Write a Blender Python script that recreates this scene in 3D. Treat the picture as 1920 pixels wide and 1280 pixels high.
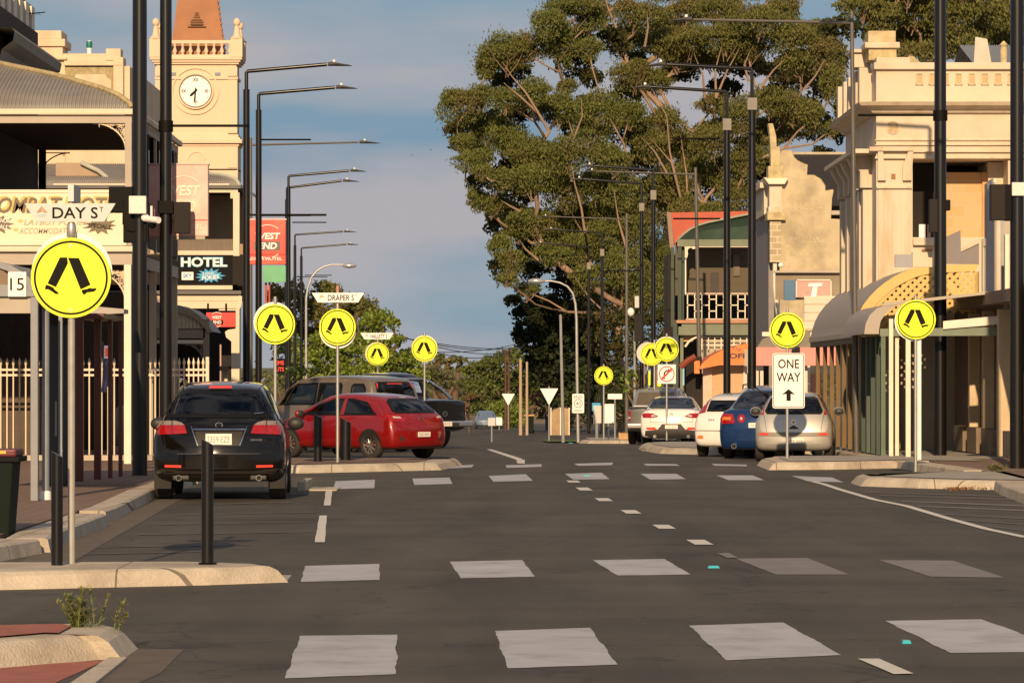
import bpy, bmesh, math, random
import numpy as np
from mathutils import Vector, Matrix
from mathutils.bvhtree import BVHTree
for o in list(bpy.data.objects): bpy.data.objects.remove(o)
SC = bpy.context.scene
COL = SC.collection
R = math.radians

# ---------------------------------------------------------------- camera
F = 7000.0            # focal length in photo pixels
EYE = 1.8
HY = 706.0            # row of the horizon
cam = bpy.data.cameras.new('camera'); camo = bpy.data.objects.new('camera', cam); COL.objects.link(camo)
cam.sensor_width = 36; cam.lens = F/1920*36; cam.shift_y = 66/1920; cam.shift_x = 0
cam.clip_start = 0.5; cam.clip_end = 20000
camo.location = (0, 0, EYE); camo.rotation_euler = (R(90), 0, 0)
SC.camera = camo
# ---------------------------------------------------------------- world, sun, exposure
SUN_EL, SUN_AZ = 22.0, 5.0      # the sun is low, behind the camera and a little to its left
w = bpy.data.worlds.new("World"); SC.world = w; w.use_nodes = True
nt = w.node_tree; N = nt.nodes; L = nt.links; N.clear()
out = N.new('ShaderNodeOutputWorld'); bg = N.new('ShaderNodeBackground')
sky = N.new('ShaderNodeTexSky'); sky.sky_type = 'NISHITA'; sky.sun_disc = False
sky.sun_elevation = R(SUN_EL); sky.sun_rotation = R(180+SUN_AZ); sky.air_density = 1.6; sky.dust_density = 1.5; sky.ozone_density = 1.5
tc = N.new('ShaderNodeTexCoord'); sep = N.new('ShaderNodeSeparateXYZ'); L.new(tc.outputs['Generated'], sep.inputs[0])
# thin warm evening cloud banks
mp = N.new('ShaderNodeMapping'); mp.inputs['Scale'].default_value = (1, 1, 3.6); mp.inputs['Location'].default_value = (0.36, 0.0, 0.12)
L.new(tc.outputs['Generated'], mp.inputs[0])
nz = N.new('ShaderNodeTexNoise'); nz.inputs['Scale'].default_value = 9.0; nz.inputs['Detail'].default_value = 7; nz.inputs['Roughness'].default_value = .45
L.new(mp.outputs[0], nz.inputs['Vector'])
cr = N.new('ShaderNodeValToRGB'); cr.color_ramp.elements[0].position = .40; cr.color_ramp.elements[1].position = .60
cr.color_ramp.elements[0].color = (0, 0, 0, 1); cr.color_ramp.elements[1].color = (1, 1, 1, 1)
L.new(nz.outputs['Fac'], cr.inputs[0])
tint = N.new('ShaderNodeMix'); tint.data_type = 'RGBA'; tint.blend_type = 'MULTIPLY'; tint.inputs[0].default_value = 1
L.new(sky.outputs[0], tint.inputs[6])
TINT = (.55, .62, .75, 1)
tint.inputs[7].default_value = TINT
mul = N.new('ShaderNodeMath'); mul.operation = 'MULTIPLY'; mul.inputs[1].default_value = .92; L.new(cr.outputs[0], mul.inputs[0])
cm = N.new('ShaderNodeMix'); cm.data_type = 'RGBA'; L.new(mul.outputs[0], cm.inputs[0]); L.new(tint.outputs[2], cm.inputs[6])
cm.inputs[7].default_value = (4.2, 3.7, 3.8, 1)
# the low band of sky the street looks into: slate blue with a greyer horizon, blended into the physical sky above
el = N.new('ShaderNodeMapRange'); el.inputs[1].default_value = -.01; el.inputs[2].default_value = .115; L.new(sep.outputs[2], el.inputs[0])
rmp = N.new('ShaderNodeValToRGB'); L.new(el.outputs[0], rmp.inputs[0]); E_ = rmp.color_ramp.elements
SKYS = 0.08
cols = [(0, (.20, .295, .38)), (.16, (.225, .315, .39)), (.28, (.255, .34, .40)), (.40, (.175, .285, .39)), (.52, (.17, .28, .385)), (.70, (.21, .315, .40)), (1, (.235, .335, .415))]
E_[0].position = 0; E_[1].position = 1
while len(E_) < len(cols): E_.new(.5)
for e_, (p_, c_) in zip(E_, cols): e_.position = p_; e_.color = (*c_, 1)
sc_ = N.new('ShaderNodeVectorMath'); sc_.operation = 'SCALE'; sc_.inputs['Scale'].default_value = 1/SKYS; L.new(rmp.outputs[0], sc_.inputs[0])
fall = N.new('ShaderNodeMapRange'); fall.inputs[1].default_value = .10; fall.inputs[2].default_value = .40; fall.inputs[3].default_value = 1; fall.inputs[4].default_value = 0; L.new(sep.outputs[2], fall.inputs[0])
lowm = N.new('ShaderNodeMix'); lowm.data_type = 'RGBA'; L.new(fall.outputs[0], lowm.inputs[0]); L.new(tint.outputs[2], lowm.inputs[6]); L.new(sc_.outputs[0], lowm.inputs[7])
L.new(lowm.outputs[2], cm.inputs[6]); cm.inputs[7].default_value = (.42/SKYS, .395/SKYS, .41/SKYS, 1)
L.new(cm.outputs[2], bg.inputs[0]); bg.inputs[1].default_value = SKYS
L.new(bg.outputs[0], out.inputs[0])
sl = bpy.data.lights.new('sun', 'SUN'); sl.energy = 5.0; sl.angle = R(0.5); sl.color = (1.0, .705, .42)
so = bpy.data.objects.new('sun', sl); COL.objects.link(so)
d = Vector((math.sin(R(SUN_AZ))*math.cos(R(SUN_EL)), math.cos(R(SUN_AZ))*math.cos(R(SUN_EL)), -math.sin(R(SUN_EL))))
so.rotation_euler = d.to_track_quat('-Z', 'Y').to_euler(); so.location = (-20, -60, 60)
SC.view_settings.view_transform = 'Standard'; SC.view_settings.look = 'None'; SC.view_settings.gamma = 1; SC.view_settings.exposure = 0.12
SC.render.engine = 'CYCLES'; SC.cycles.max_bounces = 6

# ---------------------------------------------------------------- coordinates read off the photograph
def gz(Y): return float(np.interp(Y, [0, 77, 95, 117, 146, 200, 300, 400, 600, 1500, 6000], [0, 0, -.1, -.3, -.74, -1.3, -2.4, -3.3, -5, -8, -8]))
def XX(px, s): return (px-960)/s
def ZZ(py, s): return EYE-(py-HY)/s
def YY(s): return F/s
def W(px, py, s): return Vector(((px-960)/s, F/s, EYE-(py-HY)/s))
def G(px, py, z=0.0):          # point of the flat near ground under a pixel
    s = (py-HY)/(EYE-z); return Vector(((px-960)/s, F/s, z))

# ---------------------------------------------------------------- materials
MC = {}
def mat(name, col, rough=.6, metal=0, var=.12, scale=3.0, bump=0, bscale=40, coat=0, spec=.5, tintcol=None, tfac=.5, tscale=1.0, stretch=None):
    if name in MC: return MC[name]
    m = bpy.data.materials.new(name); m.use_nodes = True; t = m.node_tree; n = t.nodes; l = t.links
    b = n['Principled BSDF']; b.inputs['Roughness'].default_value = rough; b.inputs['Metallic'].default_value = metal
    b.inputs['Specular IOR Level'].default_value = spec; b.inputs['Coat Weight'].default_value = coat
    if coat: b.inputs['Coat Roughness'].default_value = .03
    c = n.new('ShaderNodeTexCoord'); vec = c.outputs['Object']
    if stretch:
        mpp = n.new('ShaderNodeMapping'); mpp.inputs['Scale'].default_value = stretch; l.new(vec, mpp.inputs[0]); vec = mpp.outputs[0]
    nn = n.new('ShaderNodeTexNoise'); nn.inputs['Scale'].default_value = scale; nn.inputs['Detail'].default_value = 6; nn.inputs['Roughness'].default_value = .6
    l.new(vec, nn.inputs['Vector'])
    mr = n.new('ShaderNodeMapRange'); mr.inputs[1].default_value = .3; mr.inputs[2].default_value = .7
    mr.inputs[3].default_value = 1-var; mr.inputs[4].default_value = 1+var; l.new(nn.outputs['Fac'], mr.inputs[0])
    vm = n.new('ShaderNodeVectorMath'); vm.operation = 'SCALE'; vm.inputs[0].default_value = col[:3]; l.new(mr.outputs[0], vm.inputs['Scale'])
    src = vm.outputs[0]
    if tintcol:
        n2 = n.new('ShaderNodeTexNoise'); n2.inputs['Scale'].default_value = tscale; n2.inputs['Detail'].default_value = 8; n2.inputs['Roughness'].default_value = .65
        l.new(vec, n2.inputs['Vector'])
        m2 = n.new('ShaderNodeMapRange'); m2.inputs[1].default_value = .48; m2.inputs[2].default_value = .68; m2.inputs[4].default_value = tfac; l.new(n2.outputs['Fac'], m2.inputs[0])
        mx = n.new('ShaderNodeMix'); mx.data_type = 'RGBA'; l.new(m2.outputs[0], mx.inputs[0]); l.new(src, mx.inputs[6]); mx.inputs[7].default_value = (*tintcol, 1); src = mx.outputs[2]
    l.new(src, b.inputs['Base Color'])
    if bump:
        nb = n.new('ShaderNodeTexNoise'); nb.inputs['Scale'].default_value = bscale; nb.inputs['Detail'].default_value = 5; l.new(c.outputs['Object'], nb.inputs['Vector'])
        bp = n.new('ShaderNodeBump'); bp.inputs['Strength'].default_value = bump; bp.inputs['Distance'].default_value = .02; l.new(nb.outputs['Fac'], bp.inputs['Height']); l.new(bp.outputs[0], b.inputs['Normal'])
    MC[name] = m; return m
def leafmat(name, c1, c2, c3=None, rough=.6, trans=.35):
    if name in MC: return MC[name]
    m = bpy.data.materials.new(name); m.use_nodes = True; t = m.node_tree; n = t.nodes; l = t.links
    b = n['Principled BSDF']; b.inputs['Roughness'].default_value = rough; b.inputs['Specular IOR Level'].default_value = .35
    g = n.new('ShaderNodeNewGeometry'); r = n.new('ShaderNodeValToRGB'); l.new(g.outputs['Random Per Island'], r.inputs[0])
    r.color_ramp.elements[0].color = (*c1, 1); r.color_ramp.elements[1].color = (*c2, 1)
    src = r.outputs[0]
    if c3:
        c = n.new('ShaderNodeTexCoord'); nn = n.new('ShaderNodeTexNoise'); nn.inputs['Scale'].default_value = .45; nn.inputs['Detail'].default_value = 4; l.new(c.outputs['Object'], nn.inputs['Vector'])
        m2 = n.new('ShaderNodeMapRange'); m2.inputs[1].default_value = .52; m2.inputs[2].default_value = .72; m2.inputs[4].default_value = .6; l.new(nn.outputs['Fac'], m2.inputs[0])
        mx = n.new('ShaderNodeMix'); mx.data_type = 'RGBA'; l.new(m2.outputs[0], mx.inputs[0]); l.new(src, mx.inputs[6]); mx.inputs[7].default_value = (*c3, 1); src = mx.outputs[2]
    l.new(src, b.inputs['Base Color'])
    tr = n.new('ShaderNodeBsdfTranslucent'); l.new(src, tr.inputs[0]); ms = n.new('ShaderNodeMixShader'); ms.inputs[0].default_value = trans
    l.new(b.outputs[0], ms.inputs[1]); l.new(tr.outputs[0], ms.inputs[2]); l.new(ms.outputs[0], n['Material Output'].inputs[0])
    MC[name] = m; return m
def brickmat(name, c1, c2, mortar, sc=1.0, axis='XZ', rough=.85, bw=.5, rh=.25):
    if name in MC: return MC[name]
    m = bpy.data.materials.new(name); m.use_nodes = True; t = m.node_tree; n = t.nodes; l = t.links
    b = n['Principled BSDF']; b.inputs['Roughness'].default_value = rough
    c = n.new('ShaderNodeTexCoord'); s = n.new('ShaderNodeSeparateXYZ'); cb = n.new('ShaderNodeCombineXYZ'); l.new(c.outputs['Object'], s.inputs[0])
    l.new(s.outputs[axis[0]], cb.inputs[0]); l.new(s.outputs[axis[1]], cb.inputs[1])
    k = n.new('ShaderNodeTexBrick'); k.inputs['Scale'].default_value = sc; k.inputs['Color1'].default_value = (*c1, 1); k.inputs['Color2'].default_value = (*c2, 1)
    k.inputs['Mortar'].default_value = (*mortar, 1); k.inputs['Mortar Size'].default_value = .02; k.inputs['Brick Width'].default_value = bw; k.inputs['Row Height'].default_value = rh
    l.new(cb.outputs[0], k.inputs[0]); l.new(k.outputs[0], b.inputs['Base Color'])
    bp = n.new('ShaderNodeBump'); bp.inputs['Strength'].default_value = .4; bp.inputs['Distance'].default_value = .02; bp.invert = True; l.new(k.outputs['Fac'], bp.inputs['Height']); l.new(bp.outputs[0], b.inputs['Normal'])
    MC[name] = m; return m

BLACK = mat('black_powdercoat', (.0055, .0052, .005), .30, 0, .15, 2, spec=.5)
BLACKM = mat('black_matt', (.006, .0055, .005), .6, 0, .1, spec=.10)
GALV = mat('galvanised_steel', (.42, .42, .40), .42, .55, .12, 6)
GALVP = mat('grey_painted_steel', (.21, .225, .24), .5, .1, .1, 4)
WHITE = mat('white_paint', (.74, .74, .70), .45, 0, .04)
CREAM = mat('cream_paint', (.66, .56, .41), .6, 0, .06, 2)
CREAM2 = mat('cream_trim', (.72, .65, .50), .55, 0, .06, 2)
TIMBERG = mat('taupe_paint', (.40, .35, .28), .6, 0, .08, 2)
YELLOW = mat('fluorescent_yellow', (.76, .85, .015), .38, 0, .06, 1.5, spec=.4)
SIGNW = mat('sign_white', (.80, .80, .76), .4, 0, .03)
SIGNK = mat('sign_black', (.014, .013, .011), .8, 0, .05, spec=.1)
SIGNBK = mat('sign_back_aluminium', (.40, .40, .40), .45, .4, .06)
RED = mat('sign_red', (.62, .025, .02), .4, 0, .05)
REDS = mat('sign_red_faded', (.70, .07, .05), .35, 0, .1, 1.5, tintcol=(.75, .22, .15), tfac=.8, tscale=.5)
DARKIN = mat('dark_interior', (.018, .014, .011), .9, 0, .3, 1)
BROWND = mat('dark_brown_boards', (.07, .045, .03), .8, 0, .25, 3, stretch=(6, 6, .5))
GLASSD = mat('window_glass', (.012, .014, .016), .06, 0, .0, spec=.8)

# ---------------------------------------------------------------- objects
def tag(o, label=None, cat=None, group=None, kind=None):
    if label: o['label'] = label
    if cat: o['category'] = cat
    if group: o['group'] = group
    if kind: o['kind'] = kind
    return o
def thing(name, loc, label, cat, group=None, rz=0, kind=None):
    o = bpy.data.objects.new(name, None); COL.objects.link(o); o.location = loc; o.rotation_euler = (0, 0, rz); o.empty_display_size = .2
    return tag(o, label, cat, group, kind)
class MB:
    def __init__(s): s.v = []; s.f = []; s.sm = False
    def add(s, vs, fs):
        k = len(s.v); s.v += [tuple(p) for p in vs]; s.f += [tuple(i+k for i in f) for f in fs]; return s
    def box(s, x0, x1, y0, y1, z0, z1):
        if x0 > x1: x0, x1 = x1, x0
        if y0 > y1: y0, y1 = y1, y0
        if z0 > z1: z0, z1 = z1, z0
        return s.add([(x0,y0,z0),(x1,y0,z0),(x1,y1,z0),(x0,y1,z0),(x0,y0,z1),(x1,y0,z1),(x1,y1,z1),(x0,y1,z1)],
                     [(0,3,2,1),(4,5,6,7),(0,1,5,4),(1,2,6,5),(2,3,7,6),(3,0,4,7)])
    def prism(s, pts, y0, y1):       # pts in (x,z), extruded along y
        n = len(pts)
        a = sum(pts[i][0]*pts[(i+1) % n][1]-pts[(i+1) % n][0]*pts[i][1] for i in range(n))
        if a < 0: pts = pts[::-1]
        vs = [(x, y0, z) for x, z in pts]+[(x, y1, z) for x, z in pts]
        return s.add(vs, [tuple(range(n)), tuple(range(2*n-1, n-1, -1))]+[(i, i+n, (i+1) % n+n, (i+1) % n) for i in range(n)])
    def slab(s, pts, z0, z1):        # pts in (x,y)
        n = len(pts)
        a = sum(pts[i][0]*pts[(i+1) % n][1]-pts[(i+1) % n][0]*pts[i][1] for i in range(n))
        if a < 0: pts = pts[::-1]
        vs = [(x, y, z0) for x, y in pts]+[(x, y, z1) for x, y in pts]
        return s.add(vs, [tuple(range(n-1, -1, -1)), tuple(range(n, 2*n))]+[(i, (i+1) % n, (i+1) % n+n, i+n) for i in range(n)])
    def sideprism(s, pts, x0, x1):   # pts in (y,z), extruded along x
        n = len(pts)
        vs = [(x0, y, z) for y, z in pts]+[(x1, y, z) for y, z in pts]
        return s.add(vs, [tuple(range(n)), tuple(range(2*n-1, n-1, -1))]+[(i, i+n, (i+1) % n+n, (i+1) % n) for i in range(n)])
    def tube(s, pts, r, n=12, caps=True):
        pts = [Vector(p) for p in pts]; m = len(pts); rs = r if isinstance(r, (list, tuple)) else [r]*m
        k = len(s.v); up = None
        for i, p in enumerate(pts):
            t = (pts[min(i+1, m-1)]-pts[max(i-1, 0)]).normalized()
            if up is None: up = Vector((0, 1, 0)) if abs(t.y) < .9 else Vector((1, 0, 0))
            a = t.cross(up).normalized(); b = a.cross(t).normalized(); up = b
            for j in range(n):
                q = 2*math.pi*j/n; s.v.append(tuple(p+(a*math.cos(q)+b*math.sin(q))*rs[i]))
        for i in range(m-1):
            for j in range(n): s.f.append((k+i*n+j, k+i*n+(j+1) % n, k+(i+1)*n+(j+1) % n, k+(i+1)*n+j))
        if caps: s.f.append(tuple(k+j for j in range(n))[::-1]); s.f.append(tuple(k+(m-1)*n+j for j in range(n)))
        return s
    def lathe(s, prof, c=(0, 0, 0), n=16):   # prof (r,z)
        k = len(s.v); m = len(prof)
        for r_, z in prof:
            for j in range(n):
                q = 2*math.pi*j/n; s.v.append((c[0]+r_*math.cos(q), c[1]+r_*math.sin(q), c[2]+z))
        for i in range(m-1):
            for j in range(n): s.f.append((k+i*n+j, k+i*n+(j+1) % n, k+(i+1)*n+(j+1) % n, k+(i+1)*n+j))
        s.f.append(tuple(k+j for j in range(n))[::-1]); s.f.append(tuple(k+(m-1)*n+j for j in range(n)))
        return s
    def disc(s, cx, cz, r, y0, y1, n=48):
        return s.prism([(cx+r*math.cos(2*math.pi*i/n), cz+r*math.sin(2*math.pi*i/n)) for i in range(n)], y0, y1)
    def ring(s, cx, cz, r0, r1, y0, y1, n=48, a0=0, a1=2*math.pi):
        full = abs(a1-a0-2*math.pi) < 1e-6; m = n if full else n+1; k = len(s.v)
        for i in range(m):
            q = a0+(a1-a0)*i/n; c, d_ = math.cos(q), math.sin(q)
            s.v += [(cx+r0*c, y0, cz+r0*d_), (cx+r1*c, y0, cz+r1*d_), (cx+r1*c, y1, cz+r1*d_), (cx+r0*c, y1, cz+r0*d_)]
        for i in range(n):
            a, b = k+4*i, k+4*((i+1) % m)
            for q in range(4): s.f.append((a+q, b+q, b+(q+1) % 4, a+(q+1) % 4))
        if not full: s.f.append((k, k+1, k+2, k+3)); e = k+4*n; s.f.append((e+3, e+2, e+1, e))
        return s
    def grid(s, P):                  # P[i][j] points
        k = len(s.v); a, b = len(P), len(P[0])
        for row in P:
            for p in row: s.v.append(tuple(p))
        for i in range(a-1):
            for j in range(b-1): s.f.append((k+i*b+j, k+(i+1)*b+j, k+(i+1)*b+j+1, k+i*b+j+1))
        return s
    def sphere(s, c, rx, ry=None, rz=None, n=14, m=9):
        ry = ry or rx; rz = rz or rx
        k = len(s.v)
        for i in range(m+1):
            t = math.pi*i/m
            for j in range(n):
                q = 2*math.pi*j/n; s.v.append((c[0]+rx*math.sin(t)*math.cos(q), c[1]+ry*math.sin(t)*math.sin(q), c[2]-rz*math.cos(t)))
        for i in range(m):
            for j in range(n): s.f.append((k+i*n+j, k+i*n+(j+1) % n, k+(i+1)*n+(j+1) % n, k+(i+1)*n+j))
        return s
    def build(s, name, m, parent=None, smooth=None, bevel=0, world=True, label=None):
        off = Vector((0, 0, 0))
        if parent is not None and world:
            off = parent.location.copy()
            if parent.parent is not None: off = Vector((0, 0, 0)) ; q = parent
            if parent.parent is not None:
                while q is not None: off = off+q.location; q = q.parent
        me = bpy.data.meshes.new(name); me.from_pydata([(a-off.x, b-off.y, c-off.z) for a, b, c in s.v], [], s.f)
        bm = bmesh.new(); bm.from_mesh(me); bmesh.ops.remove_doubles(bm, verts=bm.verts, dist=1e-6)
        if bevel: bmesh.ops.bevel(bm, geom=[e for e in bm.edges if len(e.link_faces) == 2 and e.calc_face_angle(0) > .5], offset=bevel, segments=2, affect='EDGES', profile=.6, clamp_overlap=True)
        bmesh.ops.recalc_face_normals(bm, faces=bm.faces)
        bm.to_mesh(me); bm.free(); me.materials.append(m)
        if smooth is not None:
            me.shade_smooth(); me.set_sharp_from_angle(angle=R(smooth))
        o = bpy.data.objects.new(name, me); COL.objects.link(o)
        if parent is not None: o.parent = parent
        if label: o['label'] = label
        return o
def solo(name, mb, m, label, cat, group=None, **k):        # a thing that is one mesh, origin at its centre base
    xs = [p[0] for p in mb.v]; ys = [p[1] for p in mb.v]; zs = [p[2] for p in mb.v]
    c = Vector(((min(xs)+max(xs))/2, (min(ys)+max(ys))/2, min(zs)))
    mb.v = [(a-c.x, b-c.y, d_-c.z) for a, b, d_ in mb.v]
    o = mb.build(name, m, **k); o.location = c; return tag(o, label, cat, group)
def struct(name, mb, m, **k):
    o = mb.build(name, m, **k); o['kind'] = 'structure'; return o
_tc = {}
def textmb(s, cx, cz, h, y0, width=None, depth=.004, bold=0, shear=0, align='CENTER', mb=None, spacing=1, rot=0, side=None):
    """flat letters facing -y, capital height h, centred on (cx,cz)"""
    key = (s, bold, shear, spacing)
    if key not in _tc:
        cu = bpy.data.curves.new('t', 'FONT'); cu.body = s; cu.offset = bold; cu.shear = shear; cu.space_character = spacing; cu.size = 1; cu.resolution_u = 3
        ob = bpy.data.objects.new('t', cu); COL.objects.link(ob); dg = bpy.context.evaluated_depsgraph_get(); me = ob.evaluated_get(dg).to_mesh()
        vs = [tuple(v.co) for v in me.vertices]; fs = [tuple(p.vertices) for p in me.polygons]
        ob.evaluated_get(dg).to_mesh_clear(); bpy.data.objects.remove(ob); bpy.data.curves.remove(cu); _tc[key] = (vs, fs)
    vs, fs = _tc[key]
    x0, x1 = min(v[0] for v in vs), max(v[0] for v in vs); z0, z1 = min(v[1] for v in vs), max(v[1] for v in vs)
    kz = h/(z1-z0); kx = kz if width is None else width/(x1-x0); c, d_ = math.cos(rot), math.sin(rot)
    mb = mb or MB(); pts = []
    for v in vs:
        a, b = (v[0]-(x0+x1)/2)*kx, (v[1]-(z0+z1)/2)*kz
        a, b = a*c-b*d_, a*d_+b*c
        if side is None: pts.append((cx+a, y0, cz+b))
        elif side == '-x': pts.append((y0, cx-a, cz+b))
        elif side == '+x': pts.append((y0, cx+a, cz+b))
    mb.add(pts, fs); return mb
def copy_tree(o, parent=None):
    c = o.copy(); COL.objects.link(c)
    if parent is not None: c.parent = parent
    for ch in list(o.children): copy_tree(ch, c)
    return c
# ================================================================ ground, road, kerbs
def asphalt(name, base, var, wet=False):
    m = bpy.data.materials.new(name); m.use_nodes = True; t = m.node_tree; n = t.nodes; l = t.links; b = n['Principled BSDF']
    c = n.new('ShaderNodeTexCoord')
    mp_ = n.new('ShaderNodeMapping'); mp_.inputs['Scale'].default_value = (1.0, .22, 1); l.new(c.outputs['Object'], mp_.inputs[0])
    n1 = n.new('ShaderNodeTexNoise'); n1.inputs['Scale'].default_value = .8; n1.inputs['Detail'].default_value = 8; n1.inputs['Roughness'].default_value = .6; l.new(mp_.outputs[0], n1.inputs['Vector'])
    n2 = n.new('ShaderNodeTexNoise'); n2.inputs['Scale'].default_value = 60; n2.inputs['Detail'].default_value = 3; l.new(c.outputs['Object'], n2.inputs['Vector'])
    ml = n.new('ShaderNodeMath'); ml.operation = 'MULTIPLY_ADD'; ml.inputs[1].default_value = .35; l.new(n2.outputs['Fac'], ml.inputs[0]); l.new(n1.outputs['Fac'], ml.inputs[2])
    r = n.new('ShaderNodeValToRGB'); r.color_ramp.elements[0].position = .5; r.color_ramp.elements[1].position = .85
    r.color_ramp.elements[0].color = (*[v*(1-var) for v in base], 1); r.color_ramp.elements[1].color = (*[v*(1+var) for v in base], 1); l.new(ml.outputs[0], r.inputs[0])
    # scattered pale stones in the seal
    vo = n.new('ShaderNodeTexVoronoi'); vo.inputs['Scale'].default_value = 5.5; l.new(c.outputs['Object'], vo.inputs['Vector'])
    lt = n.new('ShaderNodeMath'); lt.operation = 'LESS_THAN'; lt.inputs[1].default_value = .045; l.new(vo.outputs['Distance'], lt.inputs[0])
    n3 = n.new('ShaderNodeTexNoise'); n3.inputs['Scale'].default_value = .35; l.new(c.outputs['Object'], n3.inputs['Vector'])
    g3 = n.new('ShaderNodeMath'); g3.operation = 'GREATER_THAN'; g3.inputs[1].default_value = .53; l.new(n3.outputs['Fac'], g3.inputs[0])
    m3 = n.new('ShaderNodeMath'); m3.operation = 'MULTIPLY'; l.new(lt.outputs[0], m3.inputs[0]); l.new(g3.outputs[0], m3.inputs[1])
    mx = n.new('ShaderNodeMix'); mx.data_type = 'RGBA'; l.new(m3.outputs[0], mx.inputs[0]); l.new(r.outputs[0], mx.inputs[6]); mx.inputs[7].default_value = (.42, .36, .28, 1)
    # polished wheel tracks and oil drips running along the street, older patches, fine cracks
    mt = n.new('ShaderNodeMapping'); mt.inputs['Scale'].default_value = (.9, .02, 1); l.new(c.outputs['Object'], mt.inputs[0])
    nt_ = n.new('ShaderNodeTexNoise'); nt_.inputs['Scale'].default_value = 1.0; nt_.inputs['Detail'].default_value = 3; l.new(mt.outputs[0], nt_.inputs['Vector'])
    mt2 = n.new('ShaderNodeMapping'); mt2.inputs['Scale'].default_value = (.10, .8, 1); l.new(c.outputs['Object'], mt2.inputs[0])
    nt2 = n.new('ShaderNodeTexNoise'); nt2.inputs['Scale'].default_value = .9; nt2.inputs['Detail'].default_value = 6; l.new(mt2.outputs[0], nt2.inputs['Vector'])
    ad = n.new('ShaderNodeMath'); ad.operation = 'ADD'; l.new(nt_.outputs['Fac'], ad.inputs[0]); l.new(nt2.outputs['Fac'], ad.inputs[1])
    mr_ = n.new('ShaderNodeMapRange'); mr_.inputs[1].default_value = .75; mr_.inputs[2].default_value = 1.25; mr_.inputs[3].default_value = .78; mr_.inputs[4].default_value = 1.24; l.new(ad.outputs[0], mr_.inputs[0])
    vc = n.new('ShaderNodeTexVoronoi'); vc.feature = 'DISTANCE_TO_EDGE'; vc.inputs['Scale'].default_value = .33; 
    nw = n.new('ShaderNodeTexNoise'); nw.inputs['Scale'].default_value = 1.5; nw.inputs['Detail'].default_value = 5; l.new(c.outputs['Object'], nw.inputs['Vector'])
    av = n.new('ShaderNodeVectorMath'); av.operation = 'MULTIPLY_ADD'; l.new(nw.outputs['Color'], av.inputs[0]); av.inputs[1].default_value = (1.6, 1.6, 0); l.new(c.outputs['Object'], av.inputs[2]); l.new(av.outputs[0], vc.inputs['Vector'])
    ck_ = n.new('ShaderNodeMapRange'); ck_.inputs[1].default_value = .0; ck_.inputs[2].default_value = .012; ck_.inputs[3].default_value = .55; ck_.inputs[4].default_value = 1; l.new(vc.outputs['Distance'], ck_.inputs[0])
    gt_ = n.new('ShaderNodeMath'); gt_.operation = 'MULTIPLY'; l.new(mr_.outputs[0], gt_.inputs[0]); l.new(ck_.outputs[0], gt_.inputs[1])
    sv = n.new('ShaderNodeVectorMath'); sv.operation = 'SCALE'; l.new(mx.outputs[2], sv.inputs[0]); l.new(gt_.outputs[0], sv.inputs['Scale'])
    l.new(sv.outputs[0], b.inputs['Base Color']); b.inputs['Roughness'].default_value = .80; b.inputs['Specular IOR Level'].default_value = .35
    bp = n.new('ShaderNodeBump'); bp.inputs['Strength'].default_value = .35; bp.inputs['Distance'].default_value = .006; l.new(n2.outputs['Fac'], bp.inputs['Height']); l.new(bp.outputs[0], b.inputs['Normal'])
    MC[name] = m; return m
ASPH = asphalt('asphalt', (.067, .060, .046), .24)
CONC = mat('kerb_concrete', (.48, .42, .33), .85, 0, .14, 4, .6, 45, tintcol=(.26, .21, .15), tfac=.65, tscale=1.3)
CONCG = mat('grey_concrete', (.34, .32, .28), .85, 0, .12, 2.5, .3, 60, tintcol=(.24, .21, .17), tfac=.4, tscale=1.6)
t_ = CONC.node_tree; n_ = t_.nodes; l_ = t_.links; bs = n_['Principled BSDF']; src_ = bs.inputs['Base Color'].links[0].from_socket
tcn = n_.new('ShaderNodeTexCoord'); sp_ = n_.new('ShaderNodeSeparateXYZ'); l_.new(tcn.outputs['Object'], sp_.inputs[0]); js = []
for ax, per in (('X', 1.7), ('Y', 2.3)):      # sawn joints between kerb lengths
    a_ = n_.new('ShaderNodeMath'); a_.operation = 'MULTIPLY'; a_.inputs[1].default_value = 1/per; l_.new(sp_.outputs[ax], a_.inputs[0])
    b_ = n_.new('ShaderNodeMath'); b_.operation = 'FRACT'; l_.new(a_.outputs[0], b_.inputs[0]); c_ = n_.new('ShaderNodeMath'); c_.operation = 'LESS_THAN'; c_.inputs[1].default_value = .010; l_.new(b_.outputs[0], c_.inputs[0]); js.append(c_)
mxj = n_.new('ShaderNodeMath'); mxj.operation = 'MAXIMUM'; l_.new(js[0].outputs[0], mxj.inputs[0]); l_.new(js[1].outputs[0], mxj.inputs[1])
mj = n_.new('ShaderNodeMath'); mj.operation = 'MULTIPLY'; mj.inputs[1].default_value = .75; l_.new(mxj.outputs[0], mj.inputs[0])
cmx = n_.new('ShaderNodeMix'); cmx.data_type = 'RGBA'; l_.new(mj.outputs[0], cmx.inputs[0]); l_.new(src_, cmx.inputs[6]); cmx.inputs[7].default_value = (.07, .055, .04, 1); l_.new(cmx.outputs[2], bs.inputs['Base Color'])
PAVER = brickmat('red_pavers', (.20, .12, .085), (.15, .095, .07), (.22, .17, .12), 1.0, 'XY', bw=.46, rh=.23)
PAVR = mat('red_infill', (.33, .11, .075), .85, 0, .18, 4, .3, 50)
DIRT = mat('dry_ground', (.20, .15, .09), .95, 0, .25, .5, .3, 10, tintcol=(.12, .13, .05), tfac=.7, tscale=.08)
MARK = mat('worn_white_marking', (.43, .435, .45), .6, 0, .10, 1.2, .15, 60, tintcol=(.20, .185, .17), tfac=.5, tscale=2.2)
MARKW = mat('pale_line_marking', (.62, .59, .52), .6, 0, .08, 6)
MARKF = mat('faded_marking', (.19, .18, .17), .75, 0, .15, 3)
MARKF2 = mat('ghost_marking', (.125, .11, .10), .8, 0, .2, 3)
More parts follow.
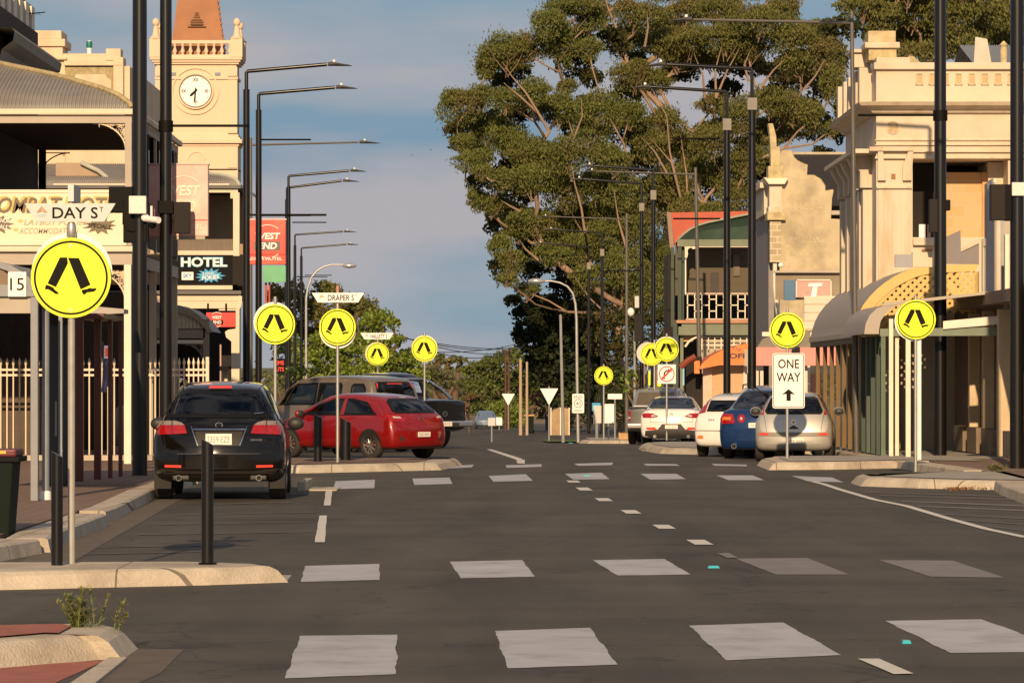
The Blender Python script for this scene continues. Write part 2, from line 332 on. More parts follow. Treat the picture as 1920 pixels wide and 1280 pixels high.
YS = [0, 10, 20, 30, 40, 50, 60, 70, 77, 83, 89, 95, 102, 110, 117, 124, 131, 138, 146, 155, 165, 180, 200, 225, 250, 275, 300, 350, 400, 500, 600, 900, 1500, 3000, 6500]
def strip(xl, xr, y0, y1, dz, step=None):
    ys = sorted(set([y0, y1]+[y for y in YS if y0 < y < y1])); mb = MB(); fl = xl if callable(xl) else (lambda y: xl); fr = xr if callable(xr) else (lambda y: xr)
    mb.grid([[(fl(y)*(1-t)+fr(y)*t, y, gz(y)+dz) for t in (0, .5, 1)] for y in ys]); return mb
struct('ground', strip(-2500, 2500, -60, 6500, -.03), DIRT)
struct('road', strip(lambda y: -30 if y < 135 else -9, lambda y: 9.2 if y < 75 else 34 if y < 135 else 9, -60, 420, 0), ASPH)
def walk(y0, y1, x0, x1, h=.15):
    mb = MB(); ys = sorted(set([y0, y1]+[y for y in YS if y0 < y < y1]))
    prof = [(x0, -.02), (x0, h), (x1, h), (x1, -.02)]
    mb.grid([[(x, y, gz(y)+z) for x, z in prof] for y in ys]); 
    for y in (y0, y1): mb.add([(x, y, gz(y)+z) for x, z in prof], [(0, 1, 2, 3)])
    return mb
# left footpath with the notched kerb along it
struct('footpath', walk(33.6, 132, -40, -5.35), PAVER)
struct('footpath', walk(28, 59.9, 7.75, 40), PAVER); struct('footpath', walk(60, 66, 8.3, 40), PAVER); struct('footpath', walk(66.1, 75.4, 8.2, 40), PAVER)
struct('footpath', walk(75.5, 130, 7.8, 40), CONCG)
def kerbline(pts, w, h=.152, m=CONC, name='kerb'):
    mb = MB(); P = []
    n_ = len(pts)
    for i, (x, y) in enumerate(pts):
        a = Vector(pts[min(i+1, n_-1)])-Vector(pts[max(i-1, 0)]); a.normalize(); nn_ = Vector((-a.y, a.x))
        z = gz(y); q = [(0, 0), (.03, h-.02), (.06, h), (w, h), (w, -.02)]
        P.append([(x+nn_.x*u, y+nn_.y*u, z+v) for u, v in q])
    mb.grid(P)
    mb.add(P[0], [(0, 1, 2, 3, 4)]); mb.add(P[-1], [(4, 3, 2, 1, 0)])
    return struct(name, mb, m, bevel=0)
kerbline([(-4.72, 38.2), (-4.8, 39.6), (-4.86, 45.0)], .45)
kerbline([(-4.98, 46.0), (-4.99, 47.4), (-5.25, 54.6), (-5.3, 62)], .35)
kerbline([(-5.5, 34.2), (-5.0, 36.4), (-4.78, 38.0)], .5)
kerbline([(-5.3, 63), (-5.3, 76), (-5.3, 100), (-5.3, 132)], .3)
kerbline([(7.3, 100), (7.45, 76), (7.7, 71), (7.95, 66)], .42); kerbline([(7.72, 60.1), (7.45, 57), (7.25, 53), (7.2, 46), (7.25, 30)], .62)
# concrete gutters
mb = MB(); mb.add([G(185, 985, .004), G(60, 1036, .004), G(30, 1062, .004), G(300, 935, .004), G(340, 935, .004), G(120, 1062, .004)], [(0, 1, 2), (0, 2, 5, 4, 3)]); struct('gutter', mb, mat('dusty_asphalt', (.11, .088, .066), .9, 0, .2, 3))
def island(name, front, back, h=.15, m=CONC, top=None, inset=.32):
    """front, back: lists of (x,y) from left to right; bevelled concrete kerb with a paved top"""
    pts = [Vector(p) for p in front+back[::-1]]; n_ = len(pts); c = sum(pts, Vector((0, 0)))/n_
    a = sum(pts[i].x*pts[(i+1) % n_].y-pts[(i+1) % n_].x*pts[i].y for i in range(n_))
    if a < 0: pts = pts[::-1]
    def off(dist):
        o_ = []
        for i in range(n_):
            e1 = (pts[i]-pts[i-1]).normalized(); e2 = (pts[(i+1) % n_]-pts[i]).normalized()
            n1, n2 = Vector((-e1.y, e1.x)), Vector((-e2.y, e2.x)); b = (n1+n2); b = b/max(b.length_squared, .5)*2 if b.length > .01 else n1
            b = (n1+n2).normalized()/max(.6, (n1+n2).normalized().dot(n1)); o_.append(pts[i]+b*dist)
        return o_
    rings = [(0, -.01), (.10, h*.72), (.17, h*.95), (.22, h), (inset+.05, h)]
    bx_ = [min(p.x for p in pts), max(p.x for p in pts)]; by_ = [min(p.y for p in pts), max(p.y for p in pts)]; ccx, ccy = sum(bx_)/2, sum(by_)/2; hx, hy = (bx_[1]-bx_[0])/2, (by_[1]-by_[0])/2
    def off(dist): return [Vector((ccx+(p.x-ccx)*(1-min(.9, dist/hx)), ccy+(p.y-ccy)*(1-min(.9, dist/hy)))) for p in pts]
    P = [[(p.x, p.y, gz(p.y)+z) for p in off(u)] for u, z in rings]
    mb = MB(); k = 0
    for r_ in P: mb.v += r_
    for i in range(len(P)-1):
        for j in range(n_): mb.f.append((i*n_+j, i*n_+(j+1) % n_, (i+1)*n_+(j+1) % n_, (i+1)*n_+j))
    mb.f.append(tuple((len(P)-1)*n_+j for j in range(n_)))
    o_ = struct(name, mb, m)
    if top:
        mb = MB(); q = off(inset); mb.add([(p.x, p.y, gz(p.y)+h+.012) for p in q], [tuple(range(n_))]); struct(name+'_paving', mb, top)
    return o_
# island of the near kerb build-out, left (the road sign and two bollards stand on it)
g = lambda px, py, z=0: tuple(G(px, py, z)[:2])
island('traffic_island', [(-9.5, 31.2), (-4.3, 31.55), (-2.45, 32.35), (-1.95, 32.7)], [(-9.5, 33.4), (-4.3, 33.45), (-2.75, 33.6), (-2.1, 33.1)], .15, CONC)
mb = MB(); mb.add([(-2.6, 32.25, .002), (-1.98, 32.65, .002), (-2.0, 33.9, .002), (-2.8, 33.8, .002)], [(0, 1, 2, 3)]); struct('kerb_apron', mb, CONCG)
# bottom left nose
island('traffic_island', [g(-260, 1262), g(0, 1253), g(190, 1236), g(232, 1237), g(262, 1216)], [(-4.6, 24.6), (-3.4, 24.8), (-2.9, 25.0), (-2.6, 25.05)], .16, CONC, PAVR, .42)
mb = MB(); mb.add([g(-200, 1300)+(.004,), g(60, 1300)+(.004,), g(198, 1238)+(.004,), g(-200, 1262)+(.004,)], [(0, 1, 2, 3)]); struct('paved_ramp', mb, PAVR)
mb = MB(); mb.prism([(0, 0)]*0 or [(0, 0), (.01, 0), (.01, .01)], 0, .01) if False else None
a_, b_, c_, d_ = G(110, 1300, .0), G(160, 1300, .0), G(238, 1237, .0), G(205, 1236, .0)
mb = MB(); mb.slab([(a_.x, a_.y), (b_.x, b_.y), (c_.x, c_.y), (d_.x, d_.y)], .0, .02); struct('kerb', mb, CONC)
# middle left island (DRAPER sign), and the one the far cars stand behind
island('traffic_island', [(-6.2, 70.2), g(560, 887), g(700, 884), g(828, 881), g(868, 872)], [(-6.2, 76.4), (-4.6, 76.2), (-2.4, 76.0), (-1.4, 75.6), (-1.05, 75.0)], .15, CONC, PAVER, .55)
mb = MB(); p1, p2 = G(558, 921), G(572, 905); mb.box(p1.x, p1.x+.12, p1.y, p1.y+2.2, 0, .15); mb.box(p1.x+.1, p1.x+.6, p1.y+.3, p1.y+1.8, 0, .02); struct('kerb', mb, CONC, bevel=.02)
# right islands
island('traffic_island', [g(1594, 905), g(1612, 911), g(1720, 915), g(1850, 918), (8.6, 58.9)], [(5.72, 62.0), (5.85, 63.2), (6.6, 64.2), (7.6, 64.9), (8.8, 65.2)], .15, CONC, CONCG, .45)
island('traffic_island', [g(1418, 872), g(1440, 881), g(1560, 880), g(1700, 877), g(1890, 880)], [(5.25, 77.2), (5.3, 77.8), (6.2, 78.2), (7.6, 78.4), (9.6, 78.5)], .15, CONC, CONCG, .45)
island('traffic_island', [(3.35, 96), (3.6, 91.2), (4.6, 89.4), (7.2, 89.4)], [(3.4, 101), (3.6, 104), (4.2, 106), (7.2, 106)], .15, CONC, CONCG, .35)
island('traffic_island', [(2.2, 121), (2.4, 119), (3.2, 118.2), (5.5, 118.2)], [(2.2, 124), (2.4, 127), (3.2, 128), (5.5, 128)], .12, CONC, CONCG, .3)
# markings: each quad given by its four photo corners
def quads(name, qs, m, dz=.004, jag=0, seed=1):
    rnd = random.Random(seed); mb = MB()
    for q in qs:
        P = [G(x, y, 0) for x, y in q]
        if jag:
            out_ = []
            for i in range(4):
                a, b = P[i], P[(i+1) % 4]; k = 24
                for j in range(k):
                    p = a.lerp(b, j/k); w1 = math.sin(math.pi*j/k); p = p+Vector((w1*jag*1.2*math.sin(j*.5+seed+i*2+q[0][0])+rnd.uniform(-jag, jag)*.6, w1*jag*1.2*math.sin(j*.37+i+seed), 0)) if j else p
                    out_.append((p.x, p.y, gz(p.y)+dz))
            mb.add(out_, [tuple(range(len(out_)))])
        else: mb.add([(p.x, p.y, gz(p.y)+dz) for p in P], [(0, 1, 2, 3)])
    return struct(name, mb, m)
row1 = [[(563,1192),(745,1190),(742,1264),(534,1272)],[(928,1183),(1106,1177),(1158,1246),(952,1253)],[(1292,1173),(1468,1167),(1577,1228),(1362,1238)],[(1660,1164),(1840,1161),(2010,1222),(1782,1224)]]
row2 = [[(572,1061),(711,1057),(712,1087),(564,1091)],[(843,1053),(979,1050),(1003,1081),(864,1084)],[(1111,1050),(1246,1048),(1295,1077),(1158,1079)]]
row2f = [[(1378,1047),(1514,1046),(1592,1077),(1455,1077)],[(1648,1050),(1786,1051),(1884,1083),(1745,1081)]]
row3 = [[(629,902),(703,899),(702,915),(625,917)],[(773,897),(843,895),(848,907),(777,909)],[(916,892),(986,889),(999,901),(925,903)],[(1059,888),(1128,886),(1143,898),(1075,899)],[(1201,888),(1268,888),(1286,898),(1219,899)],[(1343,891),(1411,891),(1433,900),(1366,900)],[(1484,892),(1560,895),(1582,904),(1515,902)]]
row4 = [[(821,875),(889,871),(884,876),(820,879)],[(948,872),(1015,870),(1016,875),(950,877)],[(1076,869),(1150,866),(1147,872),(1084,873)],[(1206,869),(1268,870),(1275,873),(1212,873)],[(1334,869),(1400,871),(1400,874),(1340,873)]]
quads('crossing_marking', row1, MARK, .004, .007)
quads('crossing_marking', row2, MARK, .004, .004, 4)
quads('crossing_marking', row2f, MARKF, .004)
quads('crossing_marking', row3+row4, MARK, .004)
def dash(px, py, wx, l):        # a painted dash lying along the road
    p = G(px, py); return (p, wx, l)
mb = MB()
for px, py, l in [(1095,917,1.6),(1132,937,1.3),(1183,960,1.3),(1245,988,1.2),(1312,1017,1.2),(1075,903,1.2)]:
    p = G(px, py); n_ = .10; dx = -.03*l; mb.add([(p.x-n_-dx/2, p.y-l/2, .008), (p.x+n_-dx/2, p.y-l/2, .008), (p.x+n_+dx/2, p.y+l/2, .008), (p.x-n_+dx/2, p.y+l/2, .008)], [(0, 1, 2, 3)])
struct('lane_marking', mb, MARKW)
quads('lane_marking', [[(1608,1236),(1648,1236),(1713,1264),(1676,1265)]], MARKW, .008)
quads('lane_marking', [[(1345,1038),(1366,1037),(1384,1046),(1364,1047)]], MARKF, .008)
quads('lane_marking', [[(599,967),(613,967),(609,1017),(590,1017)],[(611,920),(623,920),(620,948),(607,948)]], MARKW, .008, .0025)
def pline(pts, w_, m, name='lane_marking', dz=.008):
    mb = MB(); P = [G(x, y) for x, y in pts]; rows = []
    for i, p in enumerate(P):
        a = (P[min(i+1, len(P)-1)]-P[max(i-1, 0)]).normalized(); nn_ = Vector((-a.y, a.x, 0))
        rows.append([(p.x-nn_.x*w_, p.y-nn_.y*w_, gz(p.y)+dz), (p.x+nn_.x*w_, p.y+nn_.y*w_, gz(p.y)+dz)])
    mb.grid(rows); return struct(name, mb, m)
pline([(1525,903),(1545,908),(1575,918),(1640,937),(1700,949),(1780,973),(1850,992),(1925,1008)], .06, MARKW)
quads('lane_marking', [[(912,833),(922,833),(980,858),(972,862)],[(968,860),(984,860),(984,870),(970,869)]], MARKW, .012)
for i, (y, x0, x1) in enumerate([(929,300,590),(943,390,585),(963,330,590),(981,300,590),(1000,260,585),(1024,170,470),(1037,150,380)]):
    quads('bay_marking', [[(x0,y+2),(x1,y-3),(x1,y-2),(x0,y+3.3)]], MARKF2, .006)
for i, (y, x0) in enumerate([(931,1650),(942,1690),(951,1720),(966,1760),(977,1800),(989,1850),(925,1620)]):
    quads('bay_marking', [[(x0,y-3),(1935,y+6),(1935,y+8),(x0,y-1.5)]], MARKF if i in (1, 2) else MARKF2, .006)
# concrete patch and far roadside verge
mb = MB()
mb.add([G(255,1215,.003), G(345,1217,.003), G(300,1262,.003), G(210,1300,.003), G(150,1300,.003)], [(0,1,2,3,4)]); struct('gutter', mb, mat('dusty_asphalt', (.15, .12, .09), .9, 0, .2, 3))
GRASS = mat('verge_grass', (.085, .13, .03), .9, 0, .3, 6, .5, 30)
struct('grass_verge', strip(1.2, 3.3, 126, 150, .05), GRASS)
struct('side_path', strip(3.3, 40, 133, 170, .02), CONCG)
CY = mat('cyan_reflector', (.02, .45, .55), .25, 0, 0, spec=.8)
for px, py, lb in [(1338,1064,'cyan road reflector between the near crossing blocks, longest of the four'),(1699,1205,'cyan road reflector beside the bottom right crossing block'),(1100,892,'cyan road reflector on the far row of crossing blocks'),(1070,833,'cyan road reflector at the far junction mouth')]:
    p = G(px, py); z = gz(p.y) if p.y < 90 else 0
    if py == 833: p = W(1070, 833, 57); z = gz(p.y)
    mb = MB(); w_ = .055 if px == 1338 else .03; w_ = .07 if py < 900 else w_; mb.prism([(p.x-w_, z), (p.x+w_, z), (p.x+w_*.8, z+.02), (p.x-w_*.8, z+.02)], p.y-.05, p.y+.05)
    solo('road_reflector', mb, CY, lb, 'road reflector', 'cyan reflectors on the road')
# ================================================================ round crossing signs
LEG1 = [(-.293,.546),(-.096,.546),(-.0789,.386),(-.40,-.25),(-.625,-.15)]
LEG2 = [(-.075,.535),(.218,.529),(.529,-.189),(.264,-.311)]
FOOT1 = [(-.66,-.186),(-.60,-.20),(-.47,-.26),(-.43,-.32),(-.34,-.39),(-.325,-.44),(-.42,-.43),(-.50,-.37),(-.57,-.33),(-.60,-.31),(-.695,-.31),(-.685,-.24)]
FOOT2 = [(.29,-.325),(.44,-.30),(.50,-.275),(.60,-.285),(.68,-.28),(.69,-.32),(.62,-.37),(.50,-.385),(.43,-.39),(.40,-.43),(.345,-.455),(.30,-.39)]
SG = 'round yellow walking-legs signs along the street'
def blade(par, cx, cz, w_, h, y, txt, emblem=True):
    mb = MB(); x0, x1 = cx-w_/2, cx+w_/2; k = h*.62
    mb.prism([(x0, cz+h/2), (x1, cz+h/2), (x1-k, cz-h/2), (x0+k, cz-h/2)], y-.012, y+.012); b = mb.build('name_blade', mat('blade_reflective', (.56, .56, .54), .5, 0, .03) if h > .15 and par.name == 'crossing_sign' else SIGNW, par)
    if txt:
        main, sup = txt
        t = textmb(main, cx+w_*.055, cz-h*.02, h*.62, y-.016, w_*.50, bold=.012); textmb(sup, cx+w_*.345, cz+h*.17, h*.26, y-.016, mb=t)
        t.build('lettering', SIGNK, b)
        e = MB(); a = h*.28; ex = cx-w_*.31; ez = cz+h*.1
        for i in range(3): 
            q = a*(1-.27*i); e.tube([(ex-q, y-.016, ez-a*.35), (ex, y-.016, ez+q*.85-a*.15*i), (ex+q, y-.016, ez-a*.35)], a*.10, 4)
        e.build('emblem', mat('faded_emblem', (.60, .40, .24), .5), b)
        e = MB(); e.box(ex-a*.9, ex+a*.9, y-.0175, y-.012, ez-a*.85, ez-a*.72); e.box(ex-a*.7, ex+a*.7, y-.0175, y-.012, ez-a*1.1, ez-a*1.0); e.build('emblem', mat('faded_emblem_blue', (.40, .52, .56), .5), b)
    return b
def crossing_sign(px, py, dia, basepy, s, label, back=(0, .0), top=.12, street=None, pole_px=None, plate=None, nlab=None, gal=GALV):
    bx = XX(pole_px if pole_px else px, s); y = YY(s); zb = ZZ(basepy, s); r = dia/2/s; cx, cz = XX(px, s), ZZ(py, s)
    t = thing('crossing_sign', (bx, y, zb), label, 'road sign', SG)
    pr = .032 if dia > 100 else .03
    MB().tube([(bx, y, zb), (bx, y, cz+r+top)], pr, 14).build('pole', gal, t, smooth=40)
    yf = y-pr-.01
    MB().disc(cx, cz, r, yf-.006, yf).build('sign_face', YELLOW, t, smooth=40)
    f = [c for c in t.children if c.name.startswith('sign_face')][0]
    MB().ring(cx, cz, r*.875, r*.925, yf-.0085, yf-.004).build('border', SIGNK, f)
    m = MB()
    for poly in (LEG1, LEG2, FOOT1, FOOT2): m.prism([(cx+a*r*.93, cz+b*r*.93) for a, b in poly], yf-.0085, yf-.004)
    m.build('walking_legs', SIGNK, f)
    for sg in (-1, 1): MB().disc(cx, cz+sg*r*.8, r*.035, yf-.012, yf-.006, 10).build('bolt', GALV, f)
    MB().disc(cx+back[0]/s, cz+back[1]/s, r*1.01, y+pr+.004, y+pr+.012).build('back_plate', SIGNW if dia > 60 else SIGNBK, t, smooth=40)
    if street: street(t, bx, y)
    return t
GP = mat('grey_paint_pole', (.36, .355, .32), .5, .1, .1, 8, tintcol=(.35, .16, .06), tfac=.25, tscale=5)
def day(t, bx, y):
    blade(t, XX(133, 212), ZZ(399, 212), 170/212, 34/212, y-.05, ('DAY S', 'T'))
    MB().lathe([(.03, 0), (.045, .02), (.042, .1), (.032, .14)], (bx, y, ZZ(447, 212)), 14).build('pole_cap', GALV, t, smooth=40)
    m = MB(); m.box(XX(128, 212), XX(139, 212), y-.03, y+.5, ZZ(378, 212), ZZ(346, 212)); m.build('name_blade', SIGNBK, t, label='street name blade seen edge on above the DAY ST blade')
crossing_sign(134, 521, 150, 1065, 212, 'largest round yellow sign, on the pole carrying the DAY ST name blade', (0, 10), .12, day, gal=GP)
crossing_sign(516, 608, 75, 866, 104, 'round yellow sign on a bare pole just behind the black car', (-3, 4), .14)
def draper(t, bx, y): blade(t, XX(634, 98), ZZ(558, 98), 98/98, 18/98, y-.05, ('DRAPER S', 'T')); MB().tube([(bx, y, ZZ(580, 98)), (bx, y, ZZ(535, 98))], .03, 10).build('pole_cap', mat('rusty_pink_cap', (.45, .22, .18), .6), t)
crossing_sign(633, 613, 68, 869, 98, 'round yellow sign on the kerb island pole that carries the DRAPER ST name blade', (0, -6), .1, draper)
def hall(t, bx, y): blade(t, XX(707, 66), ZZ(630, 66), 62/66, 12/66, y-.05, ('HALLETT S', 'T'))
crossing_sign(708, 664, 43, 838, 66, 'round yellow sign below a small HALLETT ST name blade, over the tan wagon roof', (-2, 1), .2, hall)
crossing_sign(796, 654, 48, 835, 69, 'round yellow sign against the sky, on a pole rising behind the black utility tray', (0, 2), .1)
crossing_sign(1132, 704, 35, 829, 52, 'smallest round yellow sign, low on a thin white pole near the far verge', (0, -1), .08)
crossing_sign(1222, 664, 42, 822, 60, 'round yellow sign partly hidden behind another one, above the silver utility', (0, 0), .1, pole_px=1227)
crossing_sign(1476, 619, 66, 859, 93, 'round yellow sign mounted above the ONE WAY plate', (0, -3), .09)
crossing_sign(1717, 599, 74, 884, 107, 'round yellow sign at the right kerb in front of the yellow lattice awning', (-2, -3), .08)
def arrow_plate(t, bx, y):
    s = 63; x0, x1, z0, z1 = XX(1233, s), XX(1267, s), ZZ(719, s), ZZ(683, s); cx, cz = (x0+x1)/2, (z0+z1)/2; yf = y-.045
    b = MB().box(x0, x1, yf-.004, yf, z0, z1).build('regulatory_plate', SIGNW, t, bevel=.002)
    m = MB().ring(cx, cz, .205, .235, yf-.008, yf-.003); m.prism([(cx-.17, cz-.13), (cx-.13, cz-.17), (cx+.17, cz+.13), (cx+.13, cz+.17)], yf-.010, yf-.003); m.build('red_circle', RED, b)
    m = MB().ring(cx+.03, cz-.01, .085, .125, yf-.007, yf-.003, 16, R(80), R(180)); m.box(cx-.095, cx-.055, yf-.007, yf-.003, cz-.15, cz-.01); m.prism([(cx+.04, cz+.16), (cx+.16, cz+.095), (cx+.04, cz+.03)], yf-.007, yf-.003); m.build('turn_arrow', SIGNK, b)
crossing_sign(1250, 655, 45, 825, 63, 'round yellow sign above the no right turn plate, beside the white sedan', (0, 2), .12, arrow_plate)
# disc seen from its grey back
t = thing('crossing_sign', W(1214, 822, 59), 'round sign turned away showing its plain grey back, above the silver utility', 'road sign')
y = YY(59); x = XX(1214, 59); MB().tube([(x, y, ZZ(822, 59)), (x, y, ZZ(640, 59))], .03, 10).build('pole', GALV, t, smooth=40)
MB().disc(XX(1214, 59), ZZ(662, 59), 20.5/59, y-.045, y-.035).build('sign_back', SIGNBK, t); MB().disc(XX(1214, 59), ZZ(662, 59), 20.5/59, y+.035, y+.045).build('sign_face', YELLOW, t)
# one way plate
s = 92.6; y = YY(93); t = thing('one_way_sign', (XX(1476, s), y, .15), 'white rectangular plate reading ONE WAY with an upward arrow', 'road sign')
t.location = (XX(1476, s), y-.08, ZZ(764, s)); yf = y-.045
x0, x1, z0, z1 = XX(1446, s), XX(1506, s), ZZ(765, s), ZZ(662, s); cx = (x0+x1)/2; h_ = z1-z0; w_ = x1-x0
def rrect(x0, x1, z0, z1, r, n=6):
    P = []
    for cx_, cz_, a in ((x1-r, z1-r, 0), (x0+r, z1-r, 90), (x0+r, z0+r, 180), (x1-r, z0+r, 270)):
        for i in range(n+1): q = R(a+90*i/n); P.append((cx_+r*math.cos(q), cz_+r*math.sin(q)))
    return P
MB().prism(rrect(x0, x1, z0, z1, .05), yf-.006, yf).build('plate', SIGNW, t)
m = MB(); A = rrect(x0+.018, x1-.018, z0+.018, z1-.018, .04); B = rrect(x0+.03, x1-.03, z0+.03, z1-.03, .032); n_ = len(A)
m.add([(p[0], yf-.008, p[1]) for p in A]+[(p[0], yf-.008, p[1]) for p in B], [(i, (i+1) % n_, (i+1) % n_+n_, i+n_) for i in range(n_)]); m.build('border', SIGNK, t)
m = textmb('ONE', cx, ZZ(682, s), 17/s, yf-.008, 39/s, bold=.012); textmb('WAY', cx, ZZ(707, s), 17/s, yf-.008, 45/s, bold=.012, mb=m); m.build('lettering', SIGNK, t)
a = 1/s; m = MB().prism([(cx-4*a, ZZ(751, s)), (cx+4*a, ZZ(751, s)), (cx+4*a, ZZ(738, s)), (cx+12*a, ZZ(739, s)), (cx, ZZ(729, s)), (cx-12*a, ZZ(739, s)), (cx-4*a, ZZ(738, s))], yf-.010, yf-.006); m.build('arrow', SIGNK, t)
# END 40 AREA
s = 56; y = YY(s); t = thing('speed_sign', W(1084, 829, s), 'small white plate reading END 40 AREA on the curved silver lamp pole', 'road sign'); yf = y-.12
x0, x1, z0, z1 = XX(1073, s), XX(1095, s), ZZ(774, s), ZZ(738, s); cx = (x0+x1)/2
MB().prism(rrect(x0, x1, z0, z1, .04), yf-.006, yf).build('plate', SIGNW, t)
m = textmb('END', cx, ZZ(744, s), .10, yf-.010); m.ring(cx, ZZ(756, s), .125, .145, yf-.010, yf-.004); textmb('40', cx, ZZ(756, s), .12, yf-.010, mb=m); textmb('AREA', cx, ZZ(769, s), .08, yf-.010, mb=m); m.build('lettering', SIGNK, t)
# give way triangles seen from behind, small plates
def back_tri(px, py, w_, base, s, label):
    y = YY(s); x = XX(px, s); t = thing('give_way_sign', (x, y, ZZ(base, s)), label, 'road sign', 'pale triangular signs seen from behind')
    MB().tube([(x, y, ZZ(base, s)), (x, y, ZZ(py-4, s))], .03, 8).build('pole', GALV, t)
    h = w_*.87/s; MB().prism([(x-w_/2/s, ZZ(py, s)), (x+w_/2/s, ZZ(py, s)), (x+.02, ZZ(py, s)-h), (x-.02, ZZ(py, s)-h)], y-.045, y-.037).build('triangle', SIGNW, t)
back_tri(1029.5, 728, 34, 831, 50, 'larger pale downward triangle on a thin pole, right of the two timber power poles')
back_tri(953, 738, 24, 805, 33, 'smaller pale downward triangle on a thin pole in front of the far green bushes')
def marker(px, py0, py1, w_, base, s, label, m=SIGNW, name='marker_post', pm=GALV, side=0):
    y = YY(s); x = XX(px, s); t = thing(name, (x, y, ZZ(base, s)), label, 'road sign')
    MB().tube([(x, y, ZZ(base, s)), (x, y, ZZ(py0, s))], .03, 8).build('pole', pm, t)
    cx = XX(px+side, s); MB().box(cx-w_/2/s, cx+w_/2/s, y-.045, y-.035, ZZ(py1, s), ZZ(py0, s)).build('plate', m, t, bevel=.003)
marker(922, 783, 798, 14, 829, 50, 'small grey plate on a short pole at the end of the far white line', SIGNBK)
marker(936, 782, 797, 11, 806, 34, 'small white plate low beside the far blue car')
marker(1120, 760, 793, 15, 829, 52, 'grey rectangular plate on twin pole left of the low white board', SIGNBK)
marker(1141, 757, 793, 20, 829, 50, 'bright white upright board behind the smallest round yellow sign')
marker(1153, 738, 748, 27, 824, 52, 'wide white blade sign on a thin pole left of the silver utility')
marker(1118, 755, 770, 16, 824, 48, 'small blue service plate beside a black lamp post', mat('sign_blue', (.02, .3, .55), .4))
# ================================================================ bollards
BG = 'black angled-top bollards on the kerb islands'
def bollard(px, top, base, s, wpx, label, hl=0):
    x, y, z0, z1 = XX(px, s), YY(s), ZZ(base, s), ZZ(top, s); r = wpx/2/s; n = 20; mb = MB()
    t = thing('bollard', (x, y, z0), label, 'bollard', BG)
    lo = [(x+r*math.cos(2*math.pi*i/n), y+r*math.sin(2*math.pi*i/n), z0) for i in range(n)]
    hi = [(a, b, z1-(a-x+r)*.55) for a, b, c in lo]
    mb.add(lo+hi, [tuple(range(n))[::-1], tuple(range(n, 2*n))]+[(i, (i+1) % n, (i+1) % n+n, i+n) for i in range(n)])
    mb.build('post', BLACK, t, smooth=40)
    MB().lathe([(r*1.5, 0), (r*1.5, .012), (r*1.05, .016)], (x, y, z0), 18).build('base_plate', BLACKM, t)
bollard(107, 845, 1066, 214, 22, 'black bollard left of the DAY ST sign pole')
bollard(389, 822, 1057, 213, 23, 'black slant-topped bollard in front of the black car number plate')
bollard(596, 775, 867, 97, 15, 'black bollard in front of the red car front door')
bollard(648, 782, 862, 95, 20, 'wider black bollard just right of the DRAPER ST sign pole')
# ================================================================ lamp posts
LG = 'tall black street lamp posts'
def head(par, x, y, z, dirx, L_, s):
    mb = MB(); P = [(0, .02, .07), (.14, .05, .085), (.3, .055, .07), (.6, .05, .035), (.85, .035, .012), (1, .0, -.01)]
    rows = []
    for u, w_, h in P:
        w2 = max(w_, .012)*2; rows.append([(x+dirx*u*L_, y+w2*math.cos(q), z+(h-.02)*.5+abs(h*.5+.012)*math.sin(q)) for q in [2*math.pi*i/10 for i in range(11)]])
    mb.grid(rows); h_ = mb.build('luminaire', mat('luminaire_grey', (.10, .095, .085), .45, .3, .05), par, smooth=50)
    m = MB().lathe([(.03, 0), (.035, .03), (.03, .07)], (x+dirx*.25*L_, y, z+.06), 8); m.build('photocell', SIGNW, h_)
    return h_
def lamp_bent(px, s, toppy, endpx, endpy, headpx, label, joint=None, base=None, w_=.165, thin=.09, rods=(), jm=None):
    """pole with a thinner top section bent into an arm; joint = row where it narrows"""
    y = YY(s); x = XX(px, s); zb = gz(y)+.12 if base is None else ZZ(base, s); ht = ZZ(toppy, s); zj = ZZ(joint, s); sg = 1 if endpx > px else -1
    t = thing('street_lamp', (x, y, zb), label, 'street lamp', LG)
    MB().tube([(x, y, zb), (x, y, zj)], [w_/2*1.08, w_/2*.92], 18).build('pole', BLACK, t, smooth=40)
    MB().lathe([(w_*.62, 0), (w_*.62, .02), (w_*.52, .03)], (x, y, zb), 18).build('base_plate', BLACKM, t)
    MB().tube([(x, y, zj-.05), (x, y, ht-.03), (x+sg*.03, y, ht), (XX(endpx, s), y, ZZ(endpy, s))], thin/2, 12).build('arm', BLACK, t, smooth=40)
    head(t, XX(endpx+sg*2, s), y, ZZ(endpy, s)-.02, sg, abs(headpx-endpx-sg*2)/s, s)
    for (x0, x1, py) in rods:
        m = MB().tube([(XX(x0, s), y, ZZ(py, s)), (XX(x1, s), y, ZZ(py, s))], .022, 8); b = m.build('banner_rod', BLACKM, t, smooth=40)
    if jm: MB().box(x-w_*.62, x+w_*.62, y-w_*.6, y+w_*.6, ZZ(jm[1], s), ZZ(jm[0], s)).build('joint_box', mat('joint_grey', (.16, .15, .13), .5, .2), t, bevel=.01)
    return t
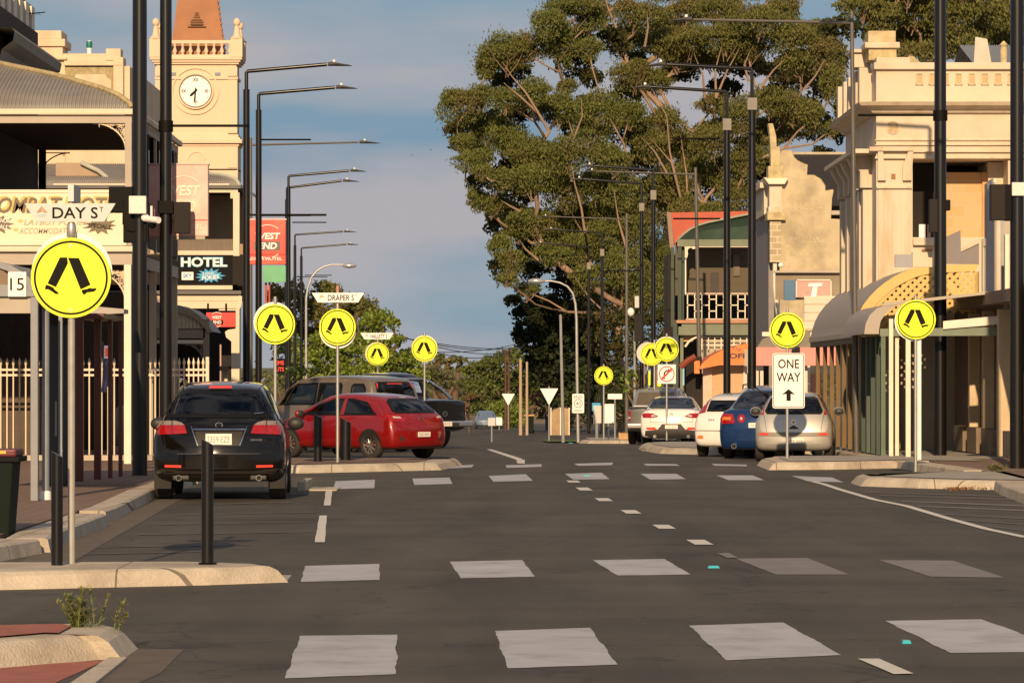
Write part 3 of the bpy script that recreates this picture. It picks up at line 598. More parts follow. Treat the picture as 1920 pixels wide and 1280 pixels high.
def lamp_tall(px, s, toppy, armpy, endpx, endpy, headpx, label, base=None, w_=.115, tilt=0):
    y = YY(s); x = XX(px, s); zb = gz(y)+.12 if base is None else ZZ(base, s); ht = ZZ(toppy, s); sg = 1 if endpx > px else -1
    t = thing('street_lamp', (XX(px+tilt, s), y, zb), label, 'street lamp', 'slender single-arm street lamps')
    BR = mat('brown_grey_paint', (.11, .10, .085), .4, .1, .1, 4)
    MB().tube([(XX(px+tilt, s), y, zb), (x, y, ht)], [w_/2*1.15, w_/2*.75], 14).build('pole', BR, t, smooth=40)
    MB().tube([(x, y, ZZ(armpy, s)), (XX(endpx, s), y, ZZ(endpy, s))], [.035, .028], 8).build('arm', BR, t, smooth=40)
    head(t, XX(endpx+sg*2, s), y, ZZ(endpy, s)-.02, sg, abs(headpx-endpx-sg*2)/s, s)
    return t
def lamp_near(px, s, base, w_, label, boxes, rod=None, topz=11.2, sg=1):
    y = YY(s); x = XX(px, s); zb = ZZ(base, s)
    t = thing('street_lamp', (x, y, zb), label, 'street lamp', LG)
    MB().tube([(x, y, zb), (x, y, 10.6)], [w_/2*1.06, w_/2*.96], 24).build('pole', BLACK, t, smooth=40)
    MB().lathe([(w_*.66, 0), (w_*.66, .02), (w_*.53, .03)], (x, y, zb), 24).build('base_plate', BLACKM, t)
    MB().tube([(x, y, 10.55), (x, y, topz), (x+sg*.03, y, topz+.03), (x+sg*2.0, y, topz+.14)], .045, 12).build('arm', BLACK, t, smooth=40); head(t, x+sg*2.02, y, topz+.12, sg, .55, s)
    for (x0, x1, y0, y1, m, nm, d0, d1) in boxes:
        MB().box(XX(x0, s), XX(x1, s), y+d0, y+d1, ZZ(y1, s), ZZ(y0, s)).build(nm, m, t, bevel=.01)
    if rod:
        a, b, py = rod; MB().tube([(XX(a, s), y, ZZ(py, s)), (XX(b, s), y, ZZ(py, s))], .026, 10).build('banner_rod', BLACKM, t, smooth=40)
        MB().tube([(x, y, ZZ(py, s)-.12), (x, y, ZZ(py, s)+.10)], w_*.6, 20).build('collar', BLACKM, t, smooth=40)
    return t
WB = mat('junction_box_white', (.66, .64, .58), .5, 0, .08, 20)
SPK = mat('speaker_grey', (.022, .019, .016), .6, .0, .08, spec=.12)
t = lamp_near(262, 112, 909, .245, 'closest black lamp post on the left, with a white junction box', [(204,250,350,398,BLACKM,'speaker_box',-.02,.25),(232,276,372,455,BLACKM,'bracket',-.10,.16),(245,277,369,402,WB,'junction_box',-.30,-.12)])
def camera_unit(par, s, px, py, y):
    m = MB().tube([W(px-14, py+2, s)+Vector((0, y, 0)), W(px+12, py+6, s)+Vector((0, y-.25, 0))], .055, 12); b = m.build('security_camera', SIGNW, par, smooth=40)
    m = MB().tube([W(px-4, py-22, s)+Vector((0, y, 0)), W(px-4, py+2, s)+Vector((0, y, 0))], .02, 8); m.build('antenna', SIGNW, b)
    m = MB().sphere(tuple(W(px-16, py, s)+Vector((0, y, 0))), .07); m.build('camera_joint', SIGNW, b, smooth=60)
    m = MB().sphere(tuple(W(px-2, py+14, s)+Vector((0, y, 0))), .06); m.build('camera_lens', BLACKM, b, smooth=60)
camera_unit(t, 112, 290, 409, -.18)
m = MB().tube([W(232, 400, 112)+Vector((0, -.1, 0)), W(232, 420, 112)+Vector((0, -.12, 0)), W(240, 432, 112)+Vector((0, -.13, 0)), W(252, 434, 112)+Vector((0, -.13, 0))], .012, 6); m.build('cable', BLACKM, t)
lamp_near(311, 95, 872, .24, 'second near left lamp post, with a curved black box', [(297,326,377,401,BLACKM,'bracket',-.16,.16),(327,357,379,438,SPK,'speaker_box',-.14,.10)], (321,468,236), 11.2)
lamp_near(1763, 89, 866, .255, 'black lamp post in front of the yellow lattice awning, curved box on its left', [(1742,1757,374,436,SPK,'speaker_box',-.12,.12),(1761,1781,375,395,BLACKM,'bracket',-.12,.12)], (1609,1751,216), 11.2, -1)
lamp_near(1907, 104, 893, .25, 'rightmost black lamp post, at the photo edge, with a pale square plate', [(1857,1884,346,413,SPK,'speaker_box',-.1,.16),(1884,1900,346,414,BLACKM,'bracket',-.06,.14),(1895,1918,343,368,WB,'junction_box',-.2,-.1)], None, 11.2, -1)
lamp_bent(462, 79, 134, 613, 121, 660, 'black street lamp nearest the clock tower, arm reaching over the road', 168, w_=.17)
lamp_bent(485, 73.3, 176, 628, 164, 670, 'left black street lamp, second from the clock tower, arm just under the first', 206, w_=.165, rods=[(489,583,262),(490,583,404)])
lamp_tall(470, 57, 258, 272, 672, 267, 713, 'lamp hidden behind the first two left posts, only its long low arm showing', w_=.13)
lamp_bent(541, 51.6, 330, 655, 320, 687, 'left street lamp third pair, upper arm', 350, w_=.16, rods=[(548,612,417)])
lamp_bent(538, 49.6, 352, 641, 339, 674, 'left street lamp third pair, lower arm', 374, w_=.16)
lamp_bent(553, 37, 440, 643, 434, 669, 'left street lamp fourth pair, upper arm against blue sky', 460, w_=.16, rods=[(571,622,516)])
lamp_bent(565, 33.7, 465, 650, 458, 673, 'left street lamp fourth pair, lower arm above the curved silver lamp', 480, w_=.16, rods=[(553,614,519)])
# right side
lamp_tall(1597, 84.6, 22, 43, 1300, 37, 1253, 'tall slender lamp in front of the cream bank corner, longest arm', 859, .115, 9)
lamp_bent(1410, 79.4, 129, 1250, 121, 1212, 'black lamp post right of the blue car, upper of the two big right arms', 206, w_=.19, thin=.085, jm=(184, 207))
lamp_bent(1363, 73.6, 172, 1220, 163, 1184, 'black lamp post before the green balcony, lower of the two big right arms', 244, w_=.18, thin=.085, jm=(223, 245), rods=[(1264,1350,260),(1262,1350,410)])
lamp_tall(1304, 48.4, 314, 327, 1118, 321, 1092, 'slender lamp at the left edge of the green balcony', w_=.16, tilt=10)
lamp_bent(1225, 53, 319, 1114, 311, 1086, 'black lamp in front of the gum trees, arm crossing the foliage', 378, w_=.17, jm=(357, 375))
lamp_bent(1203, 50, 344, 1094, 336, 1068, 'black lamp left of it with a lower arm over the gum trees', 397, w_=.16, jm=(381, 396), rods=[(1131,1200,508)])
lamp_tall(1175, 37.5, 400, 411, 1030, 406, 1008, 'slender pale lamp pole among the gum trees', w_=.17)
lamp_bent(1129, 37.3, 437, 1040, 430, 1018, 'far black lamp, right of the curved silver lamp', 486, w_=.17, jm=(467, 480), rods=[(1138,1192,508)])
lamp_bent(1104, 33.9, 463, 1020, 456, 1000, 'farthest black lamp on the right, next to the curved silver lamp', 508, w_=.17, jm=(492, 505), rods=[(1048,1098,512)])
# small boxes hung on those posts
def silver_lamp(px, base, s, pts, headc, label, r=.055):
    y = YY(s); t = thing('street_lamp', W(px, base, s), label, 'street lamp', 'curved silver street lamps')
    P = [W(a, b, s) for a, b in pts]; MB().tube(P, [r*(1-.5*i/(len(P)-1)) for i in range(len(P))], 10).build('pole', GALV, t, smooth=60)
    c = W(headc[0], headc[1], s); m = MB().sphere(tuple(c), .30, .14, .10); m.build('luminaire', mat('luminaire_silver', (.55, .55, .55), .2, .6, .05), t, smooth=60)
silver_lamp(574, 700, 46, [(574,842),(574,560),(577,540),(584,520),(594,508),(606,500),(622,496),(646,496)], (655, 498), 'curved silver street lamp on the left, rising above the trees')
silver_lamp(1084, 829, 56, [(1084,829),(1082,700),(1081,600),(1079,570),(1074,550),(1064,537),(1050,530),(1035,527),(1012,526)], (1006, 527), 'curved silver street lamp at the dark pine')
def plain_pole(px, top, base, s, r, label, m=GALV, name='steel_pole', cat='pole', lean=0):
    mb = MB().tube([W(px+lean, base, s), W(px, top, s)], [r, r*.8], 8); return solo(name, mb, m, label, cat, smooth=40)
plain_pole(1051, 590, 829, 56, .055, 'thin pale pole with a short rod left of the curved silver lamp', lean=5)
plain_pole(1190, 620, 800, 45, .06, 'thin pale post behind the silver utility, among the gum trees')
plain_pole(1208, 640, 800, 44, .05, 'thin brown post just left of the overlapping round signs', mat('timber_pole', (.30, .19, .11), .85, 0, .2, 4, stretch=(4, 4, .4)))
plain_pole(1230, 640, 800, 43, .05, 'thin brown post hidden mostly by the overlapping round signs', mat('timber_pole', (.3, .19, .11), .85))
# ================================================================ bin, weed, near left shop posts
t = thing('wheelie_bin', W(12, 1042, 178), 'dark green wheelie bin with a red and yellow lid at the left photo edge', 'bin')
s = 178; y = YY(s); z0 = ZZ(1040, s)
m = MB(); 
def frus(m, x0, x1, y0, y1, z0, X0, X1, Y0, Y1, z1): m.add([(x0,y0,z0),(x1,y0,z0),(x1,y1,z0),(x0,y1,z0),(X0,Y0,z1),(X1,Y0,z1),(X1,Y1,z1),(X0,Y1,z1)], [(0,3,2,1),(4,5,6,7),(0,1,5,4),(1,2,6,5),(2,3,7,6),(3,0,4,7)])
frus(m, XX(-72, s), XX(14, s), y+.05, y+.55, z0+.04, XX(-78, s), XX(25, s), y, y+.62, ZZ(862, s)); m.build('bin_body', mat('bin_green', (.006, .012, .008), .7, spec=.15), t, bevel=.02)
m = MB(); m.box(XX(-82, s), XX(36, s), y-.03, y+.66, ZZ(866, s), ZZ(856, s)); m.build('rim', mat('bin_black', (.006, .008, .007), .7, spec=.15), t, bevel=.01)
m = MB(); m.box(XX(-78, s), XX(30, s), y, y+.64, ZZ(856, s), ZZ(842, s)); m.build('lid', mat('bin_lid_red', (.12, .012, .018), .5), t, bevel=.02)
m = MB(); m.box(XX(-30, s), XX(11, s), y-.004, y+.01, ZZ(850, s), ZZ(845, s)); m.build('lid_sticker', mat('bin_yellow', (.7, .45, .04), .5), t)
m = MB().tube([(XX(8, s), y+.55, z0+.09), (XX(16, s), y+.55, z0+.09)], .09, 14); m.build('wheel', BLACKM, t, smooth=40)
def weed(px, py, s, label, stems, seed, hgt, name='weed'):
    rnd = random.Random(seed); b = W(px, py, s); t = thing(name, b, label, 'plant'); m = MB(); lf = MB()
    for k in range(stems):
        bx = rnd.uniform(-.12, .12)*1.0; lx = rnd.uniform(-.1, .1); ly = rnd.uniform(-.1, .1); h = hgt*rnd.uniform(.35, 1)
        P = [(b.x+bx*.6, b.y+rnd.uniform(-.05, .05), b.z-.02), (b.x+bx*.8+lx*.4, b.y+ly*.4, b.z+h*.5), (b.x+bx+lx, b.y+ly, b.z+h)]
        m.tube(P, [.005, .004, .002], 5)
        for j in range(40):
            u = rnd.uniform(.15, 1); p = Vector(P[0]).lerp(Vector(P[1]), u*2) if u < .5 else Vector(P[1]).lerp(Vector(P[2]), u*2-1)
            a = rnd.uniform(0, 6.28); l_ = rnd.uniform(.018, .05); dz = rnd.uniform(.2, 1)*l_; q = p+Vector((math.cos(a)*l_, math.sin(a)*l_, dz)); w_ = Vector((-math.sin(a), math.cos(a), .2))*.0065
            lf.add([p-w_, p+w_, q+w_*.5, q-w_*.5], [(0, 1, 2, 3)])
        if h > hgt*.6: lf.sphere(P[2], .010, .010, .018, 5, 4)
    m.build('stems', mat('weed_stem', (.14, .17, .05), .8), t); lf.build('foliage', leafmat('weed_leaf', (.14, .20, .045), (.34, .30, .15)), t)
weed(163, 1187, 286, 'spindly green weed growing from the kerb crack at bottom left', 20, 3, .30)
weed(207, 1178, 286, 'single weed stem standing right of the larger kerb weed', 2, 5, .17)
weed(1868, 884, 108, 'low dry grassy weed tuft on the right island near the edge lamp post', 14, 8, .14)
m = MB(); rnd = random.Random(4)
for i in range(700):
    u = rnd.random(); p = G(1780+95*u+rnd.gauss(0, 4), 915-2*u+rnd.gauss(0, 1.2)+ (rnd.random()*4)); a = rnd.uniform(0, 6.28); l_ = rnd.uniform(.02, .05)
    q = Vector((math.cos(a)*l_, math.sin(a)*l_, 0)); w_ = Vector((-math.sin(a), math.cos(a), .3))*.012; z = rnd.uniform(.005, .05)*(1-abs(2*u-1.1)*.5); p.z = z
    m.add([p, p+w_, p+q+w_, p+q+Vector((0, 0, .02))], [(0, 1, 2, 3)])
o = m.build('leaf_litter', leafmat('dry_litter', (.22, .08, .03), (.30, .14, .05), None, .8, .1)); tag(o, 'rusty brown leaf litter gathered against the right kerb', 'leaf litter', kind='stuff')
# ================================================================ near left shop: posts, awning end, number plate, brown posts
CORR = mat('corrugated_iron', (.30, .28, .25), .5, .25, .1, 1.5, tintcol=(.20, .15, .10), tfac=.35, tscale=.8)
CORRB = mat('brown_corrugated', (.33, .24, .16), .6, .1, .12, 1.5)
LICH = mat('lichen_ridge', (.36, .30, .16), .85, 0, .3, 8)
STUC = mat('cream_stucco', (.66, .52, .36), .8, 0, .06, 1.2, .15, 40, tintcol=(.46, .34, .20), tfac=.5, tscale=.9, stretch=(1.5, 1.5, .5))
STUCT = mat('tower_stucco', (.67, .53, .375), .75, 0, .04, 1.0, .08, 40, tintcol=(.58, .44, .28), tfac=.4, tscale=.5, stretch=(1.5, 1.5, .4))
t = thing('shop_verandah', W(66, 960, 141), 'grey corner posts and curved awning end of the nearest left shop, street number 15', 'verandah')
s = 141; y = YY(s)
MB().box(XX(57, s), XX(71, s), y, y+.12, .15, ZZ(548, s)).build('post', GALVP, t, bevel=.008)
MB().tube([(XX(77, s), y+.5, .15), (XX(77, s), y+.5, ZZ(560, s))], .05, 14).build('post', GALVP, t, smooth=40)
MB().lathe([(.075, 0), (.07, .1), (.05, .12)], (XX(77, s), y+.5, .15), 14).build('post_foot', SIGNW, t)
MB().box(XX(89, s), XX(96, s), y+1.2, y+1.3, .15, ZZ(698, s)+.9).build('post', GALVP, t)
MB().box(XX(-120, s), XX(72, s), y-.02, y+.14, ZZ(556, s), ZZ(534, s)).build('beam', GALVP, t, bevel=.006)
MB().box(XX(-120, s), XX(58, s), y+.04, y+.09, ZZ(587, s), ZZ(556, s)).build('valance', TIMBERG, t)
P = [(-200,478),(-60,484),(0,491),(20,497),(40,508),(55,520),(64,536)]; Q = [(60,548),(48,530),(34,519),(15,508),(0,503),(-60,498),(-200,494)]
MB().prism([(XX(a, s), ZZ(b, s)) for a, b in P+Q], y-.03, y+.1).build('awning_end', GALVP, t, smooth=30)
m = MB(); m.grid([[(XX(a, s), y+.1+d_, ZZ(b, s)) for a, b in P] for d_ in (0, 4, 8)]); m.build('awning_roof', CORR, t)
MB().prism([(XX(a, s), ZZ(b, s)) for a, b in Q+[(-200,536),(60,536)]][::1], y+.02, y+.05).build('gable_infill', mat('perforated_infill', (.22, .16, .11), .8), t)
m = MB().box(XX(16, s), XX(50, s), y-.05, y-.03, ZZ(556, s), ZZ(510, s)); b = m.build('number_plate', SIGNW, t)
textmb('15', XX(33, s), ZZ(533, s), 23/s, y-.055, 26/s).build('lettering', SIGNK, b)
s = 118; y = YY(s)
BRN = mat('oxblood_paint', (.10, .022, .013), .45, 0, .12, 3)
t = thing('shop_verandah', W(165, 922, s), 'row of dark oxblood red verandah posts just right of the DAY ST sign pole', 'verandah')
for i, (a, b, dy) in enumerate([(144,161,-.4),(168,181,.6),(183,191,1.5),(192,199,2.4)]):
    MB().box(XX(a, s), XX(b, s), y+dy, y+dy+.12, .15, ZZ(596, s)).build('post', BRN, t, bevel=.008)
MB().box(XX(142, s), XX(200, s), y-.4, y+2.6, ZZ(598, s), ZZ(588, s)).build('beam', BRN, t, bevel=.008)
MB().prism([(XX(100, s), ZZ(590, s)), (XX(214, s), ZZ(584, s)), (XX(214, s), ZZ(576, s)), (XX(100, s), ZZ(566, s))], y+1.5, y+2.2).build('awning_edge', CORR, t)
s = 124; y = YY(s); t = thing('cabinet', W(110, 915, s), 'tall dark blue-grey shop cabinet behind the left bollard', 'cabinet')
MB().box(XX(92, s), XX(126, s), y, y+.7, .15, ZZ(610, s)).build('body', mat('cabinet_dark', (.018, .026, .032), .5), t, bevel=.02)
MB().box(XX(103, s), XX(107, s), y-.012, y, .9, ZZ(752, s)).build('edge_strip', GALVP, t)
s = 106; t = thing('hanging_flag', W(200, 735, s), 'dark blue ensign flag hanging from the red posts', 'flag'); y = YY(s)
m = MB(); rows = []
for i in range(9):
    v = i/8; z = ZZ(640+95*v, s); rows.append([(XX(191+14*u*(.35+.65*min(1, v*1.6))*(1-.5*max(0, v-.75)*4)+1.5*math.sin(5*u+4*v), s), y+.04*math.sin(9*u+3*v), z) for u in [j/6 for j in range(7)]])
m.grid(rows); m.build('cloth', mat('flag_navy', (.015, .02, .07), .8), t, smooth=60)
m = MB(); m.box(XX(198, s), XX(205, s), y-.06, y-.05, ZZ(668, s), ZZ(652, s)); m.build('red_cross', mat('flag_red', (.25, .015, .015), .8), t); m = MB(); m.box(XX(196, s), XX(206, s), y-.057, y-.05, ZZ(672, s), ZZ(648, s)); m.build('white_stripes', mat('flag_pale', (.16, .18, .26), .8), t)

# ================================================================ corner hotel A
sA = 99.0; YA = YY(sA); XA = -7.2
HT = [(0, 6.86), (.05, 6.95), (.15, 7.03), (.31, 7.14), (.6, 7.27), (1.25, 7.49), (1.7, 7.63), (2.86, 7.94), (3.1, 8.0)]
def hA(u): return float(np.interp(u, [a for a, b in HT], [b for a, b in HT]))
hotel = thing('corner_hotel', (-9, YA+2, 0), 'corner hotel with a curved corrugated verandah roof and cream fascia board sign', 'building')
US = [0, .02, .05, .1, .15, .22, .31, .45, .6, .9, 1.25, 1.7, 2.3, 3.1]
def ribroof(mb, x0, x1, y0, depth_fn, hip_right=True, n=None, hip_left=False):
    """roof facing -y: columns along x with corrugation"""
    n = n or int((x1-x0)/.019)
    rows = []
    for i in range(n+1):
        x = x0+(x1-x0)*i/n; c = .014*(1 if (i//2) % 2 else -1) if True else 0
        row = []
        for u in US:
            uu = u
            if hip_right: uu = min(u, x1-x)
            row.append((x, y0+uu, depth_fn(uu)+c*(0 if uu < u else 1)))
        rows.append(row)
    mb.grid(rows)
m = MB(); ribroof(m, -14.5, XA, YA, hA); m.build('verandah_roof', CORR, hotel)
m = MB(); n = 300; rows = []
for i in range(n+1):
    y = YA+(YY(86.9)-YA)*i/n; c = .014*(1 if (i//2) % 2 else -1)
    rows.append([(XA-min(u, y-YA), y, hA(min(u, y-YA))+(c if u < y-YA else 0)) for u in US])
m.grid(rows); m.build('verandah_roof', CORR, hotel)
m = MB(); m.tube([(XA-u, YA+u, hA(u)+.03) for u in US], .05, 8); m.build('ridge_capping', LICH, hotel, smooth=60)
Y2 = YY(86.9)
m = MB(); m.box(-14.5, XA+.03, YA-.09, YA+.0, 6.755, 6.865); m.box(XA, XA+.09, YA-.09, Y2, 6.755, 6.865); m.build('gutter', CREAM, hotel, bevel=.02)
m = MB(); m.box(-14.5, XA-.005, YA+.005, YA+.07, 6.60, 6.752); m.box(XA-.07, XA-.003, YA+.075, Y2, 6.60, 6.752); m.build('fascia', TIMBERG, hotel)
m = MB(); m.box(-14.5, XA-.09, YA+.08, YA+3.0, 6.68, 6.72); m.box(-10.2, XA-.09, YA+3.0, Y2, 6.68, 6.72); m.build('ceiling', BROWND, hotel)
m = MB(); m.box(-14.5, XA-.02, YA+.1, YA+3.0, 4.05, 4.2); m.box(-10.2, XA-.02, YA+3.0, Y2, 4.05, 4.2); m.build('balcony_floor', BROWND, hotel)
m = MB(); m.box(-14.5, XA+.08, YA-.10, YA-.01, 4.16, 4.27); m.box(-6.95, -6.9, YA-.1, YA, 4.16, 4.27); m.build('lower_gutter', CREAM, hotel, bevel=.02)
m = MB(); m.box(-14.5, XA, YA, YA+.07, 3.92, 4.155); m.box(XA-.07, XA, YA+.075, Y2, 3.92, 4.155); m.build('lower_beam', TIMBERG, hotel)
for (px, yy) in ((243, 0), (None, 4.9), (None, 9.7)):
    x = XA-.065; MB().box(x-.065, x+.06, YA+yy+.002, YA+yy+.125, 4.28, 6.60).build('post', TIMBERG, hotel, bevel=.008)
    MB().box(x-.085, x+.05, YA+yy+.002, YA+yy+.13, .15, 3.92).build('post', CREAM2 if yy == 0 else TIMBERG, hotel, bevel=.008)
for x in (-10.3, -12.6): MB().box(x-.06, x+.06, YA+.002, YA+.12, .15, 3.92).build('post', BROWND, hotel)
def lace(par, cx, cz, w_, h, y, m_, flip=1, th=.02, seed=0):
    """cast iron corner bracket filling the corner (cx,cz), reaching w_ in -x*flip and h down"""
    mb = MB(); n = 18; arc = [(cx-flip*w_*(1-math.sin(q)), y, cz-h*(1-math.cos(q))) for q in [math.pi/2*i/n for i in range(n+1)]]
    mb.tube(arc, th, 6); mb.tube([(cx, y, cz), (cx-flip*w_, y, cz)], th*.8, 6); mb.tube([(cx, y, cz), (cx, y, cz-h)], th*.8, 6)
    rnd = random.Random(seed)
    for i in range(70):
        a, b = rnd.random(), rnd.random(); q = math.pi/2*a
        # limit under the arc
        ax = w_*(1-math.sin(q)); az = h*(1-math.cos(q)); px_, pz_ = ax*b, az*b if a > .5 else az*b
        if (w_*w_*0+px_) < 0: continue
        X0, Z0 = cx-flip*px_*.95, cz-pz_*.95; r_ = rnd.uniform(.35, .8)*.05*w_/.5; s0 = rnd.uniform(0, 6)
        mb.tube([(X0+r_*(1-k*.12)*math.cos(s0+k), y, Z0+r_*(1-k*.12)*math.sin(s0+k)) for k in range(5)], th*.42, 4)
    mb.tube([(cx-flip*w_*.80, y, cz), (cx-flip*w_*.80, y, cz-h*.16)], [th, th*.3], 6)
    return mb.build('lace_bracket', m_, par)
lace(hotel, XX(235, sA), 6.6, 62/sA, 50/sA, YA+.06, CREAM, 1, .016, 1)
lace(hotel, XX(234, sA), ZZ(511, sA), 60/sA, 54/sA, YA+.06, CREAM, 1, .016, 2)
lace(hotel, -10.2+.02, 6.62, -.65, .55, Y2-.06, BLACKM, 1, .014, 3)  # far bracket and its post coloured black to paint a silhouette
MB().box(-10.2, -10.05, Y2-.12, Y2, 4.2, 6.68).build('post', BLACKM, hotel)
# sign board
bm_ = MB().box(-14.5, XX(236, sA), YA-.05, YA-.005, ZZ(456, sA), ZZ(358, sA)).build('sign_board', mat('sign_cream', (.74, .66, .48), .55, 0, .05, 2), hotel)
MB().box(-14.5, XX(236, sA)+.02, YA-.07, YA-.052, ZZ(460, sA), ZZ(452, sA)).build('frame', CREAM2, bm_); MB().box(-14.5, XX(236, sA)+.02, YA-.07, YA-.052, ZZ(362, sA), ZZ(356, sA)).build('frame', CREAM2, bm_)
m = textmb('WOMBAT HOTEL', XX(93, sA), ZZ(382, sA), 29/sA, YA-.062, 270/sA, bold=.03, shear=.25); m.build('lettering', mat('sign_gold_shadow', (.62, .42, .10), .5), bm_)
m = textmb('WOMBAT HOTEL', XX(97, sA), ZZ(385, sA), 29/sA, YA-.068, 270/sA, bold=.02, shear=.25); m.build('lettering', mat('sign_dark_olive', (.13, .10, .05), .5), bm_)
m = textmb('LAYBUY POKIES', XX(105, sA), ZZ(417, sA), 10/sA, YA-.058, 120/sA, bold=.01, shear=.3); textmb('ACCOMMODATION', XX(92, sA), ZZ(433, sA), 11/sA, YA-.058, 112/sA, bold=.01, shear=.3, mb=m)
m.build('lettering', mat('sign_taupe', (.38, .33, .24), .5), bm_)
m = MB(); m.box(XX(35, sA), XX(43, sA), YA-.058, YA-.05, ZZ(417, sA), ZZ(412, sA)); m.box(XX(26, sA), XX(34, sA), YA-.058, YA-.05, ZZ(433, sA), ZZ(428, sA)); m.build('bullet_mark', mat('sign_gold_shadow', (.62, .42, .10)), bm_)
def burst(par, cx, cz, rx, rz, y, m_, n=11, seed=1, inner=.62, name='starburst'):
    rnd = random.Random(seed); P = []
    for i in range(2*n):
        q = math.pi*i/n; k = rnd.uniform(.92, 1.12) if i % 2 == 0 else inner*rnd.uniform(.9, 1.05); P.append((cx+rx*k*math.cos(q), cz+rz*k*math.sin(q)))
    mb = MB(); v = [(cx, y, cz)]+[(a, y, b) for a, b in P]; mb.add(v, [(0, i+1, (i+1) % (2*n)+1) for i in range(2*n)]); return mb.build(name, m_, par)
DOL = mat('sign_dark_olive', (.13, .10, .05))
burst(bm_, XX(188, sA), ZZ(423, sA), 33/sA, 17/sA, YA-.056, DOL); burst(bm_, XX(-4, sA), ZZ(420, sA), 33/sA, 19/sA, YA-.056, DOL, seed=4)
m = textmb('SPECIALS', XX(187, sA), ZZ(424, sA), 8/sA, YA-.060, 42/sA, bold=.01, shear=.2, rot=-.12); m.build('lettering', SIGNW, bm_); m = textmb('SHOP', XX(8, sA), ZZ(414, sA), 8/sA, YA-.060, 20/sA, bold=.01, shear=.2, rot=-.1, mb=m); textmb('DEALS', XX(2, sA), ZZ(425, sA), 8/sA, YA-.060, 26/sA, bold=.01, shear=.2, rot=-.1, mb=m)
m.build('lettering', SIGNW, bm_)
# street side balustrade boards and posts, their shade put into dark colours
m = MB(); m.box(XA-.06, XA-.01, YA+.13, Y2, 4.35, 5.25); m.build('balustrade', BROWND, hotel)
for k in range(1, 9): MB().box(XA-.10, XA-.02, YA+k*1.12, YA+k*1.12+.08, 5.25, 6.6).build('post', BLACKM, hotel)
# main body with cornice
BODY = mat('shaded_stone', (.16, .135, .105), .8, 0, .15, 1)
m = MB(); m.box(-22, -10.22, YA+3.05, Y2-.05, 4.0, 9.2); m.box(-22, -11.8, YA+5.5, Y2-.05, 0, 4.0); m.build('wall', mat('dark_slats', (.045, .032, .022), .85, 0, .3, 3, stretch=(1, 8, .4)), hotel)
m = MB(); prof = [(0, 8.0), (.1, 8.05), (.16, 8.25), (.42, 8.4), (.45, 8.58), (.38, 8.66), (0, 8.7)]
P = [(Y2+(u if False else 0), 0) for u in ()]
rows = []
for (dx, yy) in ((0, YA+3.05), (0, Y2)): rows.append([(-10.22+u, yy+(u if yy > YA+4 else -u), z) for u, z in prof])
m.grid(rows); rows = [[(-22, Y2+u, z) for u, z in prof], [(-10.22+u, Y2+u, z) for u, z in prof]]; m.grid(rows); m.build('cornice', mat('cornice_grey', (.22, .20, .17), .7), hotel)
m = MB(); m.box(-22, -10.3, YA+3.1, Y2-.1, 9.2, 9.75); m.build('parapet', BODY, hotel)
for k in range(7): MB().box(-10.32, -10.24, YA+3.2+k*.95, YA+3.7+k*.95, 8.75, 9.7).build('baluster_panel', CREAM2, hotel)
for k in range(3):
    w_ = MB().box(-13.9+k*1.4, -13.1+k*1.4, YA+3.0, YA+3.04, 4.3, 6.3).build('window', GLASSD, hotel)
MB().box(-12.5, XX(92, 91), 77.0, 77.08, .2, 2.15).build('yard_screen', mat('warm_brown_boards', (.10, .070, .050), .85, 0, .15, 3), hotel)
MB().box(-22, -8.0, 84.0, 84.1, .15, 3.7).build('yard_wall', BROWND, hotel)
t = thing('television_antenna', W(40, 70, 88), 'thin television antenna above the corner hotel parapet', 'antenna'); t.location.y = 79.5
s = 88; y = 79.5
MB().tube([(XX(40, s), y, ZZ(70, s)), (XX(38, s), y, ZZ(-10, s))], .025, 6).build('mast', BLACKM, t)
m = MB().tube([(XX(30, s), y, ZZ(28, s)), (XX(85, s), y, ZZ(24, s))], .012, 5)
for a in range(32, 80, 6): m.tube([(XX(a, s), y-.22, ZZ(27, s)), (XX(a, s), y+.22, ZZ(27, s))], .007, 4)
m.tube([(XX(30, s), y, ZZ(12, s)), (XX(48, s), y, ZZ(15, s))], .012, 5); m.build('elements', BLACKM, t)

# ================================================================ second hotel, behind
sD = 70.0; YD = YY(sD)
h2 = thing('cream_hotel', (-10, YD, 0), 'cream stucco hotel with stepped parapet and a black HOTEL board on its balcony', 'building')
def RB(mb, x0, x1, y0, y1, s, d0, d1): return mb.box(XX(x0, s), XX(x1, s), YY(s)+d0, YY(s)+d1, ZZ(y1, s), ZZ(y0, s))
m = MB(); RB(m, -300, 122, 112, 860, sD, 0, 12); RB(m, 122, 243, 124, 860, sD, .05, 12); m.build('wall', STUC, h2)
m = MB(); RB(m, 54, 116, 58, 74, sD, -.1, 1.2); RB(m, 57, 123, 74, 88, sD, -.14, 1.3); RB(m, 60, 118, 88, 112, sD, -.06, 1.1); RB(m, 55, 126, 108, 113, sD, -.16, 1.3); m.build('parapet_pier', STUC, h2, bevel=.02)
m = MB(); RB(m, 118, 214, 101, 115, sD, -.05, .6); RB(m, 121, 230, 115, 124, sD, -.14, .6); RB(m, 199, 227, 92, 114, sD, -.1, .5); RB(m, 213, 232, 108, 190, sD, -.12, .6); RB(m, 228, 244, 124, 300, sD, .2, 1.2); m.build('parapet_coping', STUC, h2, bevel=.02)
m = MB(); RB(m, 122, 212, 126, 174, sD, -.03, .04); m.build('lichen_panel', LICH, h2)
P = [(130,200),(131,152),(140,146),(143,140),(198,140),(201,146),(209,152),(209,200)]
MB().prism([(XX(a, sD), ZZ(b, sD)) for a, b in P], YD-.06, YD-.02).build('plaster_panel', STUC, h2)
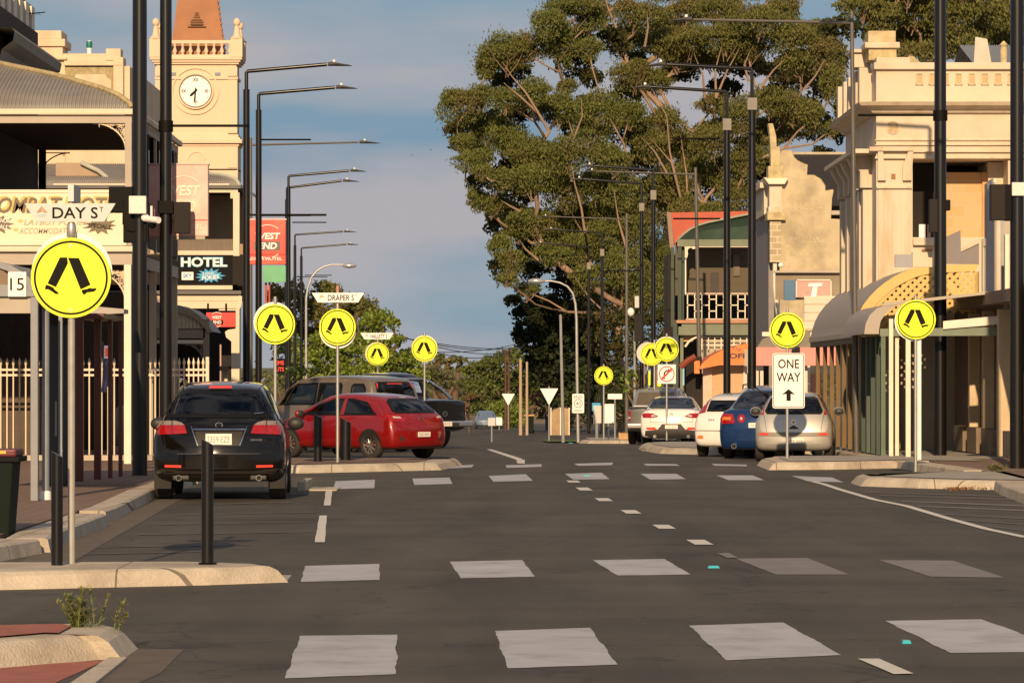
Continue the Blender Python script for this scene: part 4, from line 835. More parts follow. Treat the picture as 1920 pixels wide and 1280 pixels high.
m = MB(); RB(m, 58, 80, 114, 160, sD, -.02, .01); m.build('brick_patch', brickmat('red_brick', (.30, .085, .05), (.22, .06, .04), (.45, .38, .28), 4.2, bw=.9, rh=.32), h2)
m = MB().lathe([(.07, 0), (.06, .12), (.075, .16), (.07, .24)], (XX(165, sD), YD+.3, ZZ(101, sD)), 14); m.build('roof_vent', SIGNW, h2, smooth=50)
m = MB().lathe([(.075, .0), (.085, .1), (.075, .18)], (XX(165, sD), YD+.3, ZZ(93, sD)+.06), 14); m.build('vent_cap', mat('vent_teal', (.01, .16, .13), .4), h2, smooth=50)
MB().sphere((XX(165, sD), YD+.3, ZZ(79, sD)), .07).build('vent_ball', SIGNW, h2, smooth=60)
# verandah at s=71.x stands in front of the wall, its right edge on the street
sB = 74.0; YB = YY(sB); XB = XX(449, sB)
def hB(u): return ZZ(350, sB)+float(np.interp(u, [0, .05, .15, .35, .7, 1.2, 2.2, 3], [0, .12, .2, .27, .34, .45, .62, .75]))*1.0
m = MB(); n = 520; rows = []; x0 = -14.0; US2 = [0, .03, .08, .15, .25, .35, .5, .7, 1, 1.5, 2.2, 3]
for i in range(n+1):
    x = x0+(XB-x0)*i/n; c = .012*(1 if (i//2) % 2 else -1); rows.append([(x, YB+min(u, XB-x), hB(min(u, XB-x))+(c if u < XB-x else 0)) for u in US2])
m.grid(rows); m.build('verandah_roof', CORR, h2)
m = MB(); m.grid([[(XB-min(u, yy), YB+yy, hB(min(u, yy))) for u in US2] for yy in (0, .2, .5, 1, 1.5, 2.2, 3, 8)]); m.build('verandah_roof', CORR, h2)
m = MB().tube([(XB-u, YB+u, hB(u)+.02) for u in US2], .05, 6); m.build('ridge_capping', mat('pale_ridge', (.42, .42, .36), .7), h2, smooth=50)
m = MB().prism([(XX(100, sB), ZZ(344, sB)), (XX(100, sB), ZZ(303, sB)), (XX(152, sB), ZZ(303, sB)), (XX(190, sB), ZZ(322, sB)), (XX(205, sB), ZZ(344, sB))], YB+.5, YB+.6)
m.build('bay_roof', CORRB, h2); m = MB().tube([W(148, 303, sB)+Vector((0, .4, 0)), W(180, 318, sB)+Vector((0, .4, 0)), W(196, 330, sB)+Vector((0, .4, 0)), W(204, 345, sB)+Vector((0, .4, 0))], .06, 8); m.build('ridge_capping', mat('pale_ridge', (.42, .42, .36)), h2, smooth=60)
RBm = lambda x0, x1, y0, y1, d0, d1, mm, nm, bev=0: RB(MB(), x0, x1, y0, y1, sB, d0, d1).build(nm, mm, h2, bevel=bev)
DG = mat('dark_grey_gutter', (.09, .085, .08), .5)
RBm(-80, 452, 347, 354, -.08, .02, DG, 'gutter', .01)
RBm(-80, 446, 354, 361, .0, .06, CREAM, 'fascia'); RBm(437, 449, 361, 480, .0, .14, CREAM, 'post', .008); RBm(432, 437, 361, 372, .0, .05, CREAM, 'post_capital')
RBm(100, 430, 344.5, 347, -.02, .0, CREAM2, 'fascia_trim')
RBm(-80, 436, 448, 476, .1, .14, mat('brown_grey_boards', (.17, .135, .10), .8, 0, .15, 3, stretch=(8, 1, .5)), 'balustrade'); RBm(328, 437, 470, 478, .0, .1, CREAM, 'balcony_rail')
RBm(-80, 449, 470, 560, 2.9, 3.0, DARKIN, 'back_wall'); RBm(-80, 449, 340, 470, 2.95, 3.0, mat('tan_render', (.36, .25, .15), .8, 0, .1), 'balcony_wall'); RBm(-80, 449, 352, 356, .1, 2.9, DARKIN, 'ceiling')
hb = RBm(322, 436, 479, 533, -.05, .0, mat('sign_charcoal', (.010, .010, .011), .7, spec=.1), 'hotel_board')
textmb('HOTEL', XX(383, sB), ZZ(491.5, sB), 19/sB, YB-.062, 88/sB, bold=.05).build('lettering', mat('sign_sky_edge', (.12, .45, .70), .5), hb)
textmb('HOTEL', XX(383, sB), ZZ(491.5, sB), 17/sB, YB-.068, 85/sB, bold=.025).build('lettering', SIGNW, hb)
burst(hb, XX(394, sB), ZZ(517, sB), 27/sB, 14/sB, YB-.060, mat('sign_cyan', (.03, .35, .65), .5), 13, 2, .66)
m = textmb('Latest', XX(391, sB), ZZ(512, sB), 6/sB, YB-.066, 22/sB, shear=.3, rot=.1); textmb('POKIES', XX(395, sB), ZZ(520, sB), 8/sB, YB-.066, 32/sB, bold=.02, shear=.15, rot=.1, mb=m); m.build('lettering', SIGNW, hb)
b2 = MB().box(XX(341, sB), XX(363, sB), YB-.060, YB-.052, ZZ(525, sB), ZZ(510, sB)).build('small_panel', SIGNW, hb)
textmb('SKY', XX(352, sB), ZZ(517, sB), 8/sB, YB-.068, 17/sB, bold=.03, shear=.1).build('small_lettering', mat('sign_midblue', (.05, .22, .5), .5), hb)
RBm(322, 436, 535, 543, -.02, .1, CREAM, 'moulding', .01); RBm(-80, 453, 545, 552, -.1, .1, DG, 'lower_gutter', .01)
RBm(-80, 448, 552, 578, .0, .1, CREAM, 'lower_fascia'); RBm(-80, 446, 563.5, 564.5, -.006, .0, TIMBERG, 'fascia_line')
P = [(448,552),(454,556),(453,572),(449,580),(449,860),(434,860),(434,640),(424,632),(422,622),(428,618),(442,616),(442,580),(446,572)]
MB().prism([(XX(a, sB), ZZ(b, sB)) for a, b in P], YB-.02, YB+.1).build('post', CREAM, h2)
RBm(410, 446, 575, 582, .04, .1, CREAM2, 'bracket')
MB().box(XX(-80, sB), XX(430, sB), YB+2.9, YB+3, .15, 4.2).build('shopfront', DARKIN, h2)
RBm(408, 418, 690, 860, 1.5, 1.6, CREAM, 'post'); RBm(405, 409, 645, 860, 1.0, 1.1, mat('pink_post', (.45, .3, .26), .6), 'post')
RBm(406, 436, 686, 692, .9, 1.7, BLACKM, 'table_top')
# hanging red sign under it
t = thing('hanging_sign', W(415, 586, 76), 'small red hanging sign reading WEST END below the black HOTEL board', 'sign')
s = 76; y = YY(s); m = MB().box(XX(387, s), XX(441.5, s), y-.06, y+.06, ZZ(613, s), ZZ(586, s)); b = m.build('panel', mat('sign_bright_red', (.80, .03, .02), .4), t, bevel=.005)
for px in (390, 424): MB().tube([(XX(px, s), y, ZZ(586, s)), (XX(px, s), y, ZZ(569, s))], .025, 8).build('hanger', BLACKM, t)
m = MB().box(XX(398, s), XX(419, s), y-.066, y-.06, ZZ(608, s), ZZ(600, s)); m.build('black_band', SIGNK, b)
m = textmb('WEST', XX(407, s), ZZ(595, s), 6/s, y-.072, 18/s, bold=.03); textmb('END', XX(408, s), ZZ(604, s), 6/s, y-.072, 15/s, bold=.03, mb=m); m.ring(XX(407, s), ZZ(600, s), 14/s, 15/s, y-.072, y-.066, 16, R(55), R(125)); m.ring(XX(407, s), ZZ(600, s), 12/s, 13/s, y-.072, y-.066, 16, R(235), R(305)); m.build('lettering', SIGNW, b)
# ================================================================ big projecting light boxes
def west(px0, px1, py0, py1, s, m1, m2, tm, label, green=None, k=1.0):
    y = YY(s); t = thing('projecting_sign', W((px0+px1)/2, py1, s), label, 'sign'); W_ = px1-px0; H_ = py1-py0
    b = RB(MB(), px0, px1, py0, py1, s, -.12, .12).build('light_box', m1, t, bevel=.015)
    RB(MB(), px0-1.5, px1+1.5, py0-3, py0, s, -.14, .14).build('frame', mat('pink_frame', (.55, .42, .40), .5), t)
    RB(MB(), px0, px1, py0+H_*.77, py0+H_*.775+1, s, -.127, -.12).build('dividing_line', m2, b)
    RB(MB(), px0+W_*.30, px0+W_*.88, py0+H_*.48, py0+H_*.68, s, -.127, -.12).build('panel_band', tm[1], b)
    m = textmb('WEST', XX(px0+W_*.6, s), ZZ(py0+H_*.36, s), H_*.15/s, y-.135, W_*.56/s, bold=.035, shear=.15); textmb('END', XX(px0+W_*.6, s), ZZ(py0+H_*.58, s), H_*.15/s, y-.135, W_*.42/s, bold=.035, shear=.15, mb=m)
    m.ring(XX(px0+W_*.6, s), ZZ(py0+H_*.48, s), W_*.36/s, W_*.375/s, y-.135, y-.128, 20, R(50), R(130)); m.ring(XX(px0+W_*.6, s), ZZ(py0+H_*.48, s), W_*.36/s, W_*.375/s, y-.135, y-.128, 20, R(230), R(310))
    textmb('WOMBAT HOTEL' if s > 80 else 'KADINA HOTEL', XX(px0+W_*.5, s), ZZ(py0+H_*.87, s), H_*.07/s, y-.135, W_*.84/s, bold=.02, mb=m)
    m.build('lettering', tm[0], b); return t
PINK = mat('sun_glare_pink', (.82, .42, .36), .35, 0, .10, 1.2, tintcol=(.85, .62, .52), tfac=.8, tscale=1.4)  # sun glare on the red box, put into the colour as pink
t = west(275, 391, 310, 443, 94.2, PINK, mat('sign_red_line', (.62, .05, .04)), (mat('cream_letters', (.80, .66, .52), .4), mat('pale_band', (.72, .52, .42), .4)), 'large sun-glare pink light box reading WEST END behind the two near lamp posts')
RB(MB(), 275, 385, 443, 449, 94.2, -.1, .1).build('support_arm', TIMBERG, t)
t = west(452, 536, 413, 496, 63, REDS, mat('sign_dark_red', (.4, .01, .01)), (SIGNW, mat('grey_band', (.12, .10, .10), .4)), 'smaller red WEST END light box with a green strip below, right of the clock tower')
RB(MB(), 493, 536, 498, 529, 63, -.1, .1).build('green_panel', mat('sign_green', (.12, .42, .22), .5, 0, .15, 2), t)
RB(MB(), 452, 612, 401, 405, 63, -.03, .03).build('support_arm', BLACKM, t)
RB(MB(), 496, 500, 530, 590, 63, .1, .2).build('post', mat('red_oxide', (.40, .06, .03), .6), t); RB(MB(), 503, 506, 530, 590, 63, .1, .2).build('post', mat('red_oxide', (.4, .06, .03)), t)
RB(MB(), 516, 533, 673, 699, 58, -.05, .05); t = thing('led_sign', W(525, 700, 58), 'small dark sign with red capital letters between the lamp posts', 'sign')
b = RB(MB(), 515, 535, 672, 700, 58, -.05, .05).build('panel', BLACKM, t); m = textmb('EMS', XX(525, 58), ZZ(680, 58), 8/58, YY(58)-.056, 15/58, bold=.03); m.build('lettering', mat('sign_bright_red', (.8, .03, .02)), b); m = textmb('UTS', XX(525, 58), ZZ(692, 58), 8/58, YY(58)-.056, 15/58, bold=.03); m.build('lettering', mat('sign_bright_red', (.8, .03, .02)), b)
# ================================================================ picket fence, entrance bay
FW = mat('fence_cream', (.72, .62, .46), .55, 0, .06)
t = thing('picket_fence', W(120, 861, 86), 'cream steel picket fence with spear tops along the hotel yard', 'fence')
s = 93; y = YY(s)
for (a, b) in ((-60, 92), (141, 240), (279, 392)):
    m = MB()
    px = a+3
    while px < b:
        x = XX(px, s); m.tube([(x, y, ZZ(859, s)), (x, y, ZZ(684, s))], .016, 6, False); m.tube([(x, y, ZZ(685, s)), (x, y, ZZ(680, s)), (x, y, ZZ(670, s))], [.018, .032, .002], 6, False); px += 11.7 if b < 300 else 9
    m.build('pickets', FW, t)
    m = MB().box(XX(a, s), XX(b, s), y-.02, y+.02, ZZ(695, s), ZZ(691, s)); m.box(XX(a, s), XX(b, s), y-.02, y+.02, ZZ(705, s), ZZ(701, s)); m.box(XX(a, s), XX(b, s), y-.02, y+.02, ZZ(860, s), ZZ(856, s)); m.build('rails', FW, t)
MB().box(XX(386, s), XX(392, s), y-.035, y+.035, .1, ZZ(669, s)).build('fence_post', FW, t)
m = MB()
for px in (50, 205, 225): m.tube([(XX(px, s), y, ZZ(862, s)), (XX(px+8, s), y+.5, ZZ(876, s))], .012, 5)
m.build('stay', FW, t)
m = MB().box(XX(-60, 95), XX(290, 95), YY(95), YY(95)+.4, .1, .25); struct('plinth', m, CONC)
s = 82; y = YY(s); WT = mat('weathered_timber', (.32, .27, .20), .85, 0, .2, 6, stretch=(6, 1, .6))
t = thing('entrance_bay', W(345, 860, s), 'weathered timber entrance porch with a curved roof beside the hotel fence', 'porch')
P = [(240,560),(300,567),(335,572),(358,580),(375,592),(388,606),(399,622)]; Q = [(391,624),(380,610),(366,598),(350,590),(330,584),(300,582),(240,580)]
MB().prism([(XX(a, s), ZZ(b, s)) for a, b in P+Q], y-.06, y+.08).build('barge_board', WT, t)
m = MB(); m.grid([[(XX(a, s), y+.08+d_, ZZ(b, s)) for a, b in P] for d_ in (0, 1.2, 2.4)]); m.build('roof', CORR, t)
m = MB(); px = 250
while px < 386:
    top = float(np.interp(px, [240, 330, 350, 366, 380, 391], [580, 584, 590, 598, 610, 624])); m.box(XX(px, s), XX(px+6, s), y+.0, y+.03, ZZ(618, s), ZZ(top, s)); px += 7
m.build('gable_boards', mat('pale_boards', (.50, .44, .32), .8, 0, .15, 5), t)
for a, b, c, d_, mm, nm in ((165,384,616,634,WT,'beam'),(165,381,634,636.5,BLACKM,'shadow_gap'),(165,381,637,644,CREAM2,'lower_beam'),(381,392,598,860,WT,'post')): RB(MB(), a, b, c, d_, s, 0, .1).build(nm, mm, t)
lace(t, XX(380, s), ZZ(644, s), 40/s, 34/s, y+.05, WT, 1, .012, 6)
RB(MB(), 140, 400, 644, 860, s, 1.8, 1.9).build('back_wall', DARKIN, t)
RB(MB(), 160, 236, 585, 616, s, 1.0, 1.1).build('red_awning', mat('dark_red_awning', (.16, .012, .01), .7), t)
RB(MB(), 318, 384, 690, 700, s, .9, 1.3).build('yard_table', mat('oxide_red', (.22, .04, .02), .7), t); 
t = thing('covered_furniture', W(222, 855, 84), 'stacked pale covered furniture behind the picket fence', 'furniture'); s = 84.5
y = YY(s)
m = MB().sphere((XX(224, s), y+.6, ZZ(800, s)), 24/s, .4, 40/s); m.build('cover', mat('pale_cover', (.42, .38, .33), .8, 0, .2, 3), t, smooth=60); RB(MB(), 198, 240, 836, 858, s, .3, .9).build('base_box', mat('pale_boxes', (.42, .36, .28), .8, 0, .2, 5), t, bevel=.03)
# ================================================================ clock tower
sT = 35.0; YT = YY(sT)
t = tower = thing('clock_tower', W(368, 830, sT), 'cream clock tower with a brown spire and a white clock face showing half past seven', 'tower'); t.location.z = gz(YT)
KD = .5
def TB(x0, x1, y0, y1, dep=0, mm=STUCT, nm='wall', bev=.0, par=None):
    """square block centred on the tower axis, dep = how far its front stands proud of the shaft"""
    cx = XX(368, sT); hw = (x1-x0)/2/sT; cy = YT+KD*78/sT
    return MB().box(cx-hw, cx+hw, cy-hw+(1-KD)*78/sT, cy+hw-(1-KD)*78/sT, ZZ(y1, sT), ZZ(y0, sT)).build(nm, mm, par or tower, bevel=bev)
TB(290, 446, 272, 850); TB(293, 443, 118, 272)
for (a, b, c, d_) in ((289,447,112,118),(281,453,108,113),(284,450,113,117),(288,448,118,121),(290,446,144,149),(289,447,252,258),(281,454,262,269),(285,450,258,263),(287,448,269,274),(290,446,316,320)): TB(a, b, c, d_, nm='moulding', bev=.02)
cx = XX(368, sT); yf = YT-.0
for px in (300, 436):
    for (c, d_) in ((126, 143), (150, 250), (276, 315), (322, 400)):
        MB().box(XX(px-9, sT), XX(px+9, sT), YT-.06, YT+.1, ZZ(d_, sT), ZZ(c, sT)).build('pilaster', STUCT, t, bevel=.01)
C = (XX(366.5, sT), ZZ(171, sT)); yq = YT+2/sT-.0
MB().ring(C[0], C[1], 42/sT, 44/sT, yq-.05, yq+.05, 64).build('roundel_ring', STUCT, t); MB().ring(C[0], C[1], 31/sT, 34/sT, yq-.10, yq+.05, 64).build('roundel_ring', STUCT, t)
ck = MB().disc(C[0], C[1], 29.5/sT, yq-.06, yq+.02, 64).build('clock_face', SIGNW, t)
MB().ring(C[0], C[1], 29/sT, 31/sT, yq-.12, yq+.02, 64).build('bezel', mat('clock_bezel', (.14, .11, .07), .5), ck)
m = MB()
for n_, q in (('XII', 90), ('III', 0), ('IX', 180), ('VI', 270)):
    textmb(n_, C[0]+.60*math.cos(R(q)), C[1]+.60*math.sin(R(q)), .18, yq-.068, bold=.02, mb=m)
for k in range(60):
    q = 2*math.pi*k/60; r1 = .77 if k % 5 else .72; m.tube([(C[0]+r1*math.cos(q), yq-.066, C[1]+r1*math.sin(q)), (C[0]+.79*math.cos(q), yq-.066, C[1]+.79*math.sin(q))], .006 if k % 5 else .014, 4)
m.build('numerals', SIGNK, ck)
def hand(ang, L_, w_, back):
    a = R(ang); dx, dz = math.cos(a), math.sin(a); nx, nz = -dz, dx
    MB().prism([(C[0]-dx*back+nx*w_, C[1]-dz*back+nz*w_), (C[0]-dx*back-nx*w_, C[1]-dz*back-nz*w_), (C[0]+dx*L_*.75-nx*w_*1.4, C[1]+dz*L_*.75-nz*w_*1.4), (C[0]+dx*L_, C[1]+dz*L_), (C[0]+dx*L_*.75+nx*w_*1.4, C[1]+dz*L_*.75+nz*w_*1.4)], yq-.10, yq-.08).build('hand', SIGNK, ck)
hand(265, .64, .03, .18); hand(223, .42, .045, .12)
for px in (325, 408): MB().box(XX(px-5, sT), XX(px+5, sT), YT-.0, YT+.1, ZZ(141, sT), ZZ(136, sT)).build('vent_slot', mat('vent_blue', (.2, .25, .3)), t)
# balustrade
cy = YT+KD*78/sT; hw = 76/sT; hwy = hw-(1-KD)*78/sT
for sx in (-1, 1):
    for sy in (-1, 1):
        MB().box(cx+sx*hw-11/sT, cx+sx*hw+11/sT, cy+sy*hwy-11/sT, cy+sy*hwy+11/sT, ZZ(108, sT), ZZ(74, sT)).build('corner_pier', STUCT, t)
        MB().lathe([(.36, 0), (.38, .06), (.2, .2), (.15, .5), (.11, .72), (.16, .76), (.21, .9), (.16, 1.05), (.05, 1.14)], (cx+sx*hw, cy+sy*hwy, ZZ(74, sT)), 16).build('finial', STUCT, t, smooth=50)
MB().box(cx-hw, cx+hw, cy-hwy-.12, cy-hwy+.12, ZZ(82, sT), ZZ(76, sT)).build('balustrade_rail', STUCT, t); MB().box(cx-hw, cx+hw, cy-hwy-.12, cy-hwy+.12, ZZ(108, sT), ZZ(103, sT)).build('balustrade_rail', STUCT, t)
MB().box(cx+hw-.12, cx+hw+.12, cy-hwy, cy+hwy, ZZ(108, sT), ZZ(76, sT)).build('balustrade_side', STUCT, t)
for k in range(9):
    px = 313+k*14.7; MB().lathe([(.09, 0), (.06, .06), (.13, .2), (.05, .42), (.09, .5), (.12, .6)], (XX(px, sT), cy-hwy, ZZ(103, sT)), 10).build('baluster', STUCT, t, smooth=50)
m = MB(); b0, b1 = 52/sT, 30/sT; z0, z1 = ZZ(104, sT), ZZ(-60, sT)
SP = mat('spire_brown', (.36, .17, .085), .8, 0, .1, .8, tintcol=(.26, .13, .06), tfac=.4, tscale=.6)
bd0, bd1 = b0-(1-KD)*78/sT, max(.3, b1-.6*(1-KD)*78/sT)
frus(m, cx-b0, cx+b0, cy-bd0, cy+bd0, z0, cx-b1, cx+b1, cy-bd1, cy+bd1, z1); m.build('spire', SP, t)
DRM = mat('dormer_brown', (.16, .075, .04), .8)
m = MB(); yd = cy-bd0-.10
for z_, w_ in ((ZZ(48, sT), 34), (ZZ(44, sT), 22), (ZZ(40, sT), 24), (ZZ(36, sT), 20), (ZZ(31, sT), 12), (ZZ(27, sT), 8), (ZZ(23, sT), 6)): m.box(cx-w_/2/sT-.03, cx+w_/2/sT-.03, yd, yd+1.2, z_-.02, z_+.02+(.03 if w_ < 30 else 0))
m.build('dormer_louvre', DRM, t)
P = [(-13, 44), (-12, 36), (-6, 30), (-3, 20), (0, 17), (3, 20), (6, 30), (12, 36), (13, 44)]
MB().prism([(cx-.03+a/sT, ZZ(b, sT)) for a, b in P], yd+.05, yd+1).build('dormer', SP, t)
m = MB().sideprism([(0, 0)]*0 or [(cy-b0, z0), (cy-b0+.1, z0), (cy, z0+.1)], cx+b0, cx+b0+.02) if False else None
m = MB()
for k in range(16):
    v = k/16; x = cx+b0+(b1-b0)*v; m.sphere((x+.03, cy-(bd0+(bd1-bd0)*v)-.03, z0+(z1-z0)*v), .075, .075, .09, 6, 4)
m.build('crocket_ridge', SP, t)
MB().ring(XX(368, sT), ZZ(300, sT), 14/sT, 17/sT, YT-.05, YT+.1, 24, 0, math.pi).build('arch_moulding', STUCT, t)
# ================================================================ cream bank on the right
SAND = mat('bank_limestone', (.60, .51, .39), .8, 0, .08, 1.0, .2, 40, tintcol=(.44, .32, .18), tfac=.75, tscale=1.3, stretch=(2.2, 2.2, .4))
SANDW = mat('bank_wall', (.61, .52, .395), .8, 0, .06, 1.0, .15, 40, tintcol=(.46, .36, .23), tfac=.5, tscale=.8)
LICH2 = mat('lichen_stone', (.46, .38, .20), .85, 0, .25, 5, .3, 40, tintcol=(.62, .52, .36), tfac=.6, tscale=2)
OCHS = brickmat('sandstone_blocks', (.60, .36, .16), (.56, .40, .22), (.58, .40, .24), 1.0, bw=.5, rh=.28)
s = sK = 80.0; YK = YY(sK); XK = XX(1643, sK)
bank = thing('bank_building', (10, YK, 0), 'cream stone bank with parapet, deep upper loggia and street side pilasters', 'building')
def KB(x0, x1, y0, y1, d0, d1, mm=SANDW, nm='wall', bev=0): return RB(MB(), x0, x1, y0, y1, sK, d0, d1).build(nm, mm, bank, bevel=bev)
XE = 2060
KB(1643, 1711, 298, 870, 0, 8); KB(1711, XE, 445, 870, 0, 8); KB(1890, XE, 298, 445, 0, 8); KB(1643, XE, 118, 298, 0, 8)
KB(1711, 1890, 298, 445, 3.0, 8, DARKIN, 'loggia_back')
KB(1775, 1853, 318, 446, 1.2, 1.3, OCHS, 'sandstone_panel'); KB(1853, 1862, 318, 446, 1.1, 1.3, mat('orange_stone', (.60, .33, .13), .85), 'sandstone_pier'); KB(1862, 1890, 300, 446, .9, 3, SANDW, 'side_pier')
KB(1711, 1770, 300, 446, 1.6, 1.7, DARKIN, 'loggia_shade')  # dark sheet painting the shade in the loggia's left void
# roof-line parts
KB(1631, 1683, 55, 77, .4, 1.3, LICH2, 'chimney_block', .02); KB(1624, 1690, 77, 88, .3, 1.4, SAND, 'chimney_cap', .02); KB(1632, 1684, 88, 110, .4, 1.3, LICH2, 'chimney_base'); KB(1643, 1706, 108, 120, -.05, 1.2, SANDW, 'pedestal', .01)
KB(1638, XE, 118, 131, -.12, .6, SANDW, 'coping', .02)
m = MB().prism([(XX(1700, sK), ZZ(118, sK)), (XX(1706, sK), ZZ(104, sK)), (XX(1716, sK), ZZ(104, sK)), (XX(1730, sK), ZZ(117, sK))], YK+.3, YK+.6); m.build('scroll_block', LICH2, bank)
m = KB(1640, XE, 190, 192, -.10, 8, SAND, 'string_course'); 
m = MB(); 
prof = [(0, ZZ(214, sK)), (.10, ZZ(212, sK)), (.16, ZZ(206, sK)), (.40, ZZ(200, sK)), (.46, ZZ(194, sK)), (.0, ZZ(190, sK))]
xr = XX(XE, sK)
m.grid([[(x-(u if k < 2 else 0), (YK-u if k != 0 else YK+8), z) for u, z in prof] for k, x in ((0, XK), (1, XK), (2, xr))]); m.build('cornice', SAND, bank)
for a, b, d_ in ((262, 264, .05), (271, 273, .06), (284, 286, .08), (294, 298, .10)): KB(1640, XE, a, b, -d_, .0, SAND, 'moulding', .005)
k = 0
for px in [1718+24.6*i for i in range(9)]:
    for q in ((px-1.5, px+0, 139, 160), (px+11, px+12.5, 139, 160), (px-1.5, px+12.5, 137.5, 139), (px-1.5, px+12.5, 158, 159.5)): KB(q[0], q[1], q[2], q[3], -.045, .0, SANDW, 'recess_frame')
    MB().box(XX(px, sK), XX(px+11, sK), YK-.012, YK-.004, ZZ(158, sK), ZZ(139, sK)).build('recess', mat('recess_tan', (.50, .38, .21), .85), bank)
MB().ring(XX(1674, sK), ZZ(239.5, sK), 10.5/sK, 12.5/sK, YK-.03, YK+.01, 40).build('roundel', SAND, bank); MB().disc(XX(1674, sK), ZZ(239.5, sK), 10/sK, YK-.012, YK+.01).build('roundel_disc', mat('roundel_shade', (.50, .38, .22), .9, 0, .2, 12), bank)
MB().sphere((XX(1670, sK), YK, ZZ(200, sK)), .05, .02, .08).build('rust_stain', mat('rust', (.4, .16, .05), .9), bank)
# front pier with bracket capital
KB(1629, 1711, 276, 284, -.16, .0, SAND, 'capital_cap', .01); KB(1643, 1709, 350, 354, -.10, .0, SAND, 'capital_band', .01)
P = [(1645,284),(1655,284),(1656,300),(1660,318),(1660,339),(1645,339)]; MB().prism([(XX(a, sK), ZZ(b, sK)) for a, b in P], YK-.12, YK).build('bracket', SAND, bank, bevel=.01)
P = [(1712,284),(1702,284),(1698,296),(1692,310),(1692,339),(1708,339)]; MB().prism([(XX(a, sK), ZZ(b, sK)) for a, b in P], YK-.12, YK).build('bracket', SAND, bank, bevel=.01)
KB(1671, 1679, 326, 336, -.02, .0, mat('brown_vent', (.28, .16, .07), .8), 'vent')
KB(1646, 1708, 356, 640, -.06, .0, SAND, 'pier_face', .01)
for px in (1656, 1672, 1688): KB(px, px+10, 380, 640, -.085, -.06, SAND, 'pier_reed', .005)
KB(1711, 1800, 447, 460, -.14, .1, SAND, 'ledge', .01); KB(1728, 1748, 467, 471, -.05, .0, mat('brown_vent', (.28, .16, .07)), 'vent')
KB(1725, 1737, 420, 447, .2, .26, SIGNW, 'window_post'); KB(1741, 1747, 420, 447, .2, .26, mat('pink_post', (.45, .3, .26)), 'window_post')
# pilasters down the street face, standing proud towards the street
for i, yy in enumerate((1.0, 2.0, 3.9, 5.2, 6.8)):
    x = XK
    MB().box(x-.22, x, YK+yy, YK+yy+.5, .1, ZZ(352, sK)).build('side_pilaster', SAND, bank, bevel=.01)
    m = MB(); m.prism([(x, ZZ(284, sK)), (x-.5, ZZ(284, sK)), (x-.42, ZZ(300, sK)), (x-.28, ZZ(318, sK)), (x-.28, ZZ(348, sK)), (x, ZZ(348, sK))], YK+yy+.05, YK+yy+.45); m.build('side_bracket', SAND, bank, bevel=.01)
    MB().box(x-.30, x, YK+yy+.05, YK+yy+.45, ZZ(190, sK), ZZ(120, sK)).build('parapet_pier', SAND, bank, bevel=.02)
MB().box(XK-.55, XK, YK+.2, YK+8, ZZ(286, sK), ZZ(278, sK)).build('side_entablature', SAND, bank); MB().box(XK-.4, XK, YK+1.3, YK+2.2, ZZ(118, sK), ZZ(86, sK)).build('parapet_pier', SAND, bank, bevel=.02)
MB().box(XK-.5, XK+.1, YK+1.2, YK+2.3, ZZ(90, sK), ZZ(84, sK)).build('chimney_cap', SAND, bank)
# roof lantern behind
ROOFG = mat('pale_roof_iron', (.30, .32, .33), .45, .3, .06, 2)
t = bank
m = MB(); n = 110; x0, x1 = XX(1825, 72), XX(2080, 72); y = YY(72); rows = [[(x0+(x1-x0)*i/n, y+dy, z+.02*(1 if i % 2 else -1)) for dy, z in ((0, ZZ(118, 72)), (3, ZZ(66, 72)), (5.6, ZZ(120, 72)))] for i in range(n+1)]; m.grid(rows); m.build('rear_roof', ROOFG, bank)
MB().prism([(XX(1825, 72), ZZ(118, 72)), (XX(1828, 72), ZZ(70, 72)), (XX(1850, 72), ZZ(74, 72)), (XX(1858, 72), ZZ(118, 72))], y-.1, y-.02).build('rear_gable', mat('gable_cream', (.52, .48, .40), .7), bank)
m = MB().lathe([(.08, 0), (.09, .3), (.07, .4), (.11, .45), (.02, .55)], (XX(1882, 74), YY(74), ZZ(118, 74)), 10); m.build('roof_finial', LICH2, bank)
t = thing('flagpole', W(1790, 600, 84), 'white flagpole in front of the bank loggia', 'flagpole'); s = 84; y = YY(s)+2
MB().tube([(XX(1790, s), y, ZZ(600, s)), (XX(1790, s), y, ZZ(251, s))], [.05, .035], 10).build('pole', CREAM2, t, smooth=40); MB().lathe([(.02, 0), (.12, .02), (.1, .05), (.01, .07)], (XX(1790, s), y, ZZ(252, s)), 10).build('pole_cap', CREAM2, t)
# low forms between bank and awnings
t = thing('shop_parapets', W(1780, 640, 88), 'grey and white shop parapets in front of the bank, right of the lattice awning', 'building'); s = 88; y = YY(s)
GRYP = mat('grey_violet_paint', (.22, .20, .20), .8, 0, .06); GRYL = mat('blue_grey_paint', (.33, .33, .36), .8, 0, .08)
def SB(x0, x1, y0, y1, d0, d1, mm, nm, bev=.0): return RB(MB(), x0, x1, y0, y1, s, d0, d1).build(nm, mm, t, bevel=bev)
MB().prism([(XX(a, s), ZZ(b, s)) for a, b in [(1766,495),(1766,447),(1800,432),(1801,495)]], y-.1, y).build('parapet', GRYP, t); MB().prism([(XX(a, s), ZZ(b, s)) for a, b in [(1800,495),(1800,470),(1836,452),(1836,495)]], y+.02, y+.1).build('parapet', GRYP, t)
MB().prism([(XX(a, s), ZZ(b, s)) for a, b in [(1798,474),(1798,468),(1838,448),(1840,454)]], y-.02, y+.14).build('coping', SAND, t)
SB(1681, 1713, 476, 500, .3, .4, GRYL, 'parapet'); SB(1713, 1750, 472, 500, .2, .4, SANDW, 'parapet')
SB(1842, 1848, 448, 560, -.05, .15, CREAM2, 'downpipe'); SB(1843, 1849, 447, 462, -.12, .0, CREAM2, 'pipe_head', .01)
